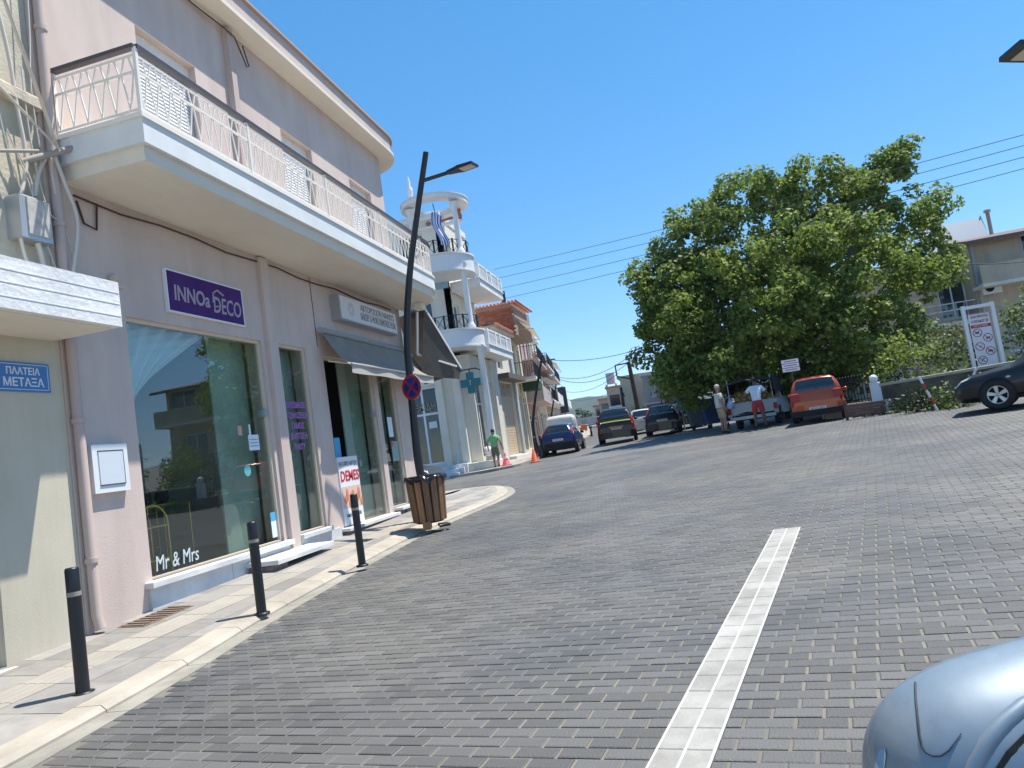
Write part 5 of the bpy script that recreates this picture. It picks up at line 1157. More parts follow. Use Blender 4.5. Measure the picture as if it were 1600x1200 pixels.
def limb(mb, a, b, r0, r1, rs, seg=5, wob=.08):
    a, b = Vector(a), Vector(b); L = (b-a).length
    P = [a.lerp(b, i/seg) + Vector(rs.normal(size=3)*L*wob*(0 if i in (0,seg) else 1)) + Vector((0,0,L*.08*math.sin(i/seg*3.14))) for i in range(seg+1)]
    mb.tube(P, [r0+(r1-r0)*i/seg for i in range(seg+1)], 8); return P
rs = np.random.RandomState(11)
# the big plane tree: lobes read off the outline of its crown
TX, TY = 4.6, 33.5
big = thing('plane_tree', 'big dense plane tree with a wide uneven crown over the parked pickup', 'tree', (TX,TY,g(TX,TY)), world=True)
lobes = []
def lobe(px, py, rpx, Y): c = at(px, py, Y); lobes.append((c, rpx/F_PX*(c-EYE).dot(FW)))
for q in ((1056,455,58,33),(1041,540,50,32),(1060,590,42,31.5),(1110,400,70,34),(1150,320,52,34),(1165,285,34,34.5),(1215,310,52,35),(1275,300,50,35),(1320,290,45,35),(1365,285,52,35.5),(1398,250,34,36),(1410,245,22,36),
          (1440,320,40,35.5),(1420,370,50,35),(1450,430,42,34),(1460,395,30,35),(1120,480,75,31.5),(1190,430,78,31),(1260,400,75,31.5),(1320,390,66,32),(1380,440,58,32),(1200,520,78,30.5),(1280,490,75,30.5),(1340,500,62,31),(1395,505,45,32),
          (1130,560,60,31),(1200,585,50,31.5),(1280,560,60,31.5),(1350,555,38,32.5),(1400,540,30,33),(1080,520,55,31.5),(1026,405,32,33.5),(1016,490,24,33),(1006,510,14,33),(1230,380,60,36),(1150,400,60,37),(1300,450,75,37),(1200,500,80,37),(1370,380,50,37),(1100,500,60,37),(1028,460,36,33),(1240,450,60,34),(1320,560,50,36),(1160,560,60,36),(1028,430,38,33),(1056,398,44,33.5),(1085,352,38,34),(1120,322,34,34.5),(1060,570,50,32),(1100,592,44,31.5),(1150,600,42,31.5),(1061,505,48,32.5),(1230,565,60,33),(1240,595,40,34.5),(1300,595,35,35),(1180,480,70,34),(1100,440,50,34),(1250,340,60,36.5),(1340,330,60,36.5),(1110,560,50,35),(1075,600,30,32)): lobe(*q)
cl = []
for c, r in lobes:
    n = int(11*(r/1.4)**2)+4
    for i in range(n):
        d = rs.normal(size=3); d /= np.linalg.norm(d); rr = rs.uniform(.45,1.0) if rs.rand() < .8 else rs.uniform(1.0,1.22); cc = np.array(c)+d*r*rr*np.array([1,1,.92]); cl.append((cc, rs.uniform(.38,.72)))
V, N = leaves(cl, 330, .195, rs); leaf_mesh('crown', V, N, K['leaf'], big)
mb = MB(); base = Vector((TX,TY,g(TX,TY)-.1)); fork = base+Vector((-.2,.1,3.0))
tr_ = MB(); limb(tr_, base, fork, .55, .42, rs, 4, .02); trunk = tr_.build('trunk', K['bark'], big)
for c, r in lobes[::2]:
    mb = MB(); limb(mb, fork+Vector((0,0,rs.uniform(-.4,.3))), fork.lerp(Vector(c), .9), .20, .03, rs); mb.build('limb', K['bark'], big)
def small_tree(label, base, h, lb, m, per=150, size=.14, name='small_tree', group=None, tr=.07):
    b = Vector(base); t = thing(name, label, 'tree', b, world=True, group=group); mb = MB()
    limb(mb, b-Vector((0,0,.1)), b+Vector((0,0,h*.45)), tr, tr*.7, rs, 4, .03); mb.build('trunk', K['bark'], t)
    cl = []
    for (dx, dy, dz, r) in lb:
        c = b+Vector((dx,dy,dz)); mb = MB(); limb(mb, b+Vector((0,0,h*.4)), c, tr*.5, .012, rs); mb.build('limb', K['bark'], t)
        for i in range(int(10*r*r)+5):
            d = rs.normal(size=3); d /= np.linalg.norm(d); cl.append((np.array(c)+d*r*rs.uniform(.3,1), rs.uniform(.22,.42)))
    V, N = leaves(cl, per, size, rs); leaf_mesh('crown', V, N, m, t); return t
def tz(px, py, Y): p = at(px, py, Y); return p
def rel(b, *px): return [((p-b).x, (p-b).y, (p-b).z, r) for p, r in ((at(x,y,Y), rr) for x,y,Y,rr in px)]
b1 = Vector((7.15,24.55,g(7.15,24.55)+.0))
small_tree('small dark leaved tree with a thin trunk rising from the stained garden wall', b1, 2.8, rel(b1,(1400,560,25,.62),(1432,570,25.2,.62),(1385,585,24.9,.42),(1450,590,25.3,.5),(1415,540,25.5,.5)), K['leaf'], 260, .12)
b2 = Vector((9.0,27,g(9,27)+.1))
small_tree('bright green bushy tree between the stained wall and the prohibition board', b2, 3.0, rel(b2,(1465,555,26.5,.7),(1490,590,26.2,.6),(1440,540,27,.6),(1475,525,27,.55),(1500,560,27,.5)), K['leaf2'], 240, .13)
b3 = Vector((11.6,27,g(11.6,27)+.1))
small_tree('light green tree at the right edge behind the prohibition board', b3, 4.0, rel(b3,(1590,490,27,.55),(1600,540,27,.8),(1585,580,26.5,.6),(1630,520,27,.9),(1610,470,27.5,.5)), K['leaf2'], 240, .13)
b4 = Vector((8.2,30,g(8.2,30)))
small_tree('tall grey leaved shrub tree with pale blossom behind the garden wall', b4, 3.0, rel(b4,(1480,520,30,.8),(1495,545,30,.7),(1450,560,30,.7),(1515,590,29,.7)), K['leaf4'], 200, .13)
def bush(label, c, rx, ry, rz_, m, n=30, per=200, size=.10, name='bush', group=None):
    c = Vector(c); t = thing(name, label, 'bush', c, world=True, group=group); cl = []
    for i in range(n):
        d = rs.normal(size=3); d /= np.linalg.norm(d); d[2] = abs(d[2]); cl.append((np.array(c)+d*np.array([rx,ry,rz_])*rs.uniform(.4,1), rs.uniform(.2,.36)))
    V, N = leaves(cl, per, size, rs); leaf_mesh('foliage', V, N, m, t)
    mb = MB()
    for k in range(4): mb.tube([c, c+Vector((rs.uniform(-.5,.5)*rx,rs.uniform(-.5,.5)*ry,rz_*.7))], .018, 5)
    mb.build('stem', K['bark'], t)
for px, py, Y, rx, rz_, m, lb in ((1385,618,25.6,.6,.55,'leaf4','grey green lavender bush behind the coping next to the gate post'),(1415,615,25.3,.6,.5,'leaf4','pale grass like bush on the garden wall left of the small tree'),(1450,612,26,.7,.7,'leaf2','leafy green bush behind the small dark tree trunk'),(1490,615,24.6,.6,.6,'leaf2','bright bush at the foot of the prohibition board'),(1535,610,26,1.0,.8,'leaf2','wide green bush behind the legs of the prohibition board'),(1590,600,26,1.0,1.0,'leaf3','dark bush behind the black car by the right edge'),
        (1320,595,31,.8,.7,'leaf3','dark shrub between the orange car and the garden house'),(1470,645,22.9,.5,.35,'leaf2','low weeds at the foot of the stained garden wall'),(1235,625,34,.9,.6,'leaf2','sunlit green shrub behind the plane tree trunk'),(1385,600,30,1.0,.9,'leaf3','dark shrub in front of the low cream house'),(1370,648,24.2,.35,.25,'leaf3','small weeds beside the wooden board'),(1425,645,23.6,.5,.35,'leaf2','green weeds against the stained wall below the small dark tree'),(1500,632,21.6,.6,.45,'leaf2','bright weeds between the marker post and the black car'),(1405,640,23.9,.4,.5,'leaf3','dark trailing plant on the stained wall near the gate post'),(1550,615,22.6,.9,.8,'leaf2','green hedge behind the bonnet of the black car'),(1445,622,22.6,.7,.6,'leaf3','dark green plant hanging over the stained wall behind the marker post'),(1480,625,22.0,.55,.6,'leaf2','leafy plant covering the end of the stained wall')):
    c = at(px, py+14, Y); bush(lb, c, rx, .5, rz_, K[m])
# trees of the square outside the view on the right (they mirror in the shop window)
for x, y, h in ((15,12,6.5),(20,17,7.5)):
    b = Vector((x,y,g(x,y))); small_tree('broad green tree beyond the right edge mirrored %s in the big shop window' % ('on the left' if y < 15 else 'on the right'), b, h, [(rs.uniform(-1.5,1.5),rs.uniform(-1.5,1.5),h*rs.uniform(.45,1),1.3) for k in range(7)], K['leaf'], 70, .30, tr=.2, name='square_tree')
# far trees at the end of the street
for px, py, Y, r, lb in ((904,659,170,2.9,'rounded dark tree at the far end of the street'),(921,661,172,2.3,'smaller tree beside the rounded one at the street end')):
    c = at(px, py, Y); b = Vector((c.x,c.y,g(c.x,c.y))); dz = c.z-b.z
    t = thing('far_tree', lb, 'tree', b, world=True); mb = MB(); limb(mb, b, b+Vector((0,0,dz)), .4, .2, rs); mb.build('trunk', K['bark'], t)
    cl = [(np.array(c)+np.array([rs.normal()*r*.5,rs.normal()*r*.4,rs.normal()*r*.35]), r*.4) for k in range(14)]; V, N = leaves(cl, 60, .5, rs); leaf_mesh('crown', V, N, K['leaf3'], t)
# ---------------------------------------------------------------- vehicles
def paint(name, c, c2=None, rough=.28): return mat(name, c, rough, c2, 5, coat=.35, metal=.0 if sum(c) > .9 else .15)
K['tail'] = mat('tail_light_red', (.36,.010,.012), .35); K['amber'] = mat('amber_lens', (.50,.14,.02), .2); K['lens'] = mat('clear_lens', (.50,.52,.52), .08, coat=1); K['plate'] = mat('number_plate', (.62,.63,.62), .4); K['rim'] = mat('alloy_rim', (.50,.51,.53), .3, metal=.7)
# stations: y fraction, underside z, shoulder z, half width, top z, top half width  (y 0 = rear)
HATCH = [(0,.36,.60,.76,.66,.66),(.008,.26,.74,.80,.88,.70),(.022,.22,.88,.835,.99,.69),(.05,.20,.91,.84,1.17,.64),(.095,.20,.92,.845,1.36,.585),(.14,.20,.92,.85,1.425,.57),(.30,.20,.90,.855,1.46,.56),(.46,.20,.88,.855,1.45,.56),(.56,.20,.87,.855,1.36,.57),(.66,.20,.86,.85,1.12,.63),(.715,.20,.85,.85,.965,.70),(.80,.20,.82,.845,.91,.66),(.90,.21,.76,.83,.835,.62),(.955,.22,.69,.79,.75,.60),(.985,.25,.58,.72,.63,.56),(1,.32,.50,.62,.55,.50)]
SUV = [(0,.45,.72,.80,.80,.70),(.008,.36,.95,.84,1.05,.74),(.03,.34,1.02,.86,1.22,.72),(.06,.33,1.04,.865,1.48,.67),(.10,.33,1.05,.87,1.63,.62),(.2,.33,1.04,.87,1.69,.61),(.45,.33,1.02,.87,1.68,.61),(.58,.33,1.01,.87,1.52,.63),(.70,.33,1.0,.87,1.12,.70),(.78,.33,.97,.865,1.05,.68),(.92,.34,.90,.84,.96,.64),(.97,.36,.80,.80,.86,.62),(1,.42,.66,.70,.72,.56)]
BOXY = [(a, b, c, d, e, f*(1.13 if .04 < a < .75 else 1.06)) for a, b, c, d, e, f in HATCH]; BOXY[3] = (.035,)+BOXY[3][1:]; BOXY[4] = (.07,)+BOXY[4][1:]; BOXY[5] = (.10,)+BOXY[5][1:]
VAN = [(0,.40,.85,.84,1.0,.84),(.004,.34,1.05,.86,1.75,.84),(.02,.32,1.06,.865,1.90,.82),(.06,.30,1.06,.87,1.95,.81),(.5,.30,1.05,.87,1.97,.81),(.70,.30,1.03,.87,1.92,.80),(.80,.30,1.02,.87,1.55,.78),(.87,.30,1.0,.86,1.12,.76),(.95,.32,.90,.84,.98,.70),(1,.38,.66,.74,.72,.6)]
def car(label, loc, rotz, prof, L, W, H, body_m, name='parked_car', dark_bumper=False, plate=True, lights='corner', wheel=.31, group='cars in the square and street', fine=1, rim=None, rear=True, front=False, doors=True, spare=None, cat='car'):
    t = thing(name, label, cat, loc, rotz, group)
    pr = np.array(prof, float); sz = H/pr[:,4].max(); sx = W/2/pr[:,3].max()
    def st(u):
        a = [np.interp(u, pr[:,0], pr[:,k]) for k in range(6)]; return (-L/2+u*L, a[1]*sz, a[2]*sz, a[3]*sx, a[4]*sz, a[5]*sx)
    def sec(u):
        y, zb, zs, hw, zt, hr = st(u); m_ = (zb+zs)/2
        return np.array([(0,y,zb),(hw*.86,y,zb),(hw*.975,y,zb+.10*(zs-zb)/.65+.03),(hw,y,m_+.02),(hw*.975,y,zs),(hw*.975*.55+hr*.45+.012,y,zs+(zt-zs)*.5),(hr,y,zt-.06*(zt-zs)/.5-.005),(hr*.80,y,zt),(0,y,zt+.012)])
    def S(u, v, side):
        p = sec(u); x = v*8; i = int(min(7, max(0, math.floor(x)))); q = p[i]+(p[i+1]-p[i])*(x-i); return Vector((q[0]*side, q[1], q[2]))
    us = sorted(set(list(pr[:,0]) + [i/(22*fine) for i in range(22*fine+1)]))
    mb = MB(); mb.smooth = True; vs_ = [i/8 for i in range(9)] if fine == 1 else [i/24 for i in range(25)]
    nv = len(vs_); V = []
    for u in us:
        V += [S(u, v, 1) for v in vs_] + [S(u, v, -1) for v in vs_[-2:0:-1]]
    n = 2*nv-2
    mb.add(V, [(i*n+j, i*n+(j+1) % n, (i+1)*n+(j+1) % n, (i+1)*n+j) for i in range(len(us)-1) for j in range(n)])
    mb.smooth = False; mb.add(V[:n], [tuple(range(n))]); mb.add(V[-n:], [tuple(range(n))[::-1]])
    body = mb.build('body', body_m, t)
    def panel(nm, u0, u1, v0, v1, side, off, m, nu=6, nvv=4, par=None, full=False, u0b=None, u1b=None):
        # patch that follows the body; full=True spans both sides through the top centre line
        mb = MB(); mb.smooth = True; G = []
        for j in range(nvv+1):
            for i in range(nu+1):
                if full:
                    w_ = -1+2*i/nu; v = 1-abs(w_)*(1-v0); sd = 1 if w_ >= 0 else -1; u = u0+(u1-u0)*j/nvv
                else:
                    v = v0+(v1-v0)*j/nvv; sd = side; a = u0+(u0b-u0)*j/nvv if u0b is not None else u0; b_ = u1+(u1b-u1)*j/nvv if u1b is not None else u1; u = a+(b_-a)*i/nu
                e = .004; p = S(u, v, sd); du = S(min(1,u+e), v, sd)-S(max(0,u-e), v, sd); dv = S(u, min(1,v+e), sd)-S(u, max(0,v-e), sd)
                nrm = du.cross(dv)
                if nrm.length < 1e-9: nrm = Vector((sd,0,.2))
                nrm.normalize()
                if nrm.dot(p-Vector((0,p.y*.55,.62*H))) < 0: nrm = -nrm
                G.append((p, nrm))
        k = len(G); mb.add([p+q*off for p, q in G] + [p-q*.02 for p, q in G], [(j*(nu+1)+i, j*(nu+1)+i+1, (j+1)*(nu+1)+i+1, (j+1)*(nu+1)+i) for j in range(nvv) for i in range(nu)])
        bd = [i for i in range(nu+1)] + [(j+1)*(nu+1)-1 for j in range(1, nvv+1)] + [nvv*(nu+1)+i for i in range(nu-1, -1, -1)] + [j*(nu+1) for j in range(nvv-1, 0, -1)]
        mb.smooth = False; nb = len(mb.v)-2*k; mb.f += [(bd[i], bd[(i+1) % len(bd)], k+bd[(i+1) % len(bd)], k+bd[i]) for i in range(len(bd))]; mb.mi += [0]*len(bd); mb.sm += [False]*len(bd)
        return mb.build(nm, m, par or t)
    # glass
    if prof is HATCH or prof is BOXY:
        panel('rear_window', .024, .098 if prof is HATCH else .072, .82, 1, 1, .008, K['cglass'], 10, 5, full=True); panel('windscreen', .56, .705, .80, 1, 1, .008, K['cglass'], 10, 6, full=True)
        for sd in (1,-1): panel('side_window', .14, .345, .54, .73, sd, .008, K['cglass'], u0b=.17); panel('side_window', .355, .60, .54, .73, sd, .008, K['cglass'], u1b=.53); 
    elif prof is SUV:
        panel('rear_window', .032, .095, .80, 1, 1, .008, K['cglass'], 10, 5, full=True); panel('windscreen', .575, .69, .80, 1, 1, .008, K['cglass'], 10, 6, full=True)
        for sd in (1,-1): panel('side_window', .10, .34, .54, .73, sd, .008, K['cglass'], u0b=.14); panel('side_window', .35, .60, .54, .73, sd, .008, K['cglass'], u1b=.56)
    else:
        for sd in (1,-1): panel('side_window', .70, .82, .55, .73, sd, .008, K['cglass'], u1b=.77)
        panel('windscreen', .76, .86, .78, 1, 1, .008, K['cglass'], 8, 5, full=True)
    # lights
    if rear:
        for sd in (1,-1):
            if lights == 'tall': panel('tail_light', .012, .085, .55, .74, sd, .015, K['tail'], 4, 5, u0b=.05, u1b=.105)
            elif lights == 'corner': panel('tail_light', .003, .030, .40, .67, sd, .018, K['tail'], 4, 4)
            else: panel('tail_light', .003, .024, .30, .74, sd, .014, K['tail'], 4, 5, u1b=.05)
        y0 = -L/2
        bm__ = K['dark'] if dark_bumper else body_m
        mb = MB(); V = []
        for x in np.linspace(-1,1,9): V += [(x*W*.49, y0-.07+.10*abs(x)**3, z*sz) for z in (.24,.27,.52,.56)]
        mb.add(V, [(i*4+j, (i+1)*4+j, (i+1)*4+j+1, i*4+j+1) for i in range(8) for j in range(3)])
        V2 = [(x*W*.49, y0+.2, z*sz) for x in np.linspace(-1,1,9) for z in (.24,.56)]; k = len(V); mb.add(V2, [(2*i+1, 2*i+3, 2*i+2, 2*i) for i in range(8)])
        for i in range(8): mb.f += [(i*4+3, (i+1)*4+3, k+(i+1)*2+1, k+i*2+1), (k+i*2, k+(i+1)*2, (i+1)*4, i*4)]; mb.mi += [0,0]; mb.sm += [False,False]
        mb.f += [(0,1,2,3,k+1,k), (k+16,k+17,35,34,33,32)]; mb.mi += [0,0]; mb.sm += [False]*2
        mb.build('bumper', bm__, t)
        if plate:
            zc = {'low':.42,'mid':.70}.get(plate, .70)*sz; yy = y0-.075 if plate == 'low' else (S(.006,.5,1).y-.03)
            mb = MB(); mb.box(-.26,.26,yy-.012,yy+.03,zc-.055,zc+.055); pl = mb.build('number_plate', K['plate'], t)
            text('lettering', 'ΚΥΑ 2094' if 'orange' in label else 'ΗΑΒ 3561', .1, K['ink'], pl, basis((0,yy-.013,zc),(1,0,0),(0,-1,0)), wmax=.40)
    if front:
        for sd in (1,-1): panel('headlight', .925, .985, .52, .66, sd, .012, K['lens'], 6, 4, u0b=.90, u1b=.965)
    for sd in (1,-1):
        p = S(.60,.5,sd); mb = MB(); mb.ball((p.x+sd*.11,p.y,p.z+.07), .1, 10, (1.0,.55,.72)); mb.build('mirror', body_m if not dark_bumper else K['dark'], t)
        if doors:
            for u in (.36,.615): panel('door_seam', u-.0012, u+.0012, .27, .52, sd, .003, K['dark'], 1, 6)
            panel('door_handle', .385, .43, .465, .485, sd, .02, body_m, 3, 1); panel('sill_trim', .24, .74, .14, .235, sd, .006, K['dark'], 8, 1)
    # wheels
    r = wheel
    wt = MB(); wt.lathe([(r*.62,-.1),(r*.9,-.1),(r,-.07),(r,.07),(r*.9,.1),(r*.62,.1),(r*.60,.02)], (0,0,0), 24, 'x', cap=False)
    wtm = mesh_of(wt, 'tyre', K['rubber'])
    wr = MB(); wr.lathe([(r*.62,-.02),(r*.64,.088),(r*.58,.09),(r*.54,.04),(.001,.04)], (0,0,0), 20, 'x')
    for k in range(5):
        a = 2*math.pi*k/5+.3; wr.bar((.075,0,0),(.085,math.cos(a)*r*.6,math.sin(a)*r*.6),.05,.03,up=(1,0,0)); wr.bar((.075,0,0),(.085,math.cos(a+.22)*r*.6,math.sin(a+.22)*r*.6),.04,.03,up=(1,0,0))
    wr.lathe([(.05,.04),(.045,.1),(.001,.1)],(0,0,0),10,'x'); wrm = mesh_of(wr, 'rim', rim or K['rim'])
    hub_d = MB(); hub_d.lathe([(r*.60,.03),(r*.001,.03)],(0,0,0),16,'x'); hdm = mesh_of(hub_d, 'brake_disc', K['dark'])
    for u in (.19,.80):
        for sd in (1,-1):
            x = (st(u)[3]-.085)*sd; y = -L/2+u*L
            ar = MB(); ar.lathe([(r*1.10,0),(r*1.10,.008),(r*.9,.008),(r*.9,0)],(0,0,0),24,'x'); ar.lathe([(r*1.07,.004),(.001,.004)],(0,0,0),24,'x')
            arm = mesh_of(ar, 'wheel_arch', K['dark']); o = inst(arm, 'wheel_arch', t, ((st(u)[3]-.002)*sd, y, r+.02), (0,0,0 if sd > 0 else math.pi))
            w_ = inst(wtm, 'wheel', t, (x,y,r), (0,0,0 if sd > 0 else math.pi)); w_.location.x += sd*.035
            inst(wrm, 'rim', w_, (0,0,0)); inst(hdm, 'brake_disc', w_, (.012,0,0))
    t['S'] = 0
    return t, S, panel, st
def gz(x, y): return (x, y, g(x, y)+.004)
K['blue_p'] = paint('blue_paint', (.008,.022,.10)); K['black_p'] = paint('black_paint', (.006,.0065,.008), rough=.4); K['orange_p'] = paint('orange_paint', (.46,.075,.018), (.42,.065,.016)); K['teal_p'] = paint('teal_paint', (.03,.16,.15)); K['white_p'] = paint('white_car_paint', (.70,.70,.68)); K['green_p'] = paint('dark_green_paint', (.012,.03,.022)); K['beige_p'] = paint('beige_white_paint', (.62,.60,.54))
L_ = 3.85
car('blue hatchback with tall red tail lights parked by the left kerb', gz(-6.2,34.2+L_/2), R(1), HATCH, L_, 1.68, 1.47, K['blue_p'], dark_bumper=True, lights='tall')
t, S, pn, st_ = car('black off-roader with a yellow green stripe driving away in the middle of the street', gz(-3.62,35.9+2.2), R(4), SUV, 4.4, 1.86, 1.75, K['black_p'], wheel=.37, lights='side', plate='mid', rim=K['rim'], name='off_roader')
y0 = -2.2; 
pn('stripe', .007, .013, .77, 1, 1, .012, mat('lime_stripe', (.30,.36,.05), .4), 10, 2, full=True)
mb = MB(); mb.box(-.35,.35,y0-.09,y0-.05,.76,.84); mb.build('orange_plate', K['amber'], t)
car('black hatchback with a pale number plate parked at the right side of the street', gz(-1.2,36.2+L_/2), R(0), HATCH, L_, 1.70, 1.50, K['black_p'], lights='tall', plate='mid')
car('dark green hatchback half hidden between the black hatchback and the dumpsters', gz(.1,39.0+L_/2), R(1), HATCH, L_, 1.66, 1.48, K['green_p'], lights='corner')
car('beige white car with an orange tail lamp parked beyond the black hatchback', gz(-2.75,43.5+L_/2), R(5), HATCH, L_, 1.64, 1.46, K['beige_p'], lights='corner')
car('teal green car further down the street left of the beige one', gz(-4.0,50.5+L_/2), R(6), HATCH, L_, 1.64, 1.44, K['teal_p'], lights='corner')
car('white panel van parked in front of the blue hatchback', gz(-7.35,41.0+2.3), R(6), VAN, 4.6, 1.72, 1.95, K['white_p'], name='panel_van', lights='corner', doors=False, cat='van')
t, S, pn, st_ = car('orange hatchback parked under the plane tree beside the iron fence', gz(4.52,25.0+L_/2), R(-11), BOXY, 3.6, 1.64, 1.50, K['orange_p'], dark_bumper=False, lights='corner', plate='low')
for sd in (-1,1): mb = MB(); mb.bbox(min(sd*.52,sd*.79),max(sd*.52,sd*.79),-1.83,-1.62,.74,1.0,.03); mb.build('rear_lamp', K['tail'], t)
for x in (-.5,-.2,.05,.3): mb = MB(); mb.box(x,x+.16,-1.47,-1.36,1.455,1.475); mb.build('roof_sticker', K['amber'], t)
mb = MB(); mb.box(-.80,.80,-1.92,-1.70,.22,.40); mb.build('lower_bumper', K['dark'], t)
mb = MB(); mb.bar((-.05,-1.66,1.02),(.35,-1.64,1.06),.025); mb.build('wiper', K['dark'], t)
hd = R(66); bx = Vector((6.78,18.15,0)); dv = Vector((-math.sin(hd), math.cos(hd), 0)); Lb = 4.2
cb_ = bx - dv*(.80-.5)*Lb; sidev = Vector((dv.y,-dv.x,0)); cb_ = cb_ + sidev*.78
t, S, pn, st_ = car('black car with five spoke alloy wheels driving in from the right edge', gz(cb_.x,cb_.y), hd, HATCH, Lb, 1.76, 1.46, K['black_p'], wheel=.33, front=True, rear=False, name='black_car', cat='car')
mb = MB(); p = S(.86,.42,1); 
for sd in (1,-1): p = S(.74,.44,sd); mb = MB(); mb.ball((p.x+sd*.005,p.y,p.z),.045,8,(.4,1.2,.6)); mb.build('side_indicator', K['lens'], t)
# door mirror of a silver blue car right beside the viewer
K['silver_p'] = mat('silver_blue_paint', (.17,.225,.28), .5, (.215,.27,.325), 14, metal=.25, coat=.55, grime=.15, gsc=(30,30,30))
MD = .55; sc_ = MD/F_PX; mc0 = EYE + ray(1640,1232)*MD; al = R(16)
E1 = RT*math.cos(al) + UP*math.sin(al); E2 = -RT*math.sin(al) + UP*math.cos(al); E3 = -FW
ma, mb_, mcz, ne = 276*sc_, 229*sc_, .085, 3.0
def mpx(px, py, o=.0006):                               # first point of the housing met along a photo direction
    d = ray(px, py); t = .40
    while t < .75:
        q = EYE + d*t - mc0; x, y, z = q.dot(E1), q.dot(E2), q.dot(E3)
        if abs(x/ma)**ne + abs(y/mb_)**ne < 1:
            if (abs(x/ma)**ne + abs(y/mb_)**ne)**(2.4/ne) + (abs(z)/(mcz if z > 0 else mcz*.6))**2.4 < 1: break
        t += .0004
    return EYE + d*(t-o)
sc = thing('silver_car', 'silver blue car whose door mirror fills the lower right corner', 'car', (mc0.x,mc0.y,g(mc0.x,mc0.y)), world=True)
mb = MB(); mb.smooth = True; V = []; nu, nvv = 72, 28
for j in range(nvv+1):
    th = math.pi*j/nvv-math.pi/2
    for i in range(nu):
        ph = 2*math.pi*i/nu; f = lambda v, e: math.copysign(abs(v)**e, v)
        ct = f(math.cos(th), 2/2.4); V.append(mc0 + E1*(ma*ct*f(math.cos(ph), 2/ne)) + E2*(mb_*ct*f(math.sin(ph), 2/ne)) + E3*(mcz*f(math.sin(th), 2/2.4)*(1 if th > 0 else .6)))
mb.add(V, [(j*nu+i, j*nu+(i+1) % nu, (j+1)*nu+(i+1) % nu, (j+1)*nu+i) for j in range(nvv) for i in range(nu)]); mh = mb.build('mirror_housing', K['silver_p'], sc)
mb = MB(); mb.tube([mpx(x,y) for x,y in ((1430,1066),(1430,1078),(1431,1095),(1433,1115),(1435,1135),(1437,1152),(1441,1168),(1447,1176),(1457,1181),(1470,1181),(1482,1173),(1492,1160),(1502,1146))], [.0008]*9+[.0007,.0006,.0004,.0003], 6); mb.build('seam', mat('seam_grey', (.03,.04,.05), .7), mh)
mb = MB(); mb.smooth = True; mb.tube([mpx(x,y,-.0025) for x,y in ((1505,1240),(1522,1195),(1542,1160),(1568,1130),(1600,1104),(1640,1085))], .0062, 10); mb.build('rim', K['silver_p'], mh)
G = [(1545,1240),(1556,1200),(1572,1174),(1600,1146),(1640,1122),(1700,1120),(1700,1240)]
mb = MB(); P = [mpx(x,y,.0012) for x,y in G]; c = sum(P, Vector())/len(P); mb.add(P+[c], [(i,(i+1) % len(P),len(P)) for i in range(len(P))]); mb.build('mirror_gap', K['rubber'], mh)
mb = MB(); P = [mpx(x,y,.0012) for x,y in ((1364,1215),(1368,1190),(1374,1172),(1382,1168),(1384,1180),(1380,1215))]; mb.add(P, [tuple(range(6))]); mb.build('side_lamp', mat('blue_lens', (.16,.30,.48), .08, coat=1), mh)
# door below and behind the mirror, wholly beside the viewer
hd = -(YAW*0) + R(-62); dv = Vector((-math.sin(hd), math.cos(hd), 0)); base = mc0 + RT*.30 - FW*.05; nrm_ = Vector((dv.y, -dv.x, 0))
mb = MB(); mb.bar(mc0+E1*.08-E2*.05, base-Vector((0,0,.10)), .05); mb.build('mirror_arm', K['dark'], sc)
gz0 = g(base.x, base.y)
for nm_, z0, z1, m_, t_ in (('door', .28, .98, K['silver_p'], .06), ('sill', .18, .275, K['dark'], .05)):
    mb = MB(); A = base + dv*.15; B = base - dv*.15 + dv*1.1
    V = [Vector((p.x,p.y,gz0+z))+nrm_*o for o in (0,t_) for p, z in ((A,z0),(B,z0),(B,z1),(A,z1))]; mb.add(V, [(0,1,2,3),(7,6,5,4),(0,4,5,1),(1,5,6,2),(2,6,7,3),(3,7,4,0)]); mb.build(nm_, m_, sc)
# white pickup selling melons
pk = thing('pickup_truck', 'old white pickup with a dented tailgate loaded with melons under a dark canopy', 'pickup', gz(2.45,28.7), R(-15)); wp = K['white_p']; wo = mat('old_white_paint', (.50,.54,.54), .45, (.42,.46,.46), 4)
def pbox(nm, *a, m=wo, par=None, b=.03): mb = MB(); mb.bbox(*a, b); return mb.build(nm, m, par or pk)
pbox('bed_floor', -.82,.82,.04,2.1,.55,.66, m=K['dark'])
for sd in (-1,1):
    mb = MB(); x = .86*sd; P = [(0,.46),(0,1.02),(2.15,1.02),(2.15,.46),(1.45,.46),(1.36,.66),(1.15,.77),(.85,.77),(.64,.66),(.56,.46)]
    V = [(x,y,z) for y,z in P] + [(x-.06*sd,y,z) for y,z in P]; k = len(P); mb.add(V, [tuple(range(k)), tuple(range(k,2*k))[::-1]] + [(i,(i+1) % k,k+(i+1) % k,k+i) for i in range(k)]); mb.build('bed_side', wo, pk)
    mb = MB(); mb.bbox(x-.07,x+.07,-.05,.06,.52,1.0,.02); mb.build('corner_post', wo, pk)
    mb = MB(); mb.box(x-.065,x+.065,-.075,-.052,.62,.86); mb.build('tail_light', K['tail'], pk)
tg_ = pbox('tailgate', -.78,.78,-.04,.02,.56,1.03)
for z in (.66,.93): mb = MB(); mb.box(-.72,.72,-.052,-.041,z,z+.02); mb.build('tailgate_rib', wo, tg_)
mb = MB(); mb.add([(-.7,-.056,.58),(-.2,-.056,.66),(.05,-.056,.60),(.5,-.056,.57),(.1,-.056,.56)],[(0,1,2,3,4)][::-1]); mb.build('dent_shadow', K['rubber'], tg_)
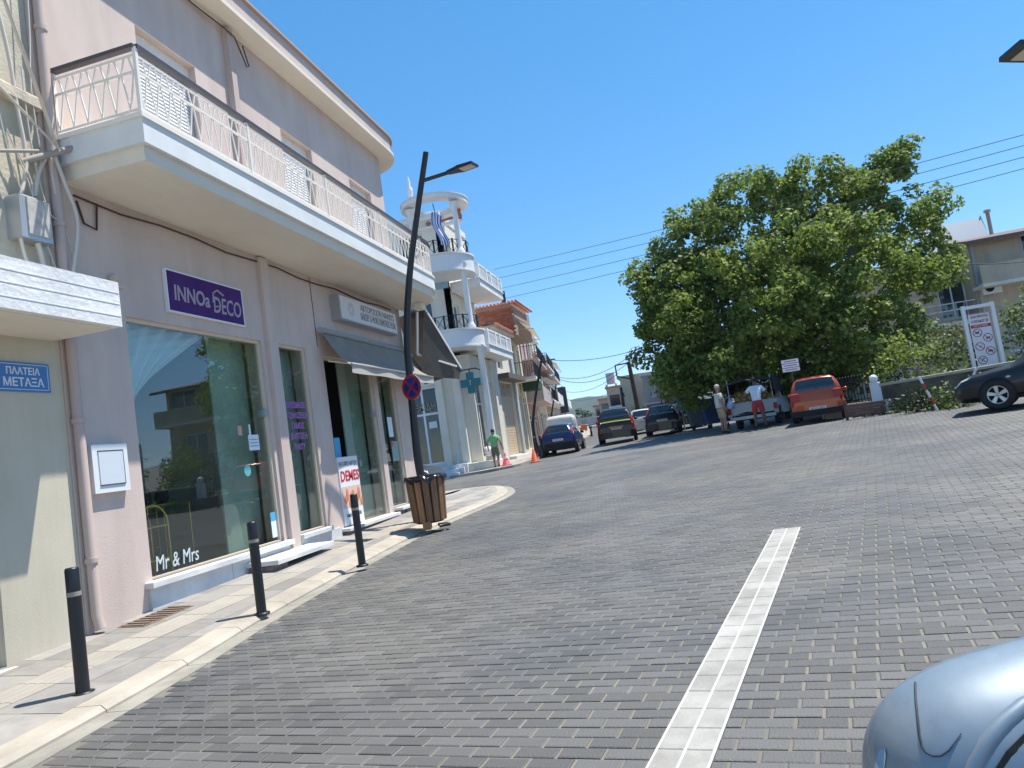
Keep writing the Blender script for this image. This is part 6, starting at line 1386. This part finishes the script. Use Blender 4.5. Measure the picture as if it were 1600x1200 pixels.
pbox('bumper', -.84,.84,-.16,-.06,.38,.50, m=wo); mb = MB(); mb.box(-.25,.25,-.175,-.162,.39,.49); mb.build('number_plate', K['plate'], pk)
# cab
mb = MB(); P = [(2.2,.42),(2.2,1.05),(2.28,1.66),(2.45,1.72),(3.25,1.70),(3.75,1.08),(4.55,.95),(4.62,.45)]; V = [(sx*(.84 if z < 1.1 else .70),y,z) for sx in (-1,1) for y,z in P]; k = len(P)
mb.add(V, [tuple(range(k)), tuple(range(k,2*k))[::-1]] + [(i,k+i,k+(i+1) % k,(i+1) % k) for i in range(k)]); cab_ = mb.build('cab', wo, pk)
mb = MB(); mb.box(-.6,.6,2.17,2.22,1.15,1.55); mb.build('rear_window', K['cglass'], pk)
for sd in (-1,1): mb = MB(); mb.add([(sd*.845,2.45,1.1),(sd*.845,3.55,1.1),(sd*.73,3.15,1.6),(sd*.73,2.5,1.6)],[(0,1,2,3) if sd > 0 else (3,2,1,0)]); mb.build('side_window', K['cglass'], pk)
wt = MB(); wt.lathe([(.18,-.1),(.28,-.1),(.31,-.07),(.31,.07),(.28,.1),(.18,.1)],(0,0,0),20,'x',cap=False); wtm = mesh_of(wt,'tyre',K['rubber']); wr = MB(); wr.lathe([(.18,.05),(.1,.07),(.001,.07)],(0,0,0),14,'x'); wr.lathe([(.18,-.05),(.1,-.07),(.001,-.07)],(0,0,0),14,'x'); wrm = mesh_of(wr,'rim',K['alu'])
for y in (1.0,3.85):
    for sd in (-1,1): w_ = inst(wtm,'wheel',pk,(.74*sd,y,.31)); inst(wrm,'rim',w_,(0,0,0))
pbox('chassis', -.5,.5,.1,4.3,.33,.54, m=K['dark'])
cf = thing('pickup_canopy', 'dark tarpaulin canopy on thin poles over the pickup bed', 'canopy', pk.location, R(-15))
for x, y in ((-.8,.1),(.8,.1),(-.8,2.0),(.8,2.0)): mb = MB(); mb.tube([(x,y,1.0),(x,y,1.95)],.018,6); mb.build('pole', K['alu'], cf)
sheet('tarpaulin', mat('dark_tarpaulin', (.015,.018,.022), .8), lambda u, v: (-.95+1.9*u, -.35+2.6*v, 1.98-.12*abs(u-.5)*2+.03*math.sin(v*9)-.14*(1-v)**3), 8, 10, cf)
sheet('side_flap', bpy.data.materials['dark_tarpaulin'], lambda u, v: (.93+.02*math.sin(u*8), -.2+2.4*u, 1.85-.55*v), 8, 3, cf)
sheet('side_flap', bpy.data.materials['dark_tarpaulin'], lambda u, v: (-.93-.02*math.sin(u*8), .4+1.8*u, 1.85-.45*v), 8, 3, cf)
mm = MB(); mm.ball((0,0,0),.125,10,(1,1.25,.95)); ml = mesh_of(mm,'melon',mat('yellow_melon', (.42,.27,.06), .6, (.30,.24,.07), 6, island=.3))
MX = Matrix.Translation(pk.location) @ Matrix.Rotation(R(-15),4,'Z'); k = 0
for lay, (z, nx, ny, m0) in enumerate(((.98,6,5,.0),(1.17,5,4,.12),(1.34,4,3,.25))):
    for j in range(ny):
        for i in range(nx):
            p = MX @ Vector((-.68+m0+i*.27+rb.uniform(-.02,.02), .16+m0*.6+j*.27+rb.uniform(-.02,.02), z+rb.uniform(-.02,.02)))
            o = inst(ml,'melon',None,p,(rb.uniform(0,3),rb.uniform(0,3),rb.uniform(0,6))); tag(o,'yellow melon in the pile on the pickup bed','melon','melons on the pickup')
# dumpsters
def dumpster(label, px, py, Y, m, lid):
    c = at(px, py, Y); t = thing('dumpster', label, 'dumpster', gz(c.x,c.y), R(8), 'wheeled dumpsters beside the pickup')
    mb = MB(); P = [(-.5,.22),(-.62,1.2),(.62,1.2),(.5,.22)]; V = [(x,y,z) for y in (-.4,.4) for x, z in P]; mb.add(V,[(3,2,1,0),(4,5,6,7),(0,1,5,4),(1,2,6,5),(2,3,7,6),(3,0,4,7)]); b = mb.build('bin', m, t)
    for k in range(5): mb = MB(); mb.box(-.46+k*.2,-.36+k*.2,-.43,-.401,.3,1.1); mb.build('rib', m, b)
    mb = MB(); V = []; n = 8
    for i in range(n+1): a = math.pi*i/n; V += [(-.66,-.47*math.cos(a),1.2+.22*math.sin(a)),(.66,-.47*math.cos(a),1.2+.22*math.sin(a))]
    mb.add(V,[(2*i,2*i+1,2*i+3,2*i+2) for i in range(n)]+[tuple(2*i for i in range(n+1)),tuple(2*i+1 for i in range(n,-1,-1))]); mb.build('lid', lid, t)
    for x in (-.4,.4):
        for y in (-.28,.28): mb = MB(); mb.lathe([(.1,-.03),(.1,.03)],(x,y,.1),12,'x'); mb.build('castor', K['rubber'], t); 
K['bin_b'] = mat('blue_bin_plastic', (.03,.08,.22), .5); K['bin_t'] = mat('teal_bin_metal', (.10,.17,.20), .5, (.08,.13,.16), 4)
dumpster('grey teal wheeled dumpster next to the dark green car', 1096, 660, 36.0, K['bin_t'], K['bin_b']); dumpster('blue wheeled dumpster between the teal one and the pickup', 1121, 655, 34.6, K['bin_b'], K['bin_b'])
# dark car nose seen behind the lamp post in the side street
c = Vector((-11.0,25.2,0)); car('dark grey car in the side street half hidden by the lamp post', gz(c.x,c.y), R(-96), HATCH, 3.9, 1.7, 1.45, paint('dark_grey_paint', (.05,.052,.056)), front=True, rear=False)
# motorcycle and barrier at the end
mc = at(926,690,60); mc.z = g(mc.x,mc.y); t = thing('motorcycle', 'dark motorcycle standing beyond the off-roader', 'motorcycle', mc, R(10))
for y in (-.65,.65): mb = MB(); mb.lathe([(.2,-.05),(.3,-.05),(.3,.05),(.2,.05)],(0,y,.3),16,'x'); mb.build('wheel', K['rubber'], t)
mb = MB(); mb.ball((0,.15,.75),.22,10,(.7,1.6,.7)); mb.build('tank', K['black_p'], t); mb = MB(); mb.bbox(-.13,.13,-.7,-.1,.7,.82,.04); mb.build('seat', K['dark'], t); mb = MB(); mb.tube([(-.35,.45,1.05),(0,.5,1.0),(.35,.45,1.05)],.02,6); mb.build('handlebar', K['alu'], t); mb = MB(); mb.bar((0,.5,1.0),(0,.65,.3),.06); mb.bar((0,-.6,.35),(0,.2,.6),.1); mb.build('frame', K['iron'], t)
br_ = at(914,684,85); br_.z = g(br_.x,br_.y); t = thing('road_barrier', 'orange plastic road barrier at the far end of the street', 'barrier', br_)
mb = MB(); mb.bbox(-.45,.45,-.15,.15,.25,.9,.05); mb.build('panel', mat('barrier_orange', (.60,.16,.04), .6), t)
for x in (-.3,.3): mb = MB(); mb.bbox(x-.1,x+.1,-.3,.3,0,.25,.03); mb.build('foot', bpy.data.materials['barrier_orange'], t)
# ---------------------------------------------------------------- street furniture
for i, (px, py) in enumerate(((130,1084),(409,957),(566,882))):
    c = gr(px, py, .08); z = pz(c.x, c.y)
    t = thing('bollard', ['black bollard with a pale band nearest the viewer by the left wall','middle black bollard in front of the big shop window','black bollard in front of the bread poster'][i], 'bollard', (c.x,c.y,z-.02), 0, 'black bollards along the kerb')
    mb = MB(); mb.lathe([(.052,0),(.052,.78)],(0,0,0),20); mb.lathe([(.052,.81),(.052,.985),(.045,1.0),(.001,1.003)],(0,0,0),20); mb.build('post', K['black'], t)
    mb = MB(); mb.lathe([(.0535,.775),(.0535,.81)],(0,0,0),20); mb.build('band', mat('band_pale', (.30,.27,.22), .5) if 'band_pale' not in bpy.data.materials else bpy.data.materials['band_pale'], t)
    mb = MB(); mb.lathe([(.085,0),(.085,.022),(.06,.03)],(0,0,0),20); mb.build('base_plate', K['black'], t)
for i, (px, py) in enumerate(((838,711),(848,712))):
    c = at(px, py, 33.4+i*.9); t = thing('bollard', ['slim black bollard beside the far cone','slim black bollard at the foot of the far lamp post'][i], 'bollard', (c.x,c.y,fz(c.x,c.y)), 0, 'black bollards along the far kerb')
    mb = MB(); mb.lathe([(.07,0),(.07,.95),(.05,1.0),(.001,1.0)],(0,0,0),12); mb.build('post', K['black'], t)
# litter bin of wooden slats
c = gr(676,822,.1); t = thing('litter_bin', 'round wooden slat litter bin lined with a black bag on the pavement', 'litter bin', (c.x-.03,c.y,pz(c.x,c.y)), R(8))
wb = [mat('bin_wood', (.30,.15,.07), .7, (.20,.10,.05), 3, .3, 30, island=.3, streak=(8,8,.6))]
for k in range(14):
    a = 2*math.pi*k/14; ca, sa = math.cos(a), math.sin(a); mb = MB()
    V = []
    for z, r_ in ((.13,.27),(.92,.325)):
        for dr, dw in ((0,-.058),(0,.058),(.03,.052),(.03,-.052)): rr_ = r_+dr; V.append((ca*rr_-sa*dw, sa*rr_+ca*dw, z))
    mb.add(V,[(3,2,1,0),(4,5,6,7)]+[(i,(i+1) % 4,4+(i+1) % 4,4+i) for i in range(4)]); mb.build('slat', wb[0], t)
mb = MB(); mb.lathe([(.25,.12),(.265,.5),(.31,.95)],(0,0,0),24); mb.build('bin_bag', mat('black_bag', (.014,.014,.016), .25), t)
mb = MB(); mb.smooth = True; V = []; n = 40
for i in range(n):
    a = 2*math.pi*i/n; w_ = .012*math.sin(a*7)+.01*math.sin(a*13+1)
    for r_, z in ((.30,.80),(.345,.90),(.375+w_,.865+w_*2),(.385+w_,.80+w_*3-.02*math.sin(a*3))): V.append((r_*math.cos(a),r_*math.sin(a),z+.02 if r_ < .35 else z+.06))
mb.add(V,[(i*4+j,((i+1) % n)*4+j,((i+1) % n)*4+j+1,i*4+j+1) for i in range(n) for j in range(3)]); mb.build('bag_rim', bpy.data.materials['black_bag'], t)
mb = MB(); mb.lathe([(.02,0),(.02,.14)],(-.0,-.0,0),8); mb.box(-.07,.07,-.33,-.27,0,.14); mb.build('foot', wb[0], t)
mb = MB(); mb.tube([(.1,.2,.02),(.3,.1,.02),(.36,-.1,.03),(.2,-.2,.03)],.03,6); mb.lathe([(.24,.1),(.26,.13)],(0,0,0),16); mb.build('base_bracket', K['black'], t)
# street lamp with the no stopping sign
LX, LY = -5.12, 13.3
def lamp(label, x, y, z, pts, head_at, arm0, rotz=0, group='black street lamps', s=1.0):
    t = thing('street_lamp', label, 'street lamp', (x,y,z), rotz, group)
    P = spline3([Vector(p) for p in pts], 5); mb = MB(); mb.tube(P, [.085-.03*i/(len(P)-1) for i in range(len(P))], 14); mb.build('pole', K['black'], t)
    mb = MB(); mb.lathe([(.16,0),(.16,.03),(.1,.06),(.095,.5),(.088,.52)],(0,0,0),16); mb.build('base', K['black'], t)
    a, b = Vector(arm0), Vector(head_at); d = (b-a).normalized(); mb = MB(); mb.tube([a, a.lerp(b,.55)], .038, 10); mb.build('arm', K['black'], t)
    q = a.lerp(b,.5); sd = d.cross(Vector((0,0,1))).normalized(); up_ = sd.cross(d)
    mb = MB(); V = []
    for w0, th, f in ((.05*s,.05*s,0),(.10*s,.055*s,.35),(.14*s,.05*s,.45),(.14*s,.035*s,1.0)):
        p = q.lerp(b, f); V += [p+sd*w0+up_*th*.6, p-sd*w0+up_*th*.6, p-sd*w0-up_*th*.6, p+sd*w0-up_*th*.6]
    mb.add(V,[(0,1,2,3),(15,14,13,12)]+[(i*4+j,(i+1)*4+j,(i+1)*4+(j+1) % 4,i*4+(j+1) % 4) for i in range(3) for j in range(4)][::1]); h = mb.build('lamp_head', K['black'], t)
    p0, p1 = q.lerp(b,.5), q.lerp(b,.95); o = -up_*.034*s; mb = MB(); mb.add([p0+sd*.10*s+o,p0-sd*.10*s+o,p1-sd*.10*s+o*.8,p1+sd*.10*s+o*.8,p0+sd*.10*s+o*.4,p0-sd*.10*s+o*.4,p1-sd*.10*s+o*.4,p1+sd*.10*s+o*.4],[(3,2,1,0),(4,5,6,7),(0,1,5,4),(1,2,6,5),(2,3,7,6),(3,0,4,7)]); mb.build('lamp_panel', mat('led_panel', (.55,.46,.38), .4) if 'led_panel' not in bpy.data.materials else bpy.data.materials['led_panel'], h)
    return t
zl = pz(LX, LY)
def lp(px, py, Y=LY): p = at(px, py, Y); return (p.x-LX, p.y-LY, p.z-zl)
pole_pts = [(0,0,0), lp(655,730), lp(645,640), lp(636,530), lp(640,430), lp(651,340), lp(665.5,238)]
ar0 = lp(659,283); hd_ = at(742,256,LY-.3)
lamp('tall black curved street lamp rising behind the litter bin', LX, LY, zl, pole_pts, (hd_.x-LX, -.3, hd_.z-zl), ar0)
sg = at(643.5,605,LY-.16); t = thing('no_stopping_sign', 'round blue no stopping sign with a red cross on the curved lamp post', 'sign', sg, R(-22)); tilt = R(4)
mb = MB(); mb.lathe([(.252,-.012),(.252,0)],(0,0,0),32,'y'); mb.build('back_plate', K['alu'], t)
K['tr'] = mat('traffic_red', (.40,.025,.02), .4); K['tb'] = mat('traffic_blue', (.012,.06,.40), .4)
def annulus(r0, r1, y, n=36):
    mb = MB(); V = []
    for i in range(n): a = 2*math.pi*i/n; V += [(r0*math.cos(a),y,r0*math.sin(a)),(r1*math.cos(a),y,r1*math.sin(a))]
    return mb.add(V,[(2*i,2*((i+1) % n),2*((i+1) % n)+1,2*i+1) for i in range(n)])
annulus(.195,.25,-.016).build('red_ring', K['tr'], t); mb = MB(); mb.lathe([(.195,-.0155),(.001,-.0155)],(0,0,0),32,'y'); mb.build('blue_disc', K['tb'], t)
mb = MB(); 
mb.box(-.2,.2,-.018,-.0165,-.02,.02); V = list(mb.v); rot = Matrix.Rotation(R(45),4,'Y'); mb.v = [tuple(rot @ Vector(p)) for p in V]; mb.build('red_bar', K['tr'], t)
mb = MB(); mb.box(-.2,.2,-.019,-.0175,-.02,.02); rot = Matrix.Rotation(R(-45),4,'Y'); mb.v = [tuple(rot @ Vector(p)) for p in mb.v]; mb.build('red_bar', K['tr'], t)
# far lamp posts on the left pavement
def far_lamp(label, base, top, head, Y, lean=None):
    b = at(*base, Y); b.z = fz(b.x, b.y); tp = at(*top, Y)-b; hd2 = at(*head, Y)-b; m = tp*.5+Vector((-.35,0,0))
    lamp(label, b.x, b.y, b.z, [(0,0,0),(-.15,0,tp.z*.25),tuple(m),tuple(tp)], tuple(hd2), tuple(tp*.93))
far_lamp('curved black street lamp on the far pavement beside the blue hatchback', (844,713), (847,555), (867,561), 34.8)
far_lamp('smaller curved street lamp further along the left row', (862,650), (869,601), (880,604), 58)
# lamp head that reaches in at the upper right corner; its pole stands outside the view
e = at(1577,80,3.3); px_, py_ = e.x+1.3, e.y+.25
bz_ = g(px_,py_); bb = Vector((px_,py_,bz_)); hv = e-bb; a0_ = Vector((.05,0,hv.z-.25))
lamp('street lamp whose dark head reaches in at the upper right corner', px_, py_, bz_, [(0,0,0),(.06,0,1.0),(.07,0,2.0),tuple(a0_+Vector((0,0,.3)))], tuple(hv), tuple(a0_), s=.5)
# traffic cones
def cone(label, px, py, Y, col, h=.75):
    c = at(px, py, Y); c.z = min(c.z, fz(c.x,c.y)); c.z = g(c.x,c.y)+(.11 if c.x < -7.3 else .004); t = thing('traffic_cone', label, 'traffic cone', c, .3, 'traffic cones at the far kerb')
    mb = MB(); mb.lathe([(.19,.04),(.17,.06),(.035,h),(.02,h+.01)],(0,0,0),16); mb.build('cone', col, t); mb = MB(); mb.bbox(-.22,.22,-.22,.22,0,.045,.01); mb.build('foot', col, t)
    if 'pink' in label: mb = MB(); mb.lathe([(.125,.3),(.105,.4)],(0,0,0),16); mb.build('band', K['shut'], t)
cone('pinkish red traffic cone with a pale band standing by the man in green', 792, 730, 30.9, mat('cone_pink', (.62,.09,.11), .5), .55)
cone('orange traffic cone on the far kerb near the blue hatchback', 836, 722, 31.6, mat('cone_orange', (.62,.11,.04), .5), .60)
# grey planter block and steps by the walking man
c = at(765,720,32.4); t = thing('stone_planter', 'grey stone planter beside the man in green', 'planter', (c.x,c.y,fz(c.x,c.y)), 0); mb = MB(); mb.bbox(-.3,.3,-.3,.3,0,.55,.03); mb.build('tub', K['greyw'], t); mb = MB(); mb.ball((0,0,.7),.24,10,(1,1,1.2)); mb.build('white_bag', K['band'], t)
# red white barrier posts by the stained wall
for i, (px, py) in enumerate(((1466,645),(1497,625))):
    c = at(px, py, 21.5); c.z = g(c.x,c.y); t = thing('marker_post', ['leaning red and white marker post at the stained wall','second red and white marker post in front of the black car bonnet'][i], 'post', c, 0, 'red and white marker posts')
    for k in range(5): mb = MB(); dx = (-.06 if i == 0 else .12)*1; mb.tube([(dx*k,0,k*.2),(dx*(k+1),0,k*.2+.2)],.03,8); mb.build('band', K['tr'] if k % 2 else K['band'], t)
# utility poles on the right of the street
K['wood'] = mat('pole_wood', (.05,.035,.028), .9, (.09,.06,.045), 4, streak=(6,6,.5)); K['wood2'] = mat('brown_pole', (.16,.085,.06), .9, (.11,.06,.045), 4, streak=(6,6,.5))
def pole(label, base, top, Y, m, r, arm=None):
    b = at(*base, Y); tp = at(*top, Y); b.z = g(b.x,b.y)+.1; t = thing('utility_pole', label, 'pole', b, 0, 'utility poles along the street'); d = tp-b; mb = MB(); mb.tube([(0,0,0), tuple(d)], [r, r*.7], 10); mb.build('shaft', m, t)
    if arm:
        for (p, q) in arm: a_, b_ = at(*p, Y)-b, at(*q, Y)-b; mb = MB(); mb.bar(a_, b_, .09); mb.build('cross_arm', K['iron'], t)
    return b, tp
pole('dark wooden utility pole with a square wire bracket beside the beige car', (1001,655), (982,565), 52, K['wood'], .20, [((982,567),(961,571)),((961,571),(964,588)),((964,588),(985,592))])
pole('short dark utility pole further down the street', (976,650), (970,605), 70, K['wood'], .18, [((970,607),(976,620))])
pole('thick brown utility pole rising through the left edge of the plane tree', (1046,652), (1034,560), 43, K['wood2'], .20)
pole('thin dark post left of the thick brown pole', (1036,650), (1031,608), 47, K['iron'], .06)
# overhead wires
K['wire'] = mat('weathered_wire', (.06,.065,.075), .7)
def wire(label, P, r=.022, name='overhead_wire', cat='wire', group='overhead wires over the square'):
    t = tag(MB().tube([Vector(p) for p in P], r, 5).build(name, K['wire']), label, cat, group); return t
def sag(a, b, s, n=16): a, b = Vector(a), Vector(b); return [a.lerp(b,i/n)-Vector((0,0,4*s*(i/n)*(1-i/n))) for i in range(n+1)]
for i, (ya, yb) in enumerate(((205,418),(222,433),(240,450),(258,467))):
    a, b = at(1620,ya,24), at(772,yb+3,37); wire('%s of the long wires crossing the sky from the white building to the right edge' % ('uppermost','second','third','lowest')[i], sag(a,b,.12), .011)
wire('black sagging wire from the plane tree to the beige apartment', sag(at(1370,398,36),at(1640,404,36),.35), .02)
wire('pale thin wire behind the top of the prohibition board', sag(at(1552,477,26),at(1640,484,24),.05), .010)
for i, (p, q, s, Y1, Y2, nm_) in enumerate((((870,589),(1000,542),.9,60,52,'heavy sagging wire across the street end'),((871,592),(983,566),.8,60,52,'wire from the left row to the square bracket pole'),((884,612),(966,583),.6,75,62,'lower thin wire over the street end'),((884,624),(962,609),.5,90,75,'lowest sagging wire above the far hills'),((866,563),(1000,545),.3,55,50,'faint straight wire high over the street end'))):
    wire(nm_, sag(at(*p,Y1),at(*q,Y2),s), .022)

# ---------------------------------------------------------------- people
def skin(name, nodes, edges, m, parent, root=0, sub=1):
    """nodes: (x,y,z,r); one continuous skinned surface"""
    me = bpy.data.meshes.new(name); me.from_pydata([n[:3] for n in nodes], edges, []); o = bpy.data.objects.new(name, me); COL.objects.link(o)
    o.modifiers.new('s', 'SKIN'); sv = me.skin_vertices[0].data
    for i, n in enumerate(nodes):
        sv[i].radius = (n[3], n[4] if len(n) > 4 else n[3]); sv[i].use_root = i == root
    sb = o.modifiers.new('d', 'SUBSURF'); sb.levels = 2; sb.render_levels = 2
    dg = bpy.context.evaluated_depsgraph_get(); dg.update(); r = bpy.data.meshes.new_from_object(o.evaluated_get(dg)); bpy.data.objects.remove(o)
    r.name = name; r.materials.clear(); r.materials.append(m)
    for p in r.polygons: p.use_smooth = True
    q = bpy.data.objects.new(name, r); COL.objects.link(q); q.parent = parent; return q
def person(label, loc, rotz, skin_m, shirt_m, short_m, shoe_m, hair_m, arms, legs, lean=(0,0), head=(0,0), belly=.0, cap=False, short_len=.62, S=1.0, bald=0):
    """arms/legs: per side (-1 left, 1 right) joint lists in metres; facing +Y"""
    t = thing('person', label, 'person', loc, rotz, 'people in the square'); t.scale = (S,S,S)
    lx, ly = lean; ch = Vector((lx*.6, ly*.6, 1.28)); nk = Vector((lx, ly, 1.47)); hdp = nk+Vector((head[0], head[1]+.02, .17))
    sh = {sd: nk+Vector((sd*.185,0,-.07)) for sd in (-1,1)}
    nodes = [(0,0,.95,.155,.115),(lx*.25,ly*.25,1.10,.145,.115),(ch.x,ch.y,ch.z,.165,.115),(nk.x,nk.y,nk.z,.060,.060),(hdp.x,hdp.y-.01,hdp.z-.07,.075,.08),(hdp.x,hdp.y,hdp.z+.0,.082,.10),(hdp.x,hdp.y-.005,hdp.z+.085,.062,.075)]
    edges = [(0,1),(1,2),(2,3),(3,4),(4,5),(5,6)]
    for sd in (-1,1):
        i0 = len(nodes); e, w_ = arms[sd]; hd3 = Vector(w_)+(Vector(w_)-Vector(e)).normalized()*.09
        nodes += [(*sh[sd],.062),(*e,.046),(*w_,.034),(*hd3,.036,.022)]; edges += [(2,i0),(i0,i0+1),(i0+1,i0+2),(i0+2,i0+3)]
        i0 = len(nodes); k, a = legs[sd]
        nodes += [(sd*.095,0,.86,.088),(*k,.062),(*(Vector(k).lerp(Vector(a),.35)),.060),(*a,.040),(a[0],a[1]+.14,a[2]-.055,.036,.026)]; edges += [(0,i0),(i0,i0+1),(i0+1,i0+2),(i0+2,i0+3),(i0+3,i0+4)]
    skin('body', nodes, edges, skin_m, t)
    # fingers: five short chains from each palm
    for sd in (-1,1):
        e, w_ = arms[sd]; d = (Vector(w_)-Vector(e)).normalized(); pm = Vector(w_)+d*.08; sx = d.cross(Vector((0,1,.3))).normalized(); cu = d.cross(sx)
        for k in range(5):
            o = sx*(-.03+.02*k) if k < 4 else sx*.045-d*.04; l = (.055,.07,.066,.05,.045)[k]; dd = d if k < 4 else (d+sx*.8).normalized()
            mb = MB(); p = pm+o; mb.tube([p, p+dd*l*.6, p+dd*l-cu*.02], [.010,.009,.007], 6); mb.build('finger', skin_m, t)
    # shirt
    nodes = [(0,0,.93,.175+belly*.3,.135+belly*.5),(lx*.25,ly*.25+belly*.3,1.10,.165+belly*.3,.135+belly),(ch.x,ch.y,ch.z+.02,.195,.155),(nk.x*.9+ch.x*.1,nk.y*.9+ch.y*.1,nk.z-.055,.125,.115)]; edges = [(0,1),(1,2),(2,3)]
    for sd in (-1,1):
        i0 = len(nodes); e = Vector(arms[sd][0]); q = sh[sd].lerp(e,.72); nodes += [(*sh[sd],.080),(*q,.078)]; edges += [(2,i0),(i0,i0+1)]
    skin('shirt', nodes, edges, shirt_m, t, 1)
    nodes = [(0,0,.955,.17+belly*.2,.135+belly*.3),(0,0,.88,.165,.13)]; edges = [(0,1)]
    for sd in (-1,1):
        k = Vector(legs[sd][0]); h = Vector((sd*.10,0,.80)); q = h.lerp(k, short_len+.25); i0 = len(nodes); nodes += [(*h,.108),(*q,.098)]; edges += [(1,i0),(i0,i0+1)]
    skin('shorts', nodes, edges, short_m, t)
    for sd in (-1,1):
        a = Vector(legs[sd][1]); skin('shoe', [(a.x,a.y-.05,a.z-.045,.045,.04),(a.x,a.y+.06,a.z-.055,.048,.034),(a.x,a.y+.16,a.z-.062,.042,.026)], [(0,1),(1,2)], shoe_m, t)
    # face and hair
    hp = hdp
    for sd in (-1,1):
        mb = MB(); mb.ball((hp.x+sd*.033,hp.y+.092,hp.z+.012),.011,8); mb.build('eye', K['dark'], t)
        mb = MB(); mb.ball((hp.x+sd*.084,hp.y-.005,hp.z),.028,8,(.4,.8,1.2)); mb.build('ear', skin_m, t)
    mb = MB(); mb.ball((hp.x,hp.y+.105,hp.z-.018),.019,8,(.8,1.1,1.3)); mb.build('nose', skin_m, t); mb = MB(); mb.ball((hp.x,hp.y+.088,hp.z-.062),.022,8,(1.2,.4,.3)); mb.build('mouth', K['lip'], t)
    mb = MB(); mb.ball((hp.x,hp.y-.022,hp.z+.042+bald*.02),.098-bald*.004,14,(.93,1.05,.95)); mb.build('cap' if cap else 'hair', hair_m, t)
    if cap: mb = MB(); mb.ball((hp.x,hp.y+.12,hp.z+.05),.075,10,(1,1,.12)); mb.build('cap_peak', hair_m, t)
    return t
sk = mat('tanned_skin', (.38,.20,.13), .6); skd = mat('dark_tanned_skin', (.16,.08,.05), .6); K['lip'] = mat('lip', (.30,.12,.10), .6)
c = at(777,728,30.0); c.z = fz(c.x,c.y)+.02
person('man seen from behind walking in a light green t-shirt and camouflage shorts', c, R(4), sk, mat('green_shirt', (.22,.52,.20), .85, (.19,.47,.18), 6), mat('camouflage', (.12,.11,.06), .9, (.22,.19,.12), 9), K['dark'], mat('black_hair', (.02,.015,.012), .7),
       {-1:((-.31,-.02,1.14),(-.32,.08,.90)), 1:((.31,-.06,1.14),(.34,.02,.90))}, {-1:((-.11,.10,.50),(-.11,.06,.10)), 1:((.11,-.02,.50),(.12,-.20,.13))}, lean=(0,.03), short_len=.8, S=.95)
c = at(1133,677,28.6); c.z = g(c.x,c.y)+.01
pA = person('older grey haired man with sunglasses in a pale shirt and beige shorts beside the pickup', c, R(-68), sk, mat('pale_patterned_shirt', (.62,.58,.50), .9, (.50,.47,.42), 12), mat('beige_shorts', (.44,.32,.19), .9), K['dark'], mat('grey_hair', (.50,.47,.44), .8),
       {-1:((-.27,.22,1.17),(-.22,.46,1.28)), 1:((.27,-.06,1.14),(.24,.05,.90))}, {-1:((-.10,.02,.50),(-.10,-.02,.10)), 1:((.12,.03,.50),(.13,.0,.10))}, lean=(0,-.02), belly=.05, short_len=.72, S=1.06, bald=1)
mb = MB(); mb.box(-.085,.085,.098,.118,1.64,1.68); mb.build('sunglasses', K['dark'], pA)
bg = at(1141,631,28.5); t = thing('plastic_bag', 'blue and white plastic bag held up by the older man', 'bag', bg, 0)
mb = MB(); mb.smooth = True; mb.lathe([(.03,.22),(.05,.15),(.13,.0),(.15,-.12),(.10,-.2),(.001,-.22)],(0,0,0),12); mb.build('bag', mat('bag_blue', (.18,.26,.55), .5, (.60,.64,.72), 7), t)
mb = MB(); mb.tube([(-.02,0,.2),(-.01,0,.3),(.02,0,.3),(.03,0,.2)],.008,5); mb.build('handle', bpy.data.materials['bag_blue'], t)
c = at(1190,668,27.7); c.z = g(c.x,c.y)+.01
person('man from behind in a white t-shirt and red shorts leaning over the pickup tailgate', c, R(-8), skd, mat('white_shirt', (.68,.70,.76), .85, (.60,.63,.70), 8), mat('red_shorts', (.42,.035,.035), .85), K['dark'], mat('dark_hair', (.012,.01,.01), .7),
       {-1:((-.36,.10,1.16),(-.50,.34,1.10)), 1:((.36,.12,1.16),(.33,.36,1.08))}, {-1:((-.13,.0,.50),(-.15,-.04,.10)), 1:((.13,.02,.50),(.17,.0,.10))}, lean=(0,.16), head=(0,.10), short_len=.66, S=1.08)
# forested hill haze: a closed box of thin air around everything

mb = MB(); mb.box(-1560,1560,-260,1990,-95,150)
hz = mb.build('haze', None); hz.data.materials.clear(); hmz = bpy.data.materials.new('haze'); hmz.use_nodes = True; n = hmz.node_tree.nodes; n.remove(n['Principled BSDF'])
pv = n.new('ShaderNodeVolumePrincipled'); pv.inputs['Color'].default_value = (.60,.77,1,1); pv.inputs['Density'].default_value = .00016; hmz.node_tree.links.new(pv.outputs[0], n['Material Output'].inputs['Volume'])
hz.data.materials.append(hmz); tag(hz, kind='stuff')
